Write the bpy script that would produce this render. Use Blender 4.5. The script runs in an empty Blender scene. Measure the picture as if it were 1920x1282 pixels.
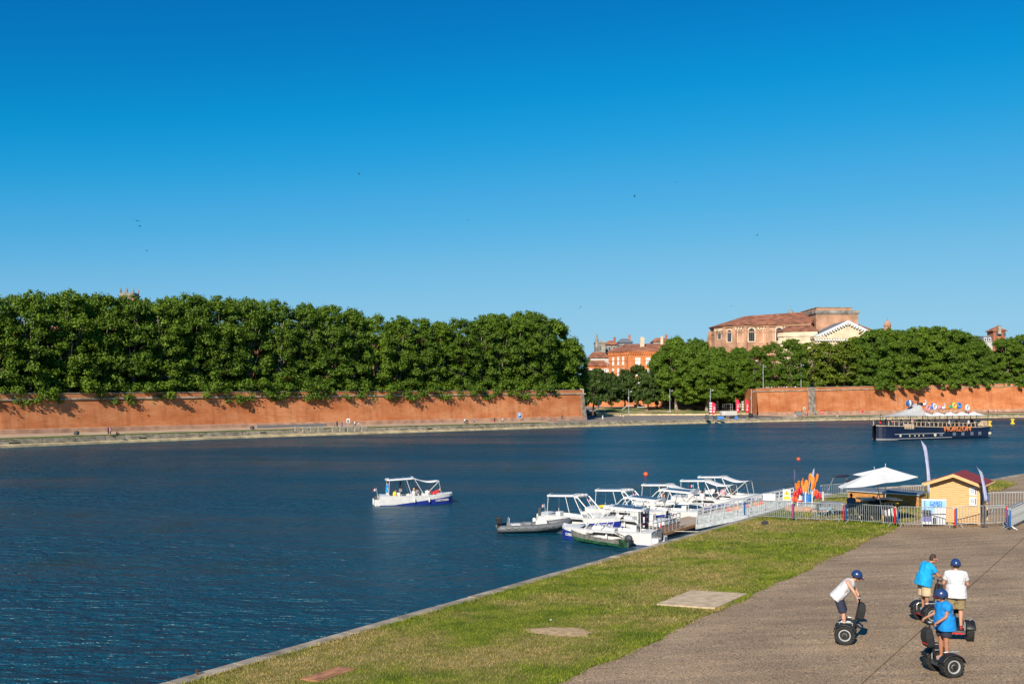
import bpy, math, random
import numpy as np
from mathutils import Vector, Matrix
R = math.radians
SC = bpy.context.scene
COL = SC.collection
# ---------------------------------------------------------------- camera, sky, sun, exposure
cam = bpy.data.cameras.new('camera'); camo = bpy.data.objects.new('camera', cam); COL.objects.link(camo)
camo.location = (0, 0, 10); camo.rotation_euler = (R(90), 0, 0)
cam.lens = 35; cam.sensor_width = 36; cam.shift_y = 99/1920; cam.clip_start = .5; cam.clip_end = 5000
SC.camera = camo
SUN_EL, SUN_AZ = R(31), R(21.5)            # light travels away from the camera, 21.5 deg to the right
w = bpy.data.worlds.new('World'); SC.world = w; w.use_nodes = True
nt = w.node_tree; nt.nodes.clear()
sky = nt.nodes.new('ShaderNodeTexSky'); sky.sky_type = 'NISHITA'; sky.sun_disc = False
sky.sun_elevation = SUN_EL; sky.sun_rotation = R(180)+SUN_AZ
sky.altitude = 150; sky.air_density = 1.0; sky.dust_density = 0.0; sky.ozone_density = 8.0
def vscale(src, k):
    v = nt.nodes.new('ShaderNodeVectorMath'); v.operation = 'SCALE'; v.inputs['Scale'].default_value = k; nt.links.new(src, v.inputs[0]); return v.outputs[0]
cv = nt.nodes.new('ShaderNodeRGBCurve')      # deepens the clear evening blue the way the photograph's film does
for ch, pts in enumerate((((0, 0), (.12, .004), (.177, .065), (.285, .20), (.44, .29), (1, .40)),
                          ((0, 0), (.2, .172), (.283, .302), (.38, .40), (.55, .515), (.72, .575), (1, .64)),
                          ((0, 0), (.48, .54), (.59, .67), (.725, .74), (.876, .77), (1, .79)))):
    c = cv.mapping.curves[ch]
    while len(c.points) < len(pts): c.points.new(.5, .5)
    for q, (x, y) in zip(c.points, pts): q.location = (x, y); q.handle_type = 'AUTO_CLAMPED'
cv.mapping.update()
bg = nt.nodes.new('ShaderNodeBackground'); bg.inputs[1].default_value = .070
wo = nt.nodes.new('ShaderNodeOutputWorld')
nt.links.new(vscale(sky.outputs[0], .1), cv.inputs['Color']); nt.links.new(vscale(cv.outputs[0], 10), bg.inputs[0]); nt.links.new(bg.outputs[0], wo.inputs[0])
sl = bpy.data.lights.new('sun', 'SUN'); sl.energy = 5.0; sl.angle = R(.5); sl.color = (1, .90, .76)
so = bpy.data.objects.new('sun', sl); COL.objects.link(so)
ld = Vector((math.sin(SUN_AZ)*math.cos(SUN_EL), math.cos(SUN_AZ)*math.cos(SUN_EL), -math.sin(SUN_EL)))
so.rotation_euler = ld.to_track_quat('-Z', 'Y').to_euler()
vs = SC.view_settings; vs.view_transform = 'Standard'; vs.look = 'None'; vs.gamma = 1; vs.use_curve_mapping = False; vs.exposure = .55
SC.cycles.max_bounces = 6; SC.cycles.transparent_max_bounces = 6; SC.cycles.caustics_reflective = False; SC.cycles.caustics_refractive = False
SC.cycles.use_denoising = True
# ---------------------------------------------------------------- measuring the photograph (focal length in photo pixels, horizon row)
F = 35/36*1920; HX = 960; HY = 740; ZC = 10
def pz(px, py, z):
    D = (ZC-z)*F/(py-HY); return Vector(((px-HX)*D/F, D, z))
def pd(px, py, D): return Vector(((px-HX)*D/F, D, ZC-(py-HY)*D/F))
Q0 = Vector((-9.1, 26.2, 0)); U = Vector((.559, .829, 0)).normalized(); N = Vector((U.y, -U.x, 0)); SLOPE = .055; ZQ = 2.4
def gz(x, y):
    d = (x-Q0.x)*N.x+(y-Q0.y)*N.y
    return ZQ+SLOPE*max(0, min(d, 60))
def pg(px, py):                              # photo pixel -> point on the sloping near quay
    a, b = (px-HX)/F, (py-HY)/F
    D = (ZC-ZQ+SLOPE*(Q0.x*N.x+Q0.y*N.y))/(b+SLOPE*(N.x*a+N.y))
    return Vector((a*D, D, ZC-b*D))
def tn(t, d, dz=0):                          # quay coordinates: t along the edge, d inland
    p = Q0+U*t+N*d; return Vector((p.x, p.y, ZQ+SLOPE*max(0, d)+dz))
# ---------------------------------------------------------------- materials
MATS = {}
def mat(name, col, rough=.6, metal=0, var=.12, scale=4, bump=0, bscale=None, spec=.5, alpha=1, coat=0, stretch=None, col2=None, detail=4, trans=0):
    if name in MATS: return MATS[name]
    m = bpy.data.materials.new(name); m.use_nodes = True; MATS[name] = m
    n, l = m.node_tree.nodes, m.node_tree.links; b = n['Principled BSDF']
    b.inputs['Roughness'].default_value = rough; b.inputs['Metallic'].default_value = metal
    b.inputs['Specular IOR Level'].default_value = spec; b.inputs['Alpha'].default_value = alpha; b.inputs['Coat Weight'].default_value = coat
    b.inputs['Transmission Weight'].default_value = trans
    tc = n.new('ShaderNodeTexCoord'); vec = tc.outputs['Object']
    if stretch:
        mp = n.new('ShaderNodeMapping'); mp.inputs['Scale'].default_value = stretch; l.new(vec, mp.inputs[0]); vec = mp.outputs[0]
    nz = n.new('ShaderNodeTexNoise'); nz.inputs['Scale'].default_value = scale; nz.inputs['Detail'].default_value = detail
    l.new(vec, nz.inputs['Vector'])
    cr = n.new('ShaderNodeValToRGB'); c = Vector(col[:3])
    c2 = Vector(col2) if col2 else c*(1-var*2)
    c1 = c if col2 else c*(1+var)
    cr.color_ramp.elements[0].position = .35; cr.color_ramp.elements[1].position = .65
    cr.color_ramp.elements[0].color = (*c2, 1); cr.color_ramp.elements[1].color = (*c1, 1)
    l.new(nz.outputs[0], cr.inputs[0]); l.new(cr.outputs[0], b.inputs['Base Color'])
    if bump:
        n2 = n.new('ShaderNodeTexNoise'); n2.inputs['Scale'].default_value = bscale or scale*4; n2.inputs['Detail'].default_value = 3
        l.new(vec, n2.inputs['Vector'])
        bp = n.new('ShaderNodeBump'); bp.inputs['Strength'].default_value = min(1, bump); bp.inputs['Distance'].default_value = .05 if bump >= 1 else .02
        l.new(n2.outputs[0], bp.inputs['Height']); l.new(bp.outputs[0], b.inputs['Normal'])
    return m
def M(name): return MATS[name]
# ---------------------------------------------------------------- mesh builder
class MB:
    def __init__(s): s.v, s.f, s.m, s.mi, s.X = [], [], [], 0, None
    def add(s, vs, fs):
        o = len(s.v)
        s.v += [tuple(s.X @ Vector(p)) if s.X is not None else tuple(p) for p in vs]
        s.f += [tuple(i+o for i in f) for f in fs]; s.m += [s.mi]*len(fs); return s
    def box(s, x0, x1, y0, y1, z0, z1):
        return s.add([(x0,y0,z0),(x1,y0,z0),(x1,y1,z0),(x0,y1,z0),(x0,y0,z1),(x1,y0,z1),(x1,y1,z1),(x0,y1,z1)],
                     [(0,3,2,1),(4,5,6,7),(0,1,5,4),(1,2,6,5),(2,3,7,6),(3,0,4,7)])
    def cb(s, c, sx, sy, sz): return s.box(c[0]-sx/2, c[0]+sx/2, c[1]-sy/2, c[1]+sy/2, c[2]-sz/2, c[2]+sz/2)
    def tube(s, pts, r, n=6, cap=True, rnd=False):
        P = [Vector(p) for p in pts]; rr = list(r) if isinstance(r, (list, tuple)) else [r]*len(P)
        if rnd:                              # rounded ends (closed capsule)
            d0 = (P[0]-P[1]).normalized(); d1 = (P[-1]-P[-2]).normalized(); a, b = [], []
            for k in (0, 1):
                t = (1-k/2)*.97; a.append((P[0]+d0*rr[0]*t, rr[0]*math.sqrt(1-t*t)))
            for k in (1, 0):
                t = (1-k/2)*.97; b.append((P[-1]+d1*rr[-1]*t, rr[-1]*math.sqrt(1-t*t)))
            P = [x[0] for x in a]+P+[x[0] for x in b]; rr = [x[1] for x in a]+rr+[x[1] for x in b]
        vs = []; up = None
        for i, p in enumerate(P):
            t = (P[min(i+1, len(P)-1)]-P[max(i-1, 0)])
            t = t.normalized() if t.length > 1e-9 else Vector((0, 0, 1))
            if up is None: up = Vector((0, 0, 1)) if abs(t.z) < .9 else Vector((1, 0, 0))
            sd = t.cross(up).normalized(); up = sd.cross(t).normalized()
            for k in range(n):
                a = 2*math.pi*k/n; vs.append(p+(sd*math.cos(a)+up*math.sin(a))*rr[i])
        fs = [(i*n+k, i*n+(k+1) % n, (i+1)*n+(k+1) % n, (i+1)*n+k) for i in range(len(P)-1) for k in range(n)]
        if cap: fs += [tuple(reversed(range(n))), tuple((len(P)-1)*n+k for k in range(n))]
        return s.add(vs, fs)
    def lathe(s, prof, n=16, c=(0, 0, 0), axis='z', sy=1.0):
        vs = []
        for r, h in prof:
            for k in range(n):
                a = 2*math.pi*k/n; x, y = r*math.cos(a), r*math.sin(a)*sy
                p = (x, y, h) if axis == 'z' else (x, h, y) if axis == 'y' else (h, x, y)
                vs.append((p[0]+c[0], p[1]+c[1], p[2]+c[2]))
        m = len(prof)
        fs = [(i*n+k, i*n+(k+1) % n, (i+1)*n+(k+1) % n, (i+1)*n+k) for i in range(m-1) for k in range(n)]
        fs += [tuple(reversed(range(n))), tuple((m-1)*n+k for k in range(n))]
        if axis == 'y': fs = [tuple(reversed(f)) for f in fs]
        return s.add(vs, fs)
    def torus(s, c, R0, r, n=20, m=8, axis='y', a0=0, a1=2*math.pi, sq=1.0):
        full = abs(a1-a0-2*math.pi) < 1e-6; k1 = n if full else n+1; vs = []
        for i in range(k1):
            a = a0+(a1-a0)*i/n
            for j in range(m):
                b = 2*math.pi*j/m; q = R0+r*math.cos(b); h = r*math.sin(b)*sq
                x, z = q*math.cos(a), q*math.sin(a)
                p = (x, h, z) if axis == 'y' else (x, z, h) if axis == 'z' else (h, x, z)
                vs.append((p[0]+c[0], p[1]+c[1], p[2]+c[2]))
        fs = [(i*m+j, i*m+(j+1) % m, ((i+1) % k1)*m+(j+1) % m, ((i+1) % k1)*m+j) for i in range(n if full else n) for j in range(m)]
        return s.add(vs, fs)
    def ext(s, poly, vec):                   # closed polygon (3D points) swept by vec
        n = len(poly); P = [Vector(p) for p in poly]; v = Vector(vec)
        return s.add(P+[p+v for p in P], [tuple(reversed(range(n))), tuple(range(n, 2*n))]+[(i, (i+1) % n, n+(i+1) % n, n+i) for i in range(n)])
    def loft(s, rows, close=False, cap=False):
        n = len(rows[0]); vs = [p for r in rows for p in r]; k = n if close else n-1
        fs = [(i*n+j, i*n+(j+1) % n, (i+1)*n+(j+1) % n, (i+1)*n+j) for i in range(len(rows)-1) for j in range(k)]
        if cap: fs += [tuple(reversed(range(n))), tuple((len(rows)-1)*n+j for j in range(n))]
        return s.add(vs, fs)
    def ell(s, c, rx, ry, rz, n=12, m=8, z0=-1.0):
        prof = [(math.cos(a), math.sin(a)) for a in [math.asin(max(-.995, z0))+(math.asin(.995)-math.asin(max(-.995, z0)))*i/m for i in range(m+1)]]
        vs = []; o = s
        for r, h in prof:
            for k in range(n):
                a = 2*math.pi*k/n; vs.append((c[0]+r*math.cos(a)*rx, c[1]+r*math.sin(a)*ry, c[2]+h*rz))
        L = len(prof)
        fs = [(i*n+k, i*n+(k+1) % n, (i+1)*n+(k+1) % n, (i+1)*n+k) for i in range(L-1) for k in range(n)]
        fs += [tuple(reversed(range(n))), tuple((L-1)*n+k for k in range(n))]
        return s.add(vs, fs)
    def mesh(s, name, mats, smooth=False):
        me = bpy.data.meshes.new(name); me.from_pydata(s.v, [], s.f)
        for m_ in (mats if isinstance(mats, (list, tuple)) else [mats]): me.materials.append(m_)
        if any(s.m): me.polygons.foreach_set('material_index', s.m)
        if smooth: me.polygons.foreach_set('use_smooth', [True]*len(s.f))
        me.update(); return me
    def build(s, name, mats, parent=None, smooth=False, bev=0, **kw):
        o = link(name, s.mesh(name, mats, smooth), parent, **kw)
        if bev:
            b = o.modifiers.new('edges', 'BEVEL'); b.width = bev; b.segments = 2; b.limit_method = 'ANGLE'
        return o
def link(name, me, parent=None, label=None, cat=None, group=None, kind=None, loc=None, rz=None):
    o = bpy.data.objects.new(name, me); COL.objects.link(o)
    if parent is not None: o.parent = parent
    if label: o['label'] = label
    if cat: o['category'] = cat
    if group: o['group'] = group
    if kind: o['kind'] = kind
    if loc is not None: o.location = loc
    if rz is not None: o.rotation_euler = (0, 0, rz)
    return o
def thing(name, label, cat, loc=(0, 0, 0), rz=0, group=None): return link(name, None, None, label, cat, group, None, loc, rz)
def copy_tree(o, parent=None, kids=None):
    c = o.copy(); COL.objects.link(c); c.parent = parent
    for ch in o.children: copy_tree(ch, c)
    return c
def place_copy(root, loc, rz, label=None, group=None, scale=None):
    c = copy_tree(root); c.location = loc; c.rotation_euler = (0, 0, rz)
    if label: c['label'] = label
    if group: c['group'] = group
    if scale: c.scale = scale if isinstance(scale, (list, tuple)) else (scale,)*3
    return c
def np_mesh(name, V, Fq, mats):              # numpy verts (n,3) and faces (m,k)
    me = bpy.data.meshes.new(name); k = Fq.shape[1]
    me.vertices.add(len(V)); me.vertices.foreach_set('co', V.astype(np.float32).ravel())
    me.loops.add(Fq.size); me.loops.foreach_set('vertex_index', Fq.astype(np.int32).ravel())
    me.polygons.add(len(Fq)); me.polygons.foreach_set('loop_start', np.arange(0, Fq.size, k, dtype=np.int32))
    me.update(calc_edges=True)
    for m_ in (mats if isinstance(mats, (list, tuple)) else [mats]): me.materials.append(m_)
    return me
def text_mesh(txt, size, m, depth=.01, shear=0, font_sp=1.0):
    cu = bpy.data.curves.new('lettering', 'FONT'); cu.body = txt; cu.size = size; cu.extrude = depth; cu.align_x = 'CENTER'; cu.align_y = 'CENTER'; cu.shear = shear
    cu.resolution_u = 2; cu.offset = size*.02; cu.space_character = font_sp
    o = bpy.data.objects.new('lettering', cu); COL.objects.link(o)
    dg = bpy.context.evaluated_depsgraph_get(); me = bpy.data.meshes.new_from_object(o.evaluated_get(dg))
    bpy.data.objects.remove(o); me.materials.clear(); me.materials.append(m); return me
def put_text(parent, txt, size, m, X, depth=.01, name='lettering', sx=1.0):
    o = link(name, text_mesh(txt, size, m, depth), parent); o.matrix_local = X @ Matrix.Diagonal((sx, 1, 1, 1)); return o
def frame(o, ax, ay):                        # matrix with x axis ax, y axis ay, origin o
    ax = Vector(ax).normalized(); ay = Vector(ay); az = ax.cross(ay).normalized(); ay = az.cross(ax)
    m = Matrix.Identity(4)
    for i in range(3): m[i][0], m[i][1], m[i][2], m[i][3] = ax[i], ay[i], az[i], o[i]
    return m
def RZ(a): return Matrix.Rotation(a, 4, 'Z')
def TR(*p): return Matrix.Translation(Vector(p))
# plain materials
for nm, c, kw in [
    ('white_gel', (.60, .60, .585), dict(rough=.35, var=.05, coat=.15)), ('canvas', (.66, .66, .65), dict(rough=.8, var=.05)),
    ('navy_gel', (.015, .03, .22), dict(rough=.3, var=.1, coat=.3)), ('solar', (.02, .035, .07), dict(rough=.25, var=.2, scale=6)),
    ('alu', (.52, .54, .55), dict(rough=.45, metal=.6, var=.1)), ('galv', (.42, .45, .46), dict(rough=.5, metal=.5, var=.15)),
    ('black_plastic', (.012, .012, .014), dict(rough=.5, var=.2)), ('rubber', (.018, .017, .016), dict(rough=.85, var=.25, scale=12, bump=.4)),
    ('dark_grey', (.05, .055, .06), dict(rough=.6)), ('mid_grey', (.2, .21, .22), dict(rough=.6)), ('rib_grey', (.105, .115, .125), dict(rough=.55, var=.1)),
    ('red_paint', (.5, .02, .025), dict(rough=.45, var=.12)), ('blue_paint', (.015, .1, .3), dict(rough=.45, var=.12)),
    ('orange', (.75, .22, .02), dict(rough=.5)), ('orange_red', (.7, .1, .03), dict(rough=.5)), ('yellow', (.75, .5, .02), dict(rough=.5)),
    ('green_boat', (.03, .13, .06), dict(rough=.5, var=.3)), ('alu_boat', (.24, .235, .20), dict(rough=.5, metal=.3, var=.2)),
    ('wood_light', (.62, .385, .17), dict(rough=.7, var=.08, scale=3, stretch=(1, 1, 9), bump=.15)), ('wood_orange', (.48, .22, .055), dict(rough=.7, var=.2, scale=3, stretch=(1, 1, 8), bump=.15)),
    ('wood_yellow', (.55, .33, .04), dict(rough=.65, var=.12)), ('wood_edge', (.40, .22, .10), dict(rough=.7, var=.2)), ('deck_wood', (.36, .29, .22), dict(rough=.8, var=.15)),
    ('slate_felt', (.10, .13, .17), dict(rough=.8, var=.15)), ('roof_red', (.20, .022, .02), dict(rough=.75, var=.12, scale=10)),
    ('salmon', (.5, .29, .2), dict(rough=.85, var=.12)), ('red_banner', (.62, .015, .05), dict(rough=.7, var=.05)), ('black_banner', (.02, .022, .03), dict(rough=.7)),
    ('lilac_flag', (.45, .47, .66), dict(rough=.7, var=.06)), ('violet_flag', (.16, .16, .42), dict(rough=.7)),
    ('sky_blue_print', (.27, .5, .75), dict(rough=.4, var=.06)), ('white_print', (.6, .6, .6), dict(rough=.4, var=.03)), ('blue_print', (.03, .15, .5), dict(rough=.4)),
    ('skin', (.50, .26, .17), dict(rough=.55, var=.06, scale=8)), ('skin_tan', (.36, .16, .09), dict(rough=.55, var=.06, scale=8)), ('skin_dark', (.09, .045, .03), dict(rough=.5)),
    ('hair_brown', (.04, .022, .014), dict(rough=.7, bump=.5, bscale=60)), ('hair_blond', (.5, .33, .12), dict(rough=.7)), ('hair_dark', (.015, .011, .01), dict(rough=.7)),
    ('cloth_white', (.52, .52, .535), dict(rough=.85, var=.03, bump=1.0, bscale=7)), ('cloth_cyan', (.0, .30, .62), dict(rough=.85, var=.08, bump=1.0, bscale=7)),
    ('cloth_blue', (.0, .21, .58), dict(rough=.85, var=.08, bump=1.0, bscale=7)), ('cloth_navy', (.018, .022, .045), dict(rough=.85, bump=.4, bscale=9)),
    ('cloth_beige', (.52, .40, .25), dict(rough=.85, var=.1, bump=1.0, bscale=7)), ('cloth_khaki', (.24, .18, .09), dict(rough=.85, var=.12, bump=1.0, bscale=7)),
    ('cloth_black', (.014, .014, .016), dict(rough=.85)), ('cloth_red', (.5, .02, .03), dict(rough=.85)), ('cloth_yellow', (.75, .5, .03), dict(rough=.85)),
    ('cloth_grey', (.22, .22, .24), dict(rough=.85)), ('cloth_pink', (.6, .25, .3), dict(rough=.85)), ('cloth_green', (.02, .35, .2), dict(rough=.85)),
    ('cloth_denim', (.06, .1, .2), dict(rough=.85)), ('helmet_navy', (.015, .04, .13), dict(rough=.3, coat=.4, var=.1)), ('visor', (.09, .008, .015), dict(rough=.15)),
    ('shoe_red', (.3, .015, .02), dict(rough=.6)), ('shoe_grey', (.25, .25, .26), dict(rough=.7)), ('bike_blue', (.28, .5, .62), dict(rough=.35, coat=.3)),
    ('rim_grey', (.45, .47, .47), dict(rough=.4, metal=.3, var=.1)), ('tarp_blue', (.02, .18, .55), dict(rough=.6)), ('rope', (.45, .42, .36), dict(rough=.9)),
    ]: mat(nm, c, **kw)
# ================================================================ water
def node_mat(name):
    m = bpy.data.materials.new(name); m.use_nodes = True; MATS[name] = m
    return m, m.node_tree.nodes, m.node_tree.links, m.node_tree.nodes['Principled BSDF']
def tex(n, l, vec, scale, detail=3, stretch=None, kind='Noise', rough=.55, rot=0):
    if stretch or rot:
        mp = n.new('ShaderNodeMapping'); mp.inputs['Scale'].default_value = stretch or (1, 1, 1); mp.inputs['Rotation'].default_value = (0, 0, rot); l.new(vec, mp.inputs[0]); vec = mp.outputs[0]
    t = n.new('ShaderNodeTex'+kind); t.inputs['Scale'].default_value = scale
    if kind == 'Noise': t.inputs['Detail'].default_value = detail; t.inputs['Roughness'].default_value = rough
    l.new(vec, t.inputs['Vector']); return t.outputs[0]
def ramp(n, l, fac, stops):
    c = n.new('ShaderNodeValToRGB'); e = c.color_ramp.elements
    while len(e) < len(stops): e.new(.5)
    for i, (p, col) in enumerate(stops): e[i].position = p; e[i].color = (*col, 1) if len(col) == 3 else col
    l.new(fac, c.inputs[0]); return c.outputs[0]
def mixc(n, l, fac, a, b, mode='MIX'):
    x = n.new('ShaderNodeMix'); x.data_type = 'RGBA'; x.blend_type = mode
    for s, v in ((0, fac), (6, a), (7, b)):
        if hasattr(v, 'links') or hasattr(v, 'is_linked'): l.new(v, x.inputs[s])
        elif s == 0: x.inputs[0].default_value = v
        else: x.inputs[s].default_value = (*v, 1)
    return x.outputs[2]
def math_(n, l, op, a, b):
    x = n.new('ShaderNodeMath'); x.operation = op
    for i, v in enumerate((a, b)):
        if hasattr(v, 'is_linked'): l.new(v, x.inputs[i])
        else: x.inputs[i].default_value = v
    return x.outputs[0]
m, n, l, b = node_mat('river_water')
pos = n.new('ShaderNodeNewGeometry').outputs['Position']
b.inputs['Roughness'].default_value = .33; b.inputs['IOR'].default_value = 1.33; b.inputs['Specular IOR Level'].default_value = .5
b.inputs['Specular Tint'].default_value = (.62, .92, 1, 1)
weed = tex(n, l, pos, .16, 5, (1, .55, 1), rot=-.6)
l.new(ramp(n, l, weed, [(.55, (.002, .046, .082)), (.72, (.006, .036, .046))]), b.inputs['Base Color'])
w1 = tex(n, l, pos, 1.6, 3, (.75, 1.5, 1)); w2 = tex(n, l, pos, .42, 2, (.6, 1.4, 1)); w3 = tex(n, l, pos, 5.5, 2)
gust = tex(n, l, pos, .022, 3, (.6, 1.8, 1)); gr = n.new('ShaderNodeMapRange'); gr.inputs['From Min'].default_value = .35; gr.inputs['From Max'].default_value = .65; gr.inputs['To Min'].default_value = .22; gr.inputs['To Max'].default_value = .36; l.new(gust, gr.inputs['Value']); l.new(gr.outputs[0], b.inputs['Roughness'])
h = math_(n, l, 'ADD', math_(n, l, 'MULTIPLY', w1, .30), math_(n, l, 'ADD', math_(n, l, 'MULTIPLY', w2, .55), math_(n, l, 'MULTIPLY', w3, .03)))
h = math_(n, l, 'MULTIPLY', h, math_(n, l, 'ADD', math_(n, l, 'MULTIPLY', gust, 1.0), .5))
bp = n.new('ShaderNodeBump'); bp.inputs['Strength'].default_value = 1.0; bp.inputs['Distance'].default_value = 2.6
l.new(h, bp.inputs['Height']); l.new(bp.outputs[0], b.inputs['Normal'])
MB().add([(-900, -120, 0), (1200, -120, 0), (1200, 900, 0), (-900, 900, 0)], [(0, 1, 2, 3)]).build('river_water', m, kind='structure')
# ================================================================ near quay
BEND = [pg(1640, 915), pg(1737, 909), pg(1860, 899), pg(1920, 888)]
e0, e1 = tn(-90, 0), tn(60, 0)
EDGE = [e0, tn(0, 0), tn(20, 0), tn(40, 0), e1]+BEND+[Vector((78, 118, 3.0)), Vector((190, 190, 3.2))]
m, n, l, b = node_mat('aggregate')
pos = n.new('ShaderNodeNewGeometry').outputs['Position']
big = ramp(n, l, tex(n, l, pos, .35, 5), [(.35, (.255, .182, .116)), (.65, (.355, .258, .168))])
fine = ramp(n, l, tex(n, l, pos, 22, 4, rough=.75), [(.38, (.28, .27, .25)), (.5, (.85, .84, .80)), (.66, (1.75, 1.7, 1.6))])
streak = ramp(n, l, tex(n, l, pos, .9, 4, (.35, 2.2, 1), rot=-.2), [(.4, (.86, .86, .86)), (.62, (1.1, 1.08, 1.05))])
dk = ramp(n, l, tex(n, l, pos, 2.3, 4), [(.3, (.78, .78, .78)), (.42, (1, 1, 1))])
c_ = mixc(n, l, 1, mixc(n, l, 1, big, fine, 'MULTIPLY'), mixc(n, l, 1, streak, dk, 'MULTIPLY'), 'MULTIPLY')
l.new(c_, b.inputs['Base Color']); b.inputs['Roughness'].default_value = .9
bp = n.new('ShaderNodeBump'); bp.inputs['Strength'].default_value = .5; bp.inputs['Distance'].default_value = .01
l.new(tex(n, l, pos, 40, 3), bp.inputs['Height']); l.new(bp.outputs[0], b.inputs['Normal'])
mat('joint_dark', (.035, .03, .026), rough=.95)
mat('concrete', (.27, .235, .185), rough=.9, var=.18, scale=1.5, bump=.4, bscale=20)
mat('kerb_stone', (.30, .255, .20), rough=.9, var=.25, scale=1.2, bump=.4, bscale=20)
mat('quay_face', (.16, .14, .12), rough=.9, var=.3, scale=.8, bump=.4)
g = MB()
inner = [p+N*.02 for p in EDGE]
plane_z = lambda x, y: ZQ+SLOPE*((x-Q0.x)*N.x+(y-Q0.y)*N.y)-.16
poly = [(p.x, p.y, plane_z(p.x, p.y)) for p in EDGE]+[(190, -90, plane_z(190, -90)), (60, -120, plane_z(60, -120))]
g.add(poly, [tuple(reversed(range(len(poly))))])
# under-sheet: joints show between the slabs
espl = g.build('esplanade', M('joint_dark'), kind='structure')
sl_me = None
def slab_mesh(a, c, nm):
    q = MB(); h0 = .06
    q.add([(0, 0, 0), (a, 0, 0), (a, c, 0), (0, c, 0), (.004, .004, h0), (a-.004, .004, h0), (a-.004, c-.004, h0), (.004, c-.004, h0)],
          [(4, 5, 6, 7), (0, 1, 5, 4), (1, 2, 6, 5), (2, 3, 7, 6), (3, 0, 4, 7)])
    return q.mesh(nm, M('aggregate'))
inl = N+Vector((0, 0, SLOPE))
def inside(p):
    r, j = False, len(poly)-1
    for i in range(len(poly)):
        a, c = poly[i], poly[j]
        if (a[1] > p.y) != (c[1] > p.y) and p.x < (c[0]-a[0])*(p.y-a[1])/(c[1]-a[1])+a[0]: r = not r
        j = i
    return r
me_0 = slab_mesh(6.675, 4.392, 'paving_slab')
me_s = slab_mesh(5.975, 4.392, 'paving_slab')
rr = random.Random(4)
for j in range(7):
    for i in range(-4, 22):
        t0, d0 = 7.8+4.4*i, 10.0+6*j
        p = tn(t0, d0)
        if not all(inside(tn(t0+a, d0+c)) for a in (0, 4.4) for c in (0, 6)): continue
        s_ = link('paving_slab', me_s if j else me_0, espl)
        if j == 0: p = tn(t0, 9.3)
        s_.matrix_local = frame(p+Vector((0, 0, -.062+rr.uniform(-.0015, .0015))), inl, U)
far_field = [tn(60.4, .4)]+[Vector((p.x, p.y, 0)) for p in EDGE[5:]]+[Vector((190, 60, 0)), tn(60.4, 22)]
MB().add([(p.x, p.y, plane_z(p.x, p.y)+.145) for p in far_field], [tuple(reversed(range(len(far_field))))]).build('riverside_paving', M('aggregate'), kind='structure')
# kerb: separate blocks on a vertical quay wall
qw = MB()
for k in range(len(EDGE)-1):
    a, c = EDGE[k], EDGE[k+1]
    qw.add([(a.x, a.y, -2), (c.x, c.y, -2), (c.x, c.y, gz(c.x, c.y)-.12), (a.x, a.y, gz(a.x, a.y)-.12)], [(0, 1, 2, 3)])
qwo = qw.build('quay_wall', M('quay_face'), label='low quay wall with a pale stone kerb beside the lawn', cat='quay wall')
seg = []
for k in range(len(EDGE)-2):
    a, c = EDGE[k].copy(), EDGE[k+1].copy()
    L = (c-a).length; nn = max(1, round(L/2.2))
    for i in range(nn): seg.append((a.lerp(c, i/nn), a.lerp(c, (i+1)/nn)))
kb = random.Random(3)
for a, c in seg:
    if a.y < 12: continue
    u_ = (c-a); L = u_.length; u_.normalize(); nn_ = Vector((u_.y, -u_.x, 0))
    q = MB(); zz = .045+kb.uniform(-.012, .012); wd = .52+kb.uniform(-.02, .02)
    za, zb = gz(a.x, a.y), gz(c.x, c.y); k_ = u_*.012
    P = [a-nn_*.04+k_, c-nn_*.04-k_, c+nn_*wd-k_, a+nn_*wd+k_]
    bot = [(p.x, p.y, z-.3) for p, z in zip(P, (za, zb, zb, za))]; top = [(p.x, p.y, z+zz+(.02 if i > 1 else 0)) for i, (p, z) in enumerate(zip(P, (za, zb, zb, za)))]
    q.add(bot+top, [(4, 5, 6, 7), (0, 1, 5, 4), (1, 2, 6, 5), (2, 3, 7, 6), (3, 0, 4, 7)])
    q.build('kerb_stone', M('kerb_stone'), qwo, bev=.02)
# ================================================================ lawn
def lawn_cols(n, l):
    pos = n.new('ShaderNodeNewGeometry').outputs['Position']
    dry = ramp(n, l, tex(n, l, pos, .23, 5, rough=.62), [(.43, (0, 0, 0)), (.62, (1, 1, 1))])
    g1 = ramp(n, l, tex(n, l, pos, 1.1, 5), [(.33, (.068, .105, .010)), (.6, (.142, .174, .018))])
    d1 = ramp(n, l, tex(n, l, pos, 2.2, 4), [(.35, (.175, .150, .045)), (.65, (.27, .215, .09))])
    return pos, dry, mixc(n, l, dry, g1, d1)
m, n, l, b = node_mat('lawn_soil'); pos, dry, c_ = lawn_cols(n, l)
spk = ramp(n, l, tex(n, l, pos, 14, 4, rough=.7), [(.35, (.55, .55, .5)), (.65, (1.25, 1.25, 1.2))])
l.new(mixc(n, l, 1, c_, spk, 'MULTIPLY'), b.inputs['Base Color']); b.inputs['Roughness'].default_value = 1; b.inputs['Specular IOR Level'].default_value = .1
m2, n, l, b = node_mat('grass_blade'); pos, dry, c_ = lawn_cols(n, l)
ri = n.new('ShaderNodeNewGeometry').outputs['Random Per Island']
tint = ramp(n, l, ri, [(0, (.65, .72, .6)), (.7, (1.25, 1.2, 1.1)), (1, (2.0, 1.7, 1.5))])
l.new(mixc(n, l, 1, c_, tint, 'MULTIPLY'), b.inputs['Base Color']); b.inputs['Roughness'].default_value = .7; b.inputs['Specular IOR Level'].default_value = .2
rng = np.random.default_rng(7)
def wob(t): return .10*math.sin(t*.9)+.06*math.sin(t*2.7+1)+.03*math.sin(t*7.1+2)
LAWN_T = (-14, 60.5)
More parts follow.
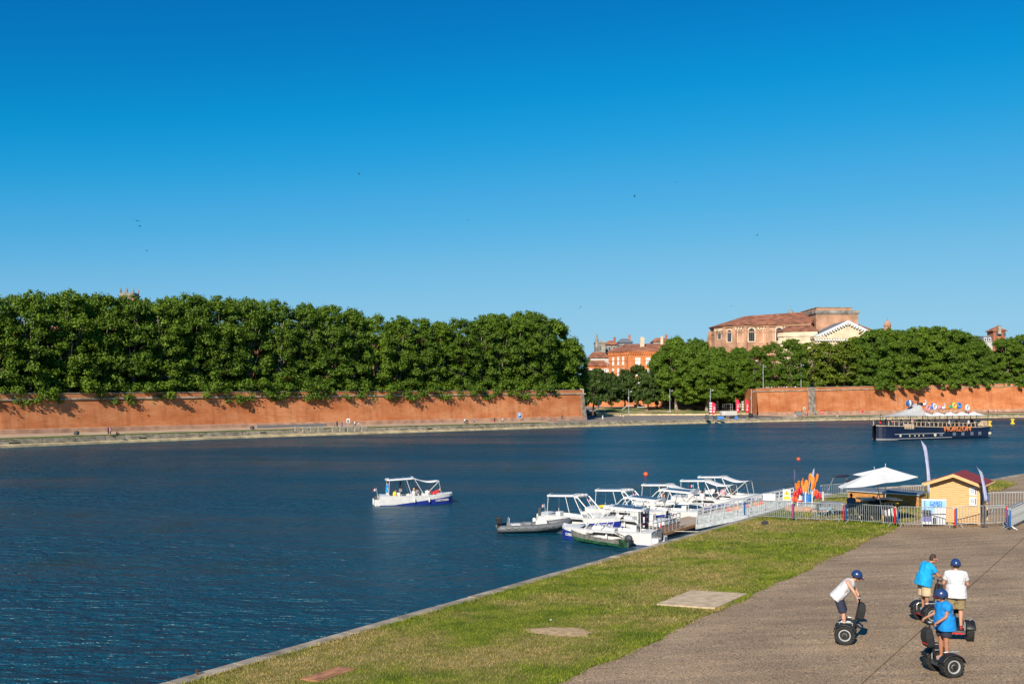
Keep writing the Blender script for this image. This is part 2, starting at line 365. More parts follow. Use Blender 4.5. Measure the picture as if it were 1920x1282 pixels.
HOLES = []                                    # (t, d, rt, rd) bare patches where blades are thinned
def quay_td(p): q = Vector((p.x, p.y, 0))-Q0; return q.dot(U), q.dot(N)
for px, py, rt, rd in ((1050, 1185, .55, 1.0),): 
    t, d = quay_td(pg(px, py)); HOLES.append((t, d, rt, rd))
g = MB(); T = [LAWN_T[0]+.35*i for i in range(int((LAWN_T[1]-LAWN_T[0])/.35)+1)]
rows = [[tuple(tn(t, .46, .012)) for t in T]]+[[tuple(tn(t, d, .02)) for t in T] for d in (2.5, 5, 7.5)]+[[tuple(tn(t, 9.53+wob(t), .012)) for t in T]]
lawn = g.loft(rows).build('lawn', M('lawn_soil'), kind='structure')
def blades(t0, t1, dens, hmul, smul, dmax=9.8, dmin=.5, skip=True):
    A = int((t1-t0)*(dmax-dmin)*dens); t = rng.uniform(t0, t1, A); d = rng.uniform(dmin, dmax, A)
    w_ = .10*np.sin(t*.9)+.06*np.sin(t*2.7+1)+.03*np.sin(t*7.1+2)
    keep = (d < 9.59+w_+rng.normal(0, .09, A)) if skip else np.ones(A, bool)
    if skip:
        for ht, hd, rt, rdd in HOLES:
            e = ((t-ht)/rt)**2+((d-hd)/rdd)**2; keep &= (e > 1)
        for (a, c, e, f) in SLABS: keep &= ~((t > a-.02) & (t < c+.02) & (d > e-.02) & (d < f+.02))
    t, d = t[keep], d[keep]; k = len(t)
    base = np.stack([Q0.x+U.x*t+N.x*d, Q0.y+U.y*t+N.y*d, ZQ+SLOPE*np.maximum(d, 0)+.01], 1)
    ang = rng.uniform(0, 2*np.pi, k); hh = rng.uniform(.03, .075, k)*hmul; ww = rng.uniform(.006, .013, k)*smul
    lean = rng.normal(0, .035, (k, 2))*hmul
    side = np.stack([np.cos(ang)*ww, np.sin(ang)*ww, np.zeros(k)], 1)
    tip = base+np.stack([lean[:, 0], lean[:, 1], hh], 1)
    V = np.empty((k*3, 3)); V[0::3] = base-side; V[1::3] = base+side; V[2::3] = tip
    return V
SLABS = []
def flat_slab(corners, h, mname, name, label, cat, bev=.02):
    P = [pg(*c) for c in corners]; td = [quay_td(p) for p in P]
    a, c = min(x[0] for x in td), max(x[0] for x in td); e, f = min(x[1] for x in td), max(x[1] for x in td)
    q = MB(); q.ext([tuple(p+Vector((0, 0, -.05))) for p in P], (0, 0, h+.05))
    q.build(name, M(mname), bev=bev, label=label, cat=cat); return a, c, e, f
def slab_td(a, c, e, f, h, mname, name, label, cat):
    q = MB(); P = [tn(a, e), tn(a, f), tn(c, f), tn(c, e)]
    q.ext([tuple(p+Vector((0, 0, -.05))) for p in P], (0, 0, h+.05)); SLABS.append((a, c, e, f))
    return q.build(name, M(mname), bev=.02, label=label, cat=cat)
mat('slab_beige', (.47, .365, .24), rough=.95, var=.12, scale=3, bump=.6, bscale=25, detail=8)
mat('slab_red', (.34, .15, .07), rough=.95, var=.25, scale=3, bump=.5, bscale=20)
mat('bare_soil', (.42, .29, .155), rough=1, var=.18, scale=5, bump=.6, bscale=14)
c1 = [quay_td(pg(*c)) for c in ((1236, 1135), (1296, 1107), (1395, 1117), (1341, 1143))]
slab_td((c1[0][0]+c1[3][0])/2, (c1[1][0]+c1[2][0])/2, (c1[0][1]+c1[1][1])/2, (c1[2][1]+c1[3][1])/2, .07, 'slab_beige', 'concrete_slab', 'rectangular beige concrete slab set in the lawn beside the path', 'slab')
c2 = [quay_td(pg(*c)) for c in ((563, 1276), (630, 1251), (662, 1254), (605, 1280))]
slab_td((c2[0][0]+c2[3][0])/2, (c2[1][0]+c2[2][0])/2, (c2[0][1]+c2[1][1])/2, (c2[2][1]+c2[3][1])/2, .05, 'slab_red', 'hatch_cover', 'narrow rusty red hatch cover with a pale rim in the grass', 'hatch')
ht, hd, rt, rdd = HOLES[0]
q = MB(); ring = []
for k in range(28):
    a = 2*math.pi*k/28; r_ = 1+.12*math.sin(3*a+1)+.08*math.sin(7*a); ring.append(tn(ht+math.cos(a)*rt*1.1*r_, hd+math.sin(a)*rdd*1.1*r_, .024))
ctr = tn(ht, hd, .06)
q.add([tuple(ctr)]+[tuple(p) for p in ring], [(0, 1+k, 1+(k+1) % 28) for k in range(28)])
q.build('bare_soil_patch', M('bare_soil'), kind='structure', smooth=True)
V = np.concatenate([blades(-8, 12, 620, 1.0, 1.0), blades(12, 28, 420, 1.15, 1.25), blades(28, 60, 170, 1.4, 1.7)])
# taller tufts along the kerb and the path edge
V = np.concatenate([V, blades(-8, 60, 420, 1.9, 1.3, .72, .46), blades(-8, 40, 160, 1.5, 1.2, 9.7, 9.15)])
go = link('grass', np_mesh('grass', V, np.arange(len(V)).reshape(-1, 3), M('grass_blade')), None, label='short summer grass with dry yellow patches on the quay lawn', cat='grass', kind='stuff')
# second little lawn beyond the booth and behind the chests
def mini_lawn(px, nm='lawn'):
    P = [pg(*p) for p in px]; g = MB(); g.add([(p.x, p.y, p.z+.02) for p in P], [tuple(range(len(P)))[::-1]]); g.build(nm, M('lawn_soil'), kind='structure')
    xs = [p.x for p in P]; ys = [p.y for p in P]; A = 6000
    x = rng.uniform(min(xs), max(xs), A); y = rng.uniform(min(ys), max(ys), A); ins = np.zeros(A, bool); j = len(P)-1
    for i in range(len(P)):
        c = ((P[i].y > y) != (P[j].y > y)) & (x < (P[j].x-P[i].x)*(y-P[i].y)/(P[j].y-P[i].y+1e-9)+P[i].x); ins ^= c; j = i
    x, y = x[ins], y[ins]; k = len(x); z = np.array([gz(a, c) for a, c in zip(x, y)])+.01
    ang = rng.uniform(0, 6.28, k); ww = rng.uniform(.015, .03, k); B = np.stack([x, y, z], 1); S = np.stack([np.cos(ang)*ww, np.sin(ang)*ww, 0*ww], 1)
    tip = B+np.stack([rng.normal(0, .06, k), rng.normal(0, .06, k), rng.uniform(.08, .2, k)], 1)
    W = np.empty((k*3, 3)); W[0::3] = B-S; W[1::3] = B+S; W[2::3] = tip; return W
W = np.concatenate([mini_lawn([(1849, 921), (1850, 903), (1880, 902), (1908, 906), (1890, 914), (1872, 921)]), mini_lawn([(1715, 955), (1690, 925), (1748, 916), (1752, 950)])])
link('grass', np_mesh('grass_far', W, np.arange(len(W)).reshape(-1, 3), M('grass_blade')), None, label='rough grass beside the wooden booth', cat='grass', kind='stuff')
# ================================================================ far bank
BANK = [pz(px, y, 0) for px, y in ((-700, 880), (-250, 855), (0, 839.6), (240, 829.5), (460, 821), (700, 813), (920, 806), (1100, 800), (1300, 794), (1460, 790.3), (1620, 787), (1780, 784.3), (1920, 782.3), (2200, 779), (2900, 774))]
def norm2(P, i):
    a, c = P[max(i-1, 0)], P[min(i+1, len(P)-1)]; u_ = (c-a); u_.z = 0; u_.normalize(); return Vector((-u_.y, u_.x, 0))
def strip(P, offs, mats_idx=None):
    rows = []
    for o, z in offs: rows.append([tuple(Vector((p.x, p.y, z))+norm2(P, i)*o) for i, p in enumerate(P)])
    return rows
def dens(P, k=4):
    out = []
    for a, c in zip(P[:-1], P[1:]): out += [a.lerp(c, i/k) for i in range(k)]
    return out+[P[-1]]
BANKD = dens(BANK, 6)
m, n, l, b = node_mat('embank_stone')
pos = n.new('ShaderNodeNewGeometry').outputs['Position']
c0 = ramp(n, l, tex(n, l, pos, .5, 5), [(.3, (.20, .18, .13)), (.7, (.46, .40, .29))])
c1_ = ramp(n, l, tex(n, l, pos, 1.2, 4, (.5, .5, 5)), [(.38, (.35, .35, .35)), (.5, (1, 1, 1))])
l.new(mixc(n, l, 1, c0, c1_, 'MULTIPLY'), b.inputs['Base Color']); b.inputs['Roughness'].default_value = .95
mat('pale_ledge', (.62, .48, .27), rough=.95, var=.15, scale=.5)
mat('far_lawn', (.075, .115, .022), rough=1, var=.25, scale=.3, spec=.1)
mat('far_path', (.40, .29, .20), rough=.95, var=.1, scale=.2)
mat('far_asphalt', (.20, .175, .155), rough=.95, var=.1, scale=.2)
MB().loft(strip(BANKD, [(0, -2), (0, .46), (.9, .52)])).build('embankment_ledge', M('pale_ledge'), kind='structure')
# stepped stone courses, jointed and uneven
ec = MB(); er = random.Random(8)
for ci, (o, z0, z1) in enumerate(((.9, .3, .62), (1.05, .6, .92), (1.2, .9, 1.2), (1.35, 1.18, 1.5))):
    for i in range(len(BANKD)-1):
        a, c = BANKD[i], BANKD[i+1]; L = (c-a).length
        if a.y > 330: 
            if z1 > 1.25: continue
        nn = max(1, int(L/1.5)); u_ = (c-a).normalized(); v_ = Vector((-u_.y, u_.x, 0))
        for k in range(nn):
            p, q_ = a.lerp(c, k/nn)+u_*.02, a.lerp(c, (k+1)/nn)-u_*.02; j = o+er.uniform(-.06, .06); zt = z1+er.uniform(-.02, .02)
            if er.random() < .04: continue
            A_, B_ = p+v_*j, q_+v_*j; C_, D_ = q_+v_*(j+1.0), p+v_*(j+1.0)
            ec.add([(A_.x, A_.y, z0), (B_.x, B_.y, z0), (B_.x, B_.y, zt), (A_.x, A_.y, zt), (C_.x, C_.y, zt), (D_.x, D_.y, zt)], [(0, 1, 2, 3), (3, 2, 4, 5)])
ec.build('embankment_stonework', M('embank_stone'), None, kind='stuff', label='stepped grey stone courses of the embankment along the far bank', cat='stonework')
MB().loft(strip(BANKD, [(1.4, 0), (1.7, 1.3), (2.3, 1.36)])).build('embankment_core', M('embank_stone'), kind='structure')
# lawn strip in front of the left wall and in front of the right wall, path behind
LB = [p for p in BANKD if p.x < 16]; RB = [p for p in BANKD if p.x > 108]; MBK = [p for p in BANKD if 12 < p.x < 114]
for S in (LB, RB): MB().loft(strip(S, [(2.1, 1.3), (2.15, 1.52), (4.5, 1.58), (6.2, 1.6)])).build('embankment_lawn', M('far_lawn'), kind='structure')
for S in ([p for p in BANKD if p.x < 22], [p for p in BANKD if p.x > 104]): MB().loft(strip(S, [(2.3, 1.25), (6, 1.55), (12, 1.75), (40, 1.95)])).build('riverside_path', M('far_path'), kind='structure')
MB().loft(strip([p for p in BANKD if 10 < p.x < 118], [(1.9, 1.24), (5, 1.36), (12, 1.5), (40, 1.68), (53, 1.72)])).build('landing_paving', M('far_asphalt'), kind='structure')
# ================================================================ far retaining walls
m, n, l, b = node_mat('brick_wall')
pos = n.new('ShaderNodeNewGeometry').outputs['Position']
c0 = ramp(n, l, tex(n, l, pos, .11, 5, (1, 1, 2.5)), [(.3, (.43, .140, .050)), (.5, (.54, .20, .080)), (.72, (.62, .29, .135))])
c1_ = ramp(n, l, tex(n, l, pos, 1.1, 5, (.5, .5, 4), rough=.7), [(.3, (.78, .74, .72)), (.6, (1.06, 1.06, 1.06))])
st = ramp(n, l, tex(n, l, pos, .5, 3, (1.5, 1.5, .12)), [(.34, (.82, .8, .8)), (.5, (1, 1, 1))])
l.new(mixc(n, l, 1, mixc(n, l, 1, c0, c1_, 'MULTIPLY'), st, 'MULTIPLY'), b.inputs['Base Color']); b.inputs['Roughness'].default_value = .95; b.inputs['Specular IOR Level'].default_value = .2
mat('string_stone', (.40, .35, .26), rough=.95, var=.25, scale=.6)
mat('plinth', (.46, .27, .18), rough=.95, var=.15, scale=.4)
mat('quoin', (.30, .25, .20), rough=.95, var=.25, scale=.8)
mat('plateau', (.22, .17, .13), rough=.95, var=.15, scale=.1)
WL = [pz(-700, 838, 1.8), pz(-250, 821, 1.8), pz(0, 814.5, 1.8), pz(230, 807.5, 1.8), pz(460, 801, 1.8), pz(700, 795, 1.8), pz(900, 790, 1.8), pz(1093, 785.5, 1.85)]
WLT = [9.6, 10, 10.3, 10.55, 10.85, 11.1, 11.4, 11.75]
WR = [pz(1419, 777.5, 2.0), pz(1520, 776, 2.05), pz(1720, 772.5, 2.2), pz(1920, 770.3, 2.4), pz(2300, 768, 2.7), pz(3000, 765, 3.0)]
WRT = [12.7, 13.2, 14.4, 15.5, 16.6, 17.5]
def ret_wall(P, top, name, label):
    root = thing(name, label, 'retaining wall')
    def rows(prof):
        out = []
        for o, zf in prof:
            out.append([tuple(Vector((p.x, p.y, zf(p.z, t)))+norm2(P, i)*o) for i, (p, t) in enumerate(zip(P, top))])
        return out
    MB().loft(rows([(-.75, lambda b_, t: b_+1.0), (0, lambda b_, t: t-1.55)])).build('brick_face', M('brick_wall'), root)
    MB().loft(rows([(-.95, lambda b_, t: b_-.3), (-.95, lambda b_, t: b_+.95), (-.75, lambda b_, t: b_+1.02)])).build('plinth', M('plinth'), root)
    MB().loft(rows([(-.02, lambda b_, t: t-1.56), (-.28, lambda b_, t: t-1.5), (-.28, lambda b_, t: t-1.22), (.0, lambda b_, t: t-1.15)])).build('string_course', M('string_stone'), root)
    MB().loft(rows([(0, lambda b_, t: t-1.15), (0, lambda b_, t: t-.16)])).build('parapet', M('brick_wall'), root)
    MB().loft(rows([(0, lambda b_, t: t-.17), (-.1, lambda b_, t: t-.14), (-.1, lambda b_, t: t), (.6, lambda b_, t: t), (.6, lambda b_, t: t-1.3)])).build('coping', M('string_stone'), root)
    return root
wl = ret_wall(WL, WLT, 'retaining_wall', 'long battered brick retaining wall under the row of tall plane trees')
wr = ret_wall(WR, WRT, 'retaining_wall', 'orange brick retaining wall with stone pilaster behind the blue barge')
# corner pier of the left wall with quoins, and its return up the ramp
cn = WL[-1]; d_ = norm2(WL, len(WL)-1); al = Vector((d_.y, -d_.x, 0)); ret = Vector((5, 95, 0)).normalized(); rn = Vector((ret.y, -ret.x, 0))
q = MB()
for k in range(14):
    z0 = 1.5+k*.66; f = max(0, 1-k/13)*1.5; e = .12*(k % 2)
    a = cn-al*(1.1+e)-d_*(.12+f*.55); c = cn+al*(.25+f*.55)-d_*(.12+f*.55); dd = cn+al*(.3+f*.6)+ret*(1.2+e); aa = cn-al*(1.1+e)+d_*.5
    q.ext([(a.x, a.y, z0), (c.x, c.y, z0), (dd.x, dd.y, z0), (aa.x, aa.y, z0)], (0, 0, .64))
q.build('corner_quoins', M('quoin'), wl)
q = MB(); a, c = cn+al*.15, cn+al*.15+ret*95
q.add([(a.x, a.y, 1.5), (c.x, c.y, 3), (c.x, c.y, 11.6), (a.x, a.y, 10.2)], [(0, 1, 2, 3)]); q.build('return_wall', M('brick_wall'), wl)
q = MB(); q.cb((cn.x, cn.y+.5, 10.35), 1.9, 1.9, .35); q.cb((cn.x-.3, cn.y+.5, 11.3), 1.2, 1.2, 1.5); q.build('corner_pier', M('string_stone'), wl)
# pilaster, drain pipe and a return on the right wall
i0 = WR[1]; al = (WR[2]-WR[1]).normalized(); dn = Vector((-al.y, al.x, 0))
q = MB(); a = i0-al*1.8-dn*1.25; c = i0+al*1.8-dn*1.25
for k in range(17):
    z0 = 2.0+k*.66; f = -.55*(1-k/17); e = .1*(k % 2)
    A_ = a+dn*(f+.55)-al*e; B_ = c+dn*(f+.55)+al*e
    q.ext([tuple(A_)[:2]+(z0,), tuple(B_)[:2]+(z0,), tuple(B_+dn*1.5)[:2]+(z0,), tuple(A_+dn*1.5)[:2]+(z0,)], (0, 0, .64))
q.build('stone_pilaster', M('quoin'), wr)
p = i0-al*2.6-dn*.9; MB().tube([(p.x, p.y, 2.2), (p.x+.1, p.y+.5, 12)], .16).build('drain_pipe', mat('pipe_red', (.35, .1, .05), rough=.6), wr)
a = WR[0]; q = MB(); q.add([(a.x, a.y, 1.5), (a.x+6, a.y+60, 4), (a.x+6, a.y+60, 12.5), (a.x, a.y, 12.5)], [(0, 1, 2, 3)]); q.build('return_wall', M('brick_wall'), wr)
# ground behind the walls
def plateau(P, top, back, nm):
    a = [(p.x, p.y, t-1.1) for p, t in zip(P, top)]; c = [((p.x+back*.1, p.y+back, t-.6) if P is WR and i == 0 else (p.x+norm2(P, i).x*back, p.y+norm2(P, i).y*back, t-.6)) for i, (p, t) in enumerate(zip(P, top))]
    MB().loft([a, c]).build(nm, M('plateau'), kind='structure')
plateau(WL, WLT, 260, 'street_ground'); plateau(WR, WRT, 300, 'street_ground')
# the landing place between the walls
tl = [pz(1118, 780, 1.7), pz(1180, 778.5, 1.75), pz(1260, 778, 1.75), pz(1340, 777.8, 1.75), pz(1408, 777, 1.8)]
rise = [Vector((p.x*1.12, p.y*1.13, 4.3)) for p in tl]
mid = [a.lerp(c, .45)+Vector((0, 0, -.1)) for a, c in zip(tl, rise)]
for p in tl+mid+rise: p.z += .12
m, n, l, b = node_mat('worn_lawn'); pos = n.new('ShaderNodeNewGeometry').outputs['Position']
l.new(mixc(n, l, ramp(n, l, tex(n, l, pos, .09, 4), [(.46, (0, 0, 0)), (.6, (1, 1, 1))]), (.07, .115, .02), (.42, .31, .14)), b.inputs['Base Color']); b.inputs['Roughness'].default_value = 1
MB().loft([[tuple(p) for p in S] for S in (tl, mid, rise)]).build('landing_lawn', M('worn_lawn'), kind='structure')
kb_ = MB()
for a, c in zip(tl[:-1], tl[1:]):
    kb_.ext([(a.x, a.y-.5, a.z-.2), (c.x, c.y-.5, c.z-.2), (c.x, c.y+.1, c.z-.2), (a.x, a.y+.1, a.z-.2)], (0, 0, .65))
kb_.build('lawn_kerb', M('pale_ledge'), kind='structure')
tw = thing('terrace_wall', 'low orange brick terrace wall seen between the trunks beyond the landing lawn', 'wall')
q = MB(); q.box(20, 118, 478, 480, 3, 9.6); q.build('brick_face', M('brick_wall'), tw); q = MB(); q.box(20, 118, 477.8, 480.2, 9.6, 9.9); q.build('coping', M('string_stone'), tw)
q = MB(); q.add([(20, 480, 9.3), (118, 480, 9.3), (160, 760, 9.3), (0, 760, 9.3)], [(0, 1, 2, 3)]); q.build('street_ground', M('plateau'), kind='structure')
q = MB(); q.add([(rise[0].x-12, rise[0].y-60, 2.0), (rise[0].x+2, rise[0].y-10, 3.2), (130, rise[-1].y, 4.25), (130, 478, 4.4), (20, 478, 4.3)], [(0, 1, 2, 3, 4)]); q.build('landing_ground', M('far_asphalt'), kind='structure')
# pale stone merlons and the low grey wall on the left embankment
for k, px in enumerate((559, 573.5, 588, 602.5, 629, 643, 657, 671, 684)):
    p = pz(px, 807.8, 1.45); q = MB(); q.box(-.7, .7, 0, .5, 0, 1.05)
    if k == 0: me_m = q.mesh('parapet_block', M('string_stone'))
    link('parapet_block', me_m, None, 'square grey stone block standing on the embankment edge opposite', 'stone block', 'stone blocks along the far embankment', None, p, .74)
q = MB(); a, c = pz(482, 803.5, 1.6), pz(613, 799.5, 1.6); q.ext([tuple(a), tuple(c), tuple(c+Vector((-.7, .7, 0))), tuple(a+Vector((-.7, .7, 0)))], (0, 0, .75)); q.build('ramp_wall', M('mid_grey'), label='long low grey ramp wall at the foot of the brick wall', cat='low wall')
# ================================================================ trees
m = bpy.data.materials.new('plane_leaves'); m.use_nodes = True; MATS['plane_leaves'] = m
def leaf_mat(name, ca, cb, tr=.22):
    m = bpy.data.materials.new(name); m.use_nodes = True; MATS[name] = m; n, l = m.node_tree.nodes, m.node_tree.links
    b = n['Principled BSDF']; b.inputs['Roughness'].default_value = .55; b.inputs['Specular IOR Level'].default_value = .25
    ri = n.new('ShaderNodeNewGeometry').outputs['Random Per Island']; ob = n.new('ShaderNodeObjectInfo').outputs['Random']
    pos = n.new('ShaderNodeTexCoord').outputs['Object']
    cl = ramp(n, l, tex(n, l, pos, .35, 3), [(.35, (.80, .84, .85)), (.65, (1.15, 1.12, 1.0))])
    c = mixc(n, l, 1, ramp(n, l, ri, [(0, ca), (1, cb)]), ramp(n, l, ob, [(0, (.82, .85, .9)), (1, (1.15, 1.1, 1.0))]), 'MULTIPLY')
    c = mixc(n, l, 1, c, cl, 'MULTIPLY')
    l.new(c, b.inputs['Base Color']); t = n.new('ShaderNodeBsdfTranslucent'); l.new(c, t.inputs[0])
    mx = n.new('ShaderNodeMixShader'); mx.inputs[0].default_value = tr; l.new(b.outputs[0], mx.inputs[1]); l.new(t.outputs[0], mx.inputs[2])
    l.new(mx.outputs[0], n['Material Output'].inputs[0]); return m
leaf_mat('plane_leaves', (.070, .142, .014), (.170, .265, .024), .36); leaf_mat('dark_leaves', (.030, .062, .013), (.070, .115, .024), .2); leaf_mat('light_leaves', (.09, .145, .012), (.19, .24, .022), .3)
mat('plane_bark', (.30, .25, .17), rough=.9, var=.3, scale=1.2); mat('dark_bark', (.09, .07, .05), rough=.95, var=.2)
def crown_mesh(seed, H, Rr, z0, nc, nl, ls, shape, mname, low=0, cr=(1.1, 1.9)):
    g = np.random.default_rng(seed); C = []; 
    while len(C) < nc:
        h = g.uniform(0, 1); a = g.uniform(0, 2*np.pi); rm = np.interp(h, [s[0] for s in shape], [s[1] for s in shape])*Rr
        f = np.sqrt(g.uniform(.12, 1)); x, y = f*rm*np.cos(a), f*rm*np.sin(a)
        C.append((x, y, z0+h*(H-z0)+(g.uniform(-1, 1) if f < .9 else g.uniform(-1.2, .6)), g.uniform(*cr)*(1 if h < .8 else .8)))
    for k in range(low):                      # drooping outer boughs
        a = g.uniform(0, 2*np.pi); rr_ = Rr*g.uniform(.85, 1.15); C.append((rr_*np.cos(a), rr_*np.sin(a), z0+g.uniform(-2.0, 2.2), g.uniform(.9, 1.6)))
    for k in range(int(nc*.22)):              # pointed leaders on top
        a = g.uniform(0, 2*np.pi); h = g.uniform(.8, 1.0); rm = np.interp(h, [s[0] for s in shape], [s[1] for s in shape])*Rr*g.uniform(.2, 1)
        C.append((rm*np.cos(a), rm*np.sin(a), z0+h*(H-z0)+g.uniform(.4, 1.5), g.uniform(.5, .95)))
    C = np.array(C); cnt = np.maximum(20, (nl*(C[:, 3]/1.5)**2)).astype(int); idx = np.repeat(np.arange(len(C)), cnt); k = len(idx)
    d = g.normal(0, 1, (k, 3)); d /= np.linalg.norm(d, axis=1)[:, None]
    d[:, 2] = np.where(d[:, 2] < -.3, d[:, 2]*.6, d[:, 2]); lump = 1+.25*np.sin(d[:, 0]*5+idx)*np.cos(d[:, 1]*6+idx*2)
    pos = C[idx, :3]+d*(C[idx, 3]*lump*g.uniform(.35, 1.18, k))[:, None]*np.array([1, 1, .85])
    nrm = d+g.normal(0, .55, (k, 3))+np.array([0, 0, .35]); nrm /= np.linalg.norm(nrm, axis=1)[:, None]
    r_ = g.normal(0, 1, (k, 3)); t = np.cross(nrm, r_); t /= np.linalg.norm(t, axis=1)[:, None]; bt = np.cross(nrm, t)
    s = (g.uniform(.65, 1.25, k)*ls)[:, None]
    V = np.empty((k*4, 3)); V[0::4] = pos-t*s*.5; V[1::4] = pos+bt*s*.42+nrm*s*.12; V[2::4] = pos+t*s*.55; V[3::4] = pos-bt*s*.42+nrm*s*.12
    return np_mesh('crown', V, np.arange(k*4).reshape(-1, 4), M(mname)), C
def trunk_mesh(seed, H, Rr, z0, C, r0, mname):
    g = random.Random(seed); q = MB(); fz = z0+(H-z0)*.12
    q.tube([(0, 0, -.3), (0, 0, .4), (g.uniform(-.2, .2), g.uniform(-.2, .2), fz*.6), (g.uniform(-.3, .3), g.uniform(-.3, .3), fz)], [r0*1.5, r0, r0*.85, r0*.75], 8)
    for k in range(7):
        a = 2*math.pi*k/7+g.uniform(-.4, .4); e = Rr*g.uniform(.3, .7); hz = z0+(H-z0)*g.uniform(.55, .9)
        p1 = Vector((math.cos(a)*e*.45, math.sin(a)*e*.45, fz+(hz-fz)*.4)); p2 = Vector((math.cos(a)*e, math.sin(a)*e, hz))
        q.tube([(0, 0, fz*.8), tuple(p1), tuple(p2)], [r0*.5, r0*.32, r0*.08], 5)
        for s_ in range(2):
            c = C[g.randrange(len(C))]; q.tube([tuple(p1), tuple((p1+Vector(c[:3]))/2+Vector((0, 0, .5))), tuple(c[:3])], [r0*.2, r0*.13, r0*.04], 4)
    return q.mesh('trunk', M(mname), True)
COLUMN = [(0, .85), (.2, 1.0), (.5, 1.0), (.75, .9), (.9, .68), (1, .38)]
ROUND = [(0, .7), (.25, .98), (.5, 1.0), (.7, .9), (.88, .6), (1, .25)]
TREE = {}
def tree_kind(key, nvar, H, Rr, z0, nc, nl, ls, shape, leaf, bark, r0, low=0, cr=(1.1, 1.9)):
    TREE[key] = []; TREE[key+'_h'] = []
    for i in range(nvar):
        me, C = crown_mesh(hash(key) % 1 + 100*len(TREE)+7*i, H, Rr, z0, nc, nl, ls, shape, leaf, low, cr)
        co = np.empty(len(me.vertices)*3, np.float32); me.vertices.foreach_get('co', co); TREE[key+'_h'].append(float(co[2::3].max())-.3)
        TREE[key].append((me, trunk_mesh(i+5, H, Rr, z0, C, r0, bark)))
tree_kind('plane', 6, 20.5, 5.7, 1.0, 150, 200, .43, COLUMN, 'plane_leaves', 'plane_bark', .5, 34, (.9, 1.7))
tree_kind('low', 3, 27, 10.5, 1.5, 190, 190, .64, COLUMN, 'plane_leaves', 'plane_bark', .75, 30, (1.5, 2.7))
tree_kind('broad', 4, 27, 10.5, 5.5, 170, 190, .64, ROUND, 'plane_leaves', 'plane_bark', .75, 14, (1.5, 2.7))
tree_kind('dark', 3, 15, 6.2, 4.6, 80, 130, .6, ROUND, 'dark_leaves', 'dark_bark', .4, 5, (1.1, 2.0))
tree_kind('light', 2, 20, 7.5, 3.5, 70, 95, .75, ROUND, 'light_leaves', 'plane_bark', .55, 6, (1.2, 2.2))
tr_r = random.Random(12); tcount = [0]
def tree(key, loc, s, label, group, name='plane_tree', sz=None, v=None):
    k = TREE[key][tcount[0] % len(TREE[key]) if v is None else v]; tcount[0] += 1
    o = thing(name, label, 'tree', loc, tr_r.uniform(0, 6.28), group); o.scale = (s, s, (sz or s))
    link('crown', k[0], o); link('trunk', k[1], o); return o
def tree_top(key, px, D, zb, ytop, s, label, group, name='plane_tree'):
    v = tcount[0] % len(TREE[key]); me = TREE[key][v][0]; h = TREE[key+'_h'][v]
    return tree(key, ((px-HX)*D/F, D, zb), s, label, group, name, sz=(10+(HY-ytop)*D/F-zb)/h, v=v)
def along(P, top, s0):                        # polyline walker -> (point, normal, top)
    acc = 0
    for i in range(len(P)-1):
        L = (P[i+1]-P[i]).length
        if acc+L >= s0:
            f = (s0-acc)/L; return P[i].lerp(P[i+1], f), norm2(P, i), top[i]+(top[i+1]-top[i])*f
        acc += L
    return None
totL = sum((WL[i+1]-WL[i]).length for i in range(len(WL)-1))
sx = 20; k = 0
TOPS = [(-300, 548), (0, 552), (60, 545), (150, 545), (240, 556), (330, 551), (420, 552), (500, 560), (560, 561), (640, 574), (700, 585), (760, 592), (840, 602), (880, 596), (960, 585), (1100, 590)]
while sx < totL-9:
    p, nr, t = along(WL, WLT, sx)
    q_ = p+nr*5.2; px = HX+F*q_.x/q_.y
    if px > -160:
        yt = float(np.interp(px, [a[0] for a in TOPS], [a[1] for a in TOPS]))+tr_r.uniform(-3, 5)
        tree_top('plane', px, q_.y, t-1.15, yt, 1.04+.06*math.sin(k*2.1), 'tall plane tree in the front row above the long brick wall', 'plane trees lining the long brick wall')
        if k % 2 == 0 or px < 500:
            q_ = p+nr*15+Vector((0, 2, 0)); px = HX+F*q_.x/q_.y; yt = float(np.interp(px, [a[0] for a in TOPS], [a[1] for a in TOPS]))
            tree_top('plane', px, q_.y, t-1.1, yt+4, 1.0, 'tall plane tree in the back row behind the long brick wall', 'plane trees of the back row')
    sx += 8.0+tr_r.uniform(-.7, .7); k += 1
# bigger round trees at the end of the wall
for px, D, s, yt in ((985, 335, .92, 583), (925, 331, .84, 588), (1035, 345, .86, 597), (1066, 358, .66, 634)):
    tree_top('low', px, D, 10.4, yt, s, 'broad dense plane tree above the corner of the long brick wall', 'broad plane trees at the wall corner')
# dark small trees on the landing
for px, D, s, yt in ((1112, 402, .9, 690), (1146, 436, .78, 696), (1196, 446, 1.2, 681), (1172, 452, .95, 690), (1232, 444, .95, 690), (1122, 440, 1.1, 688), (1215, 434, .75, 703)):
    tree_top('dark', px, D, 1.9 if D < 410 else 3.4, yt, s, 'dark leafy small tree on the landing lawn below the orange building', 'dark trees on the landing', name='elm_tree')
for px, D, s, yt in ((1268, 440, 1.0, 628), (1302, 450, 1.0, 633), (1345, 445, .98, 650), (1388, 440, .86, 650), (1325, 430, .9, 655), (1248, 452, .8, 648)):
    tree_top('broad', px, D, 3.2, yt, s, 'broad plane tree on the landing lawn behind the red banners', 'broad plane trees on the landing')
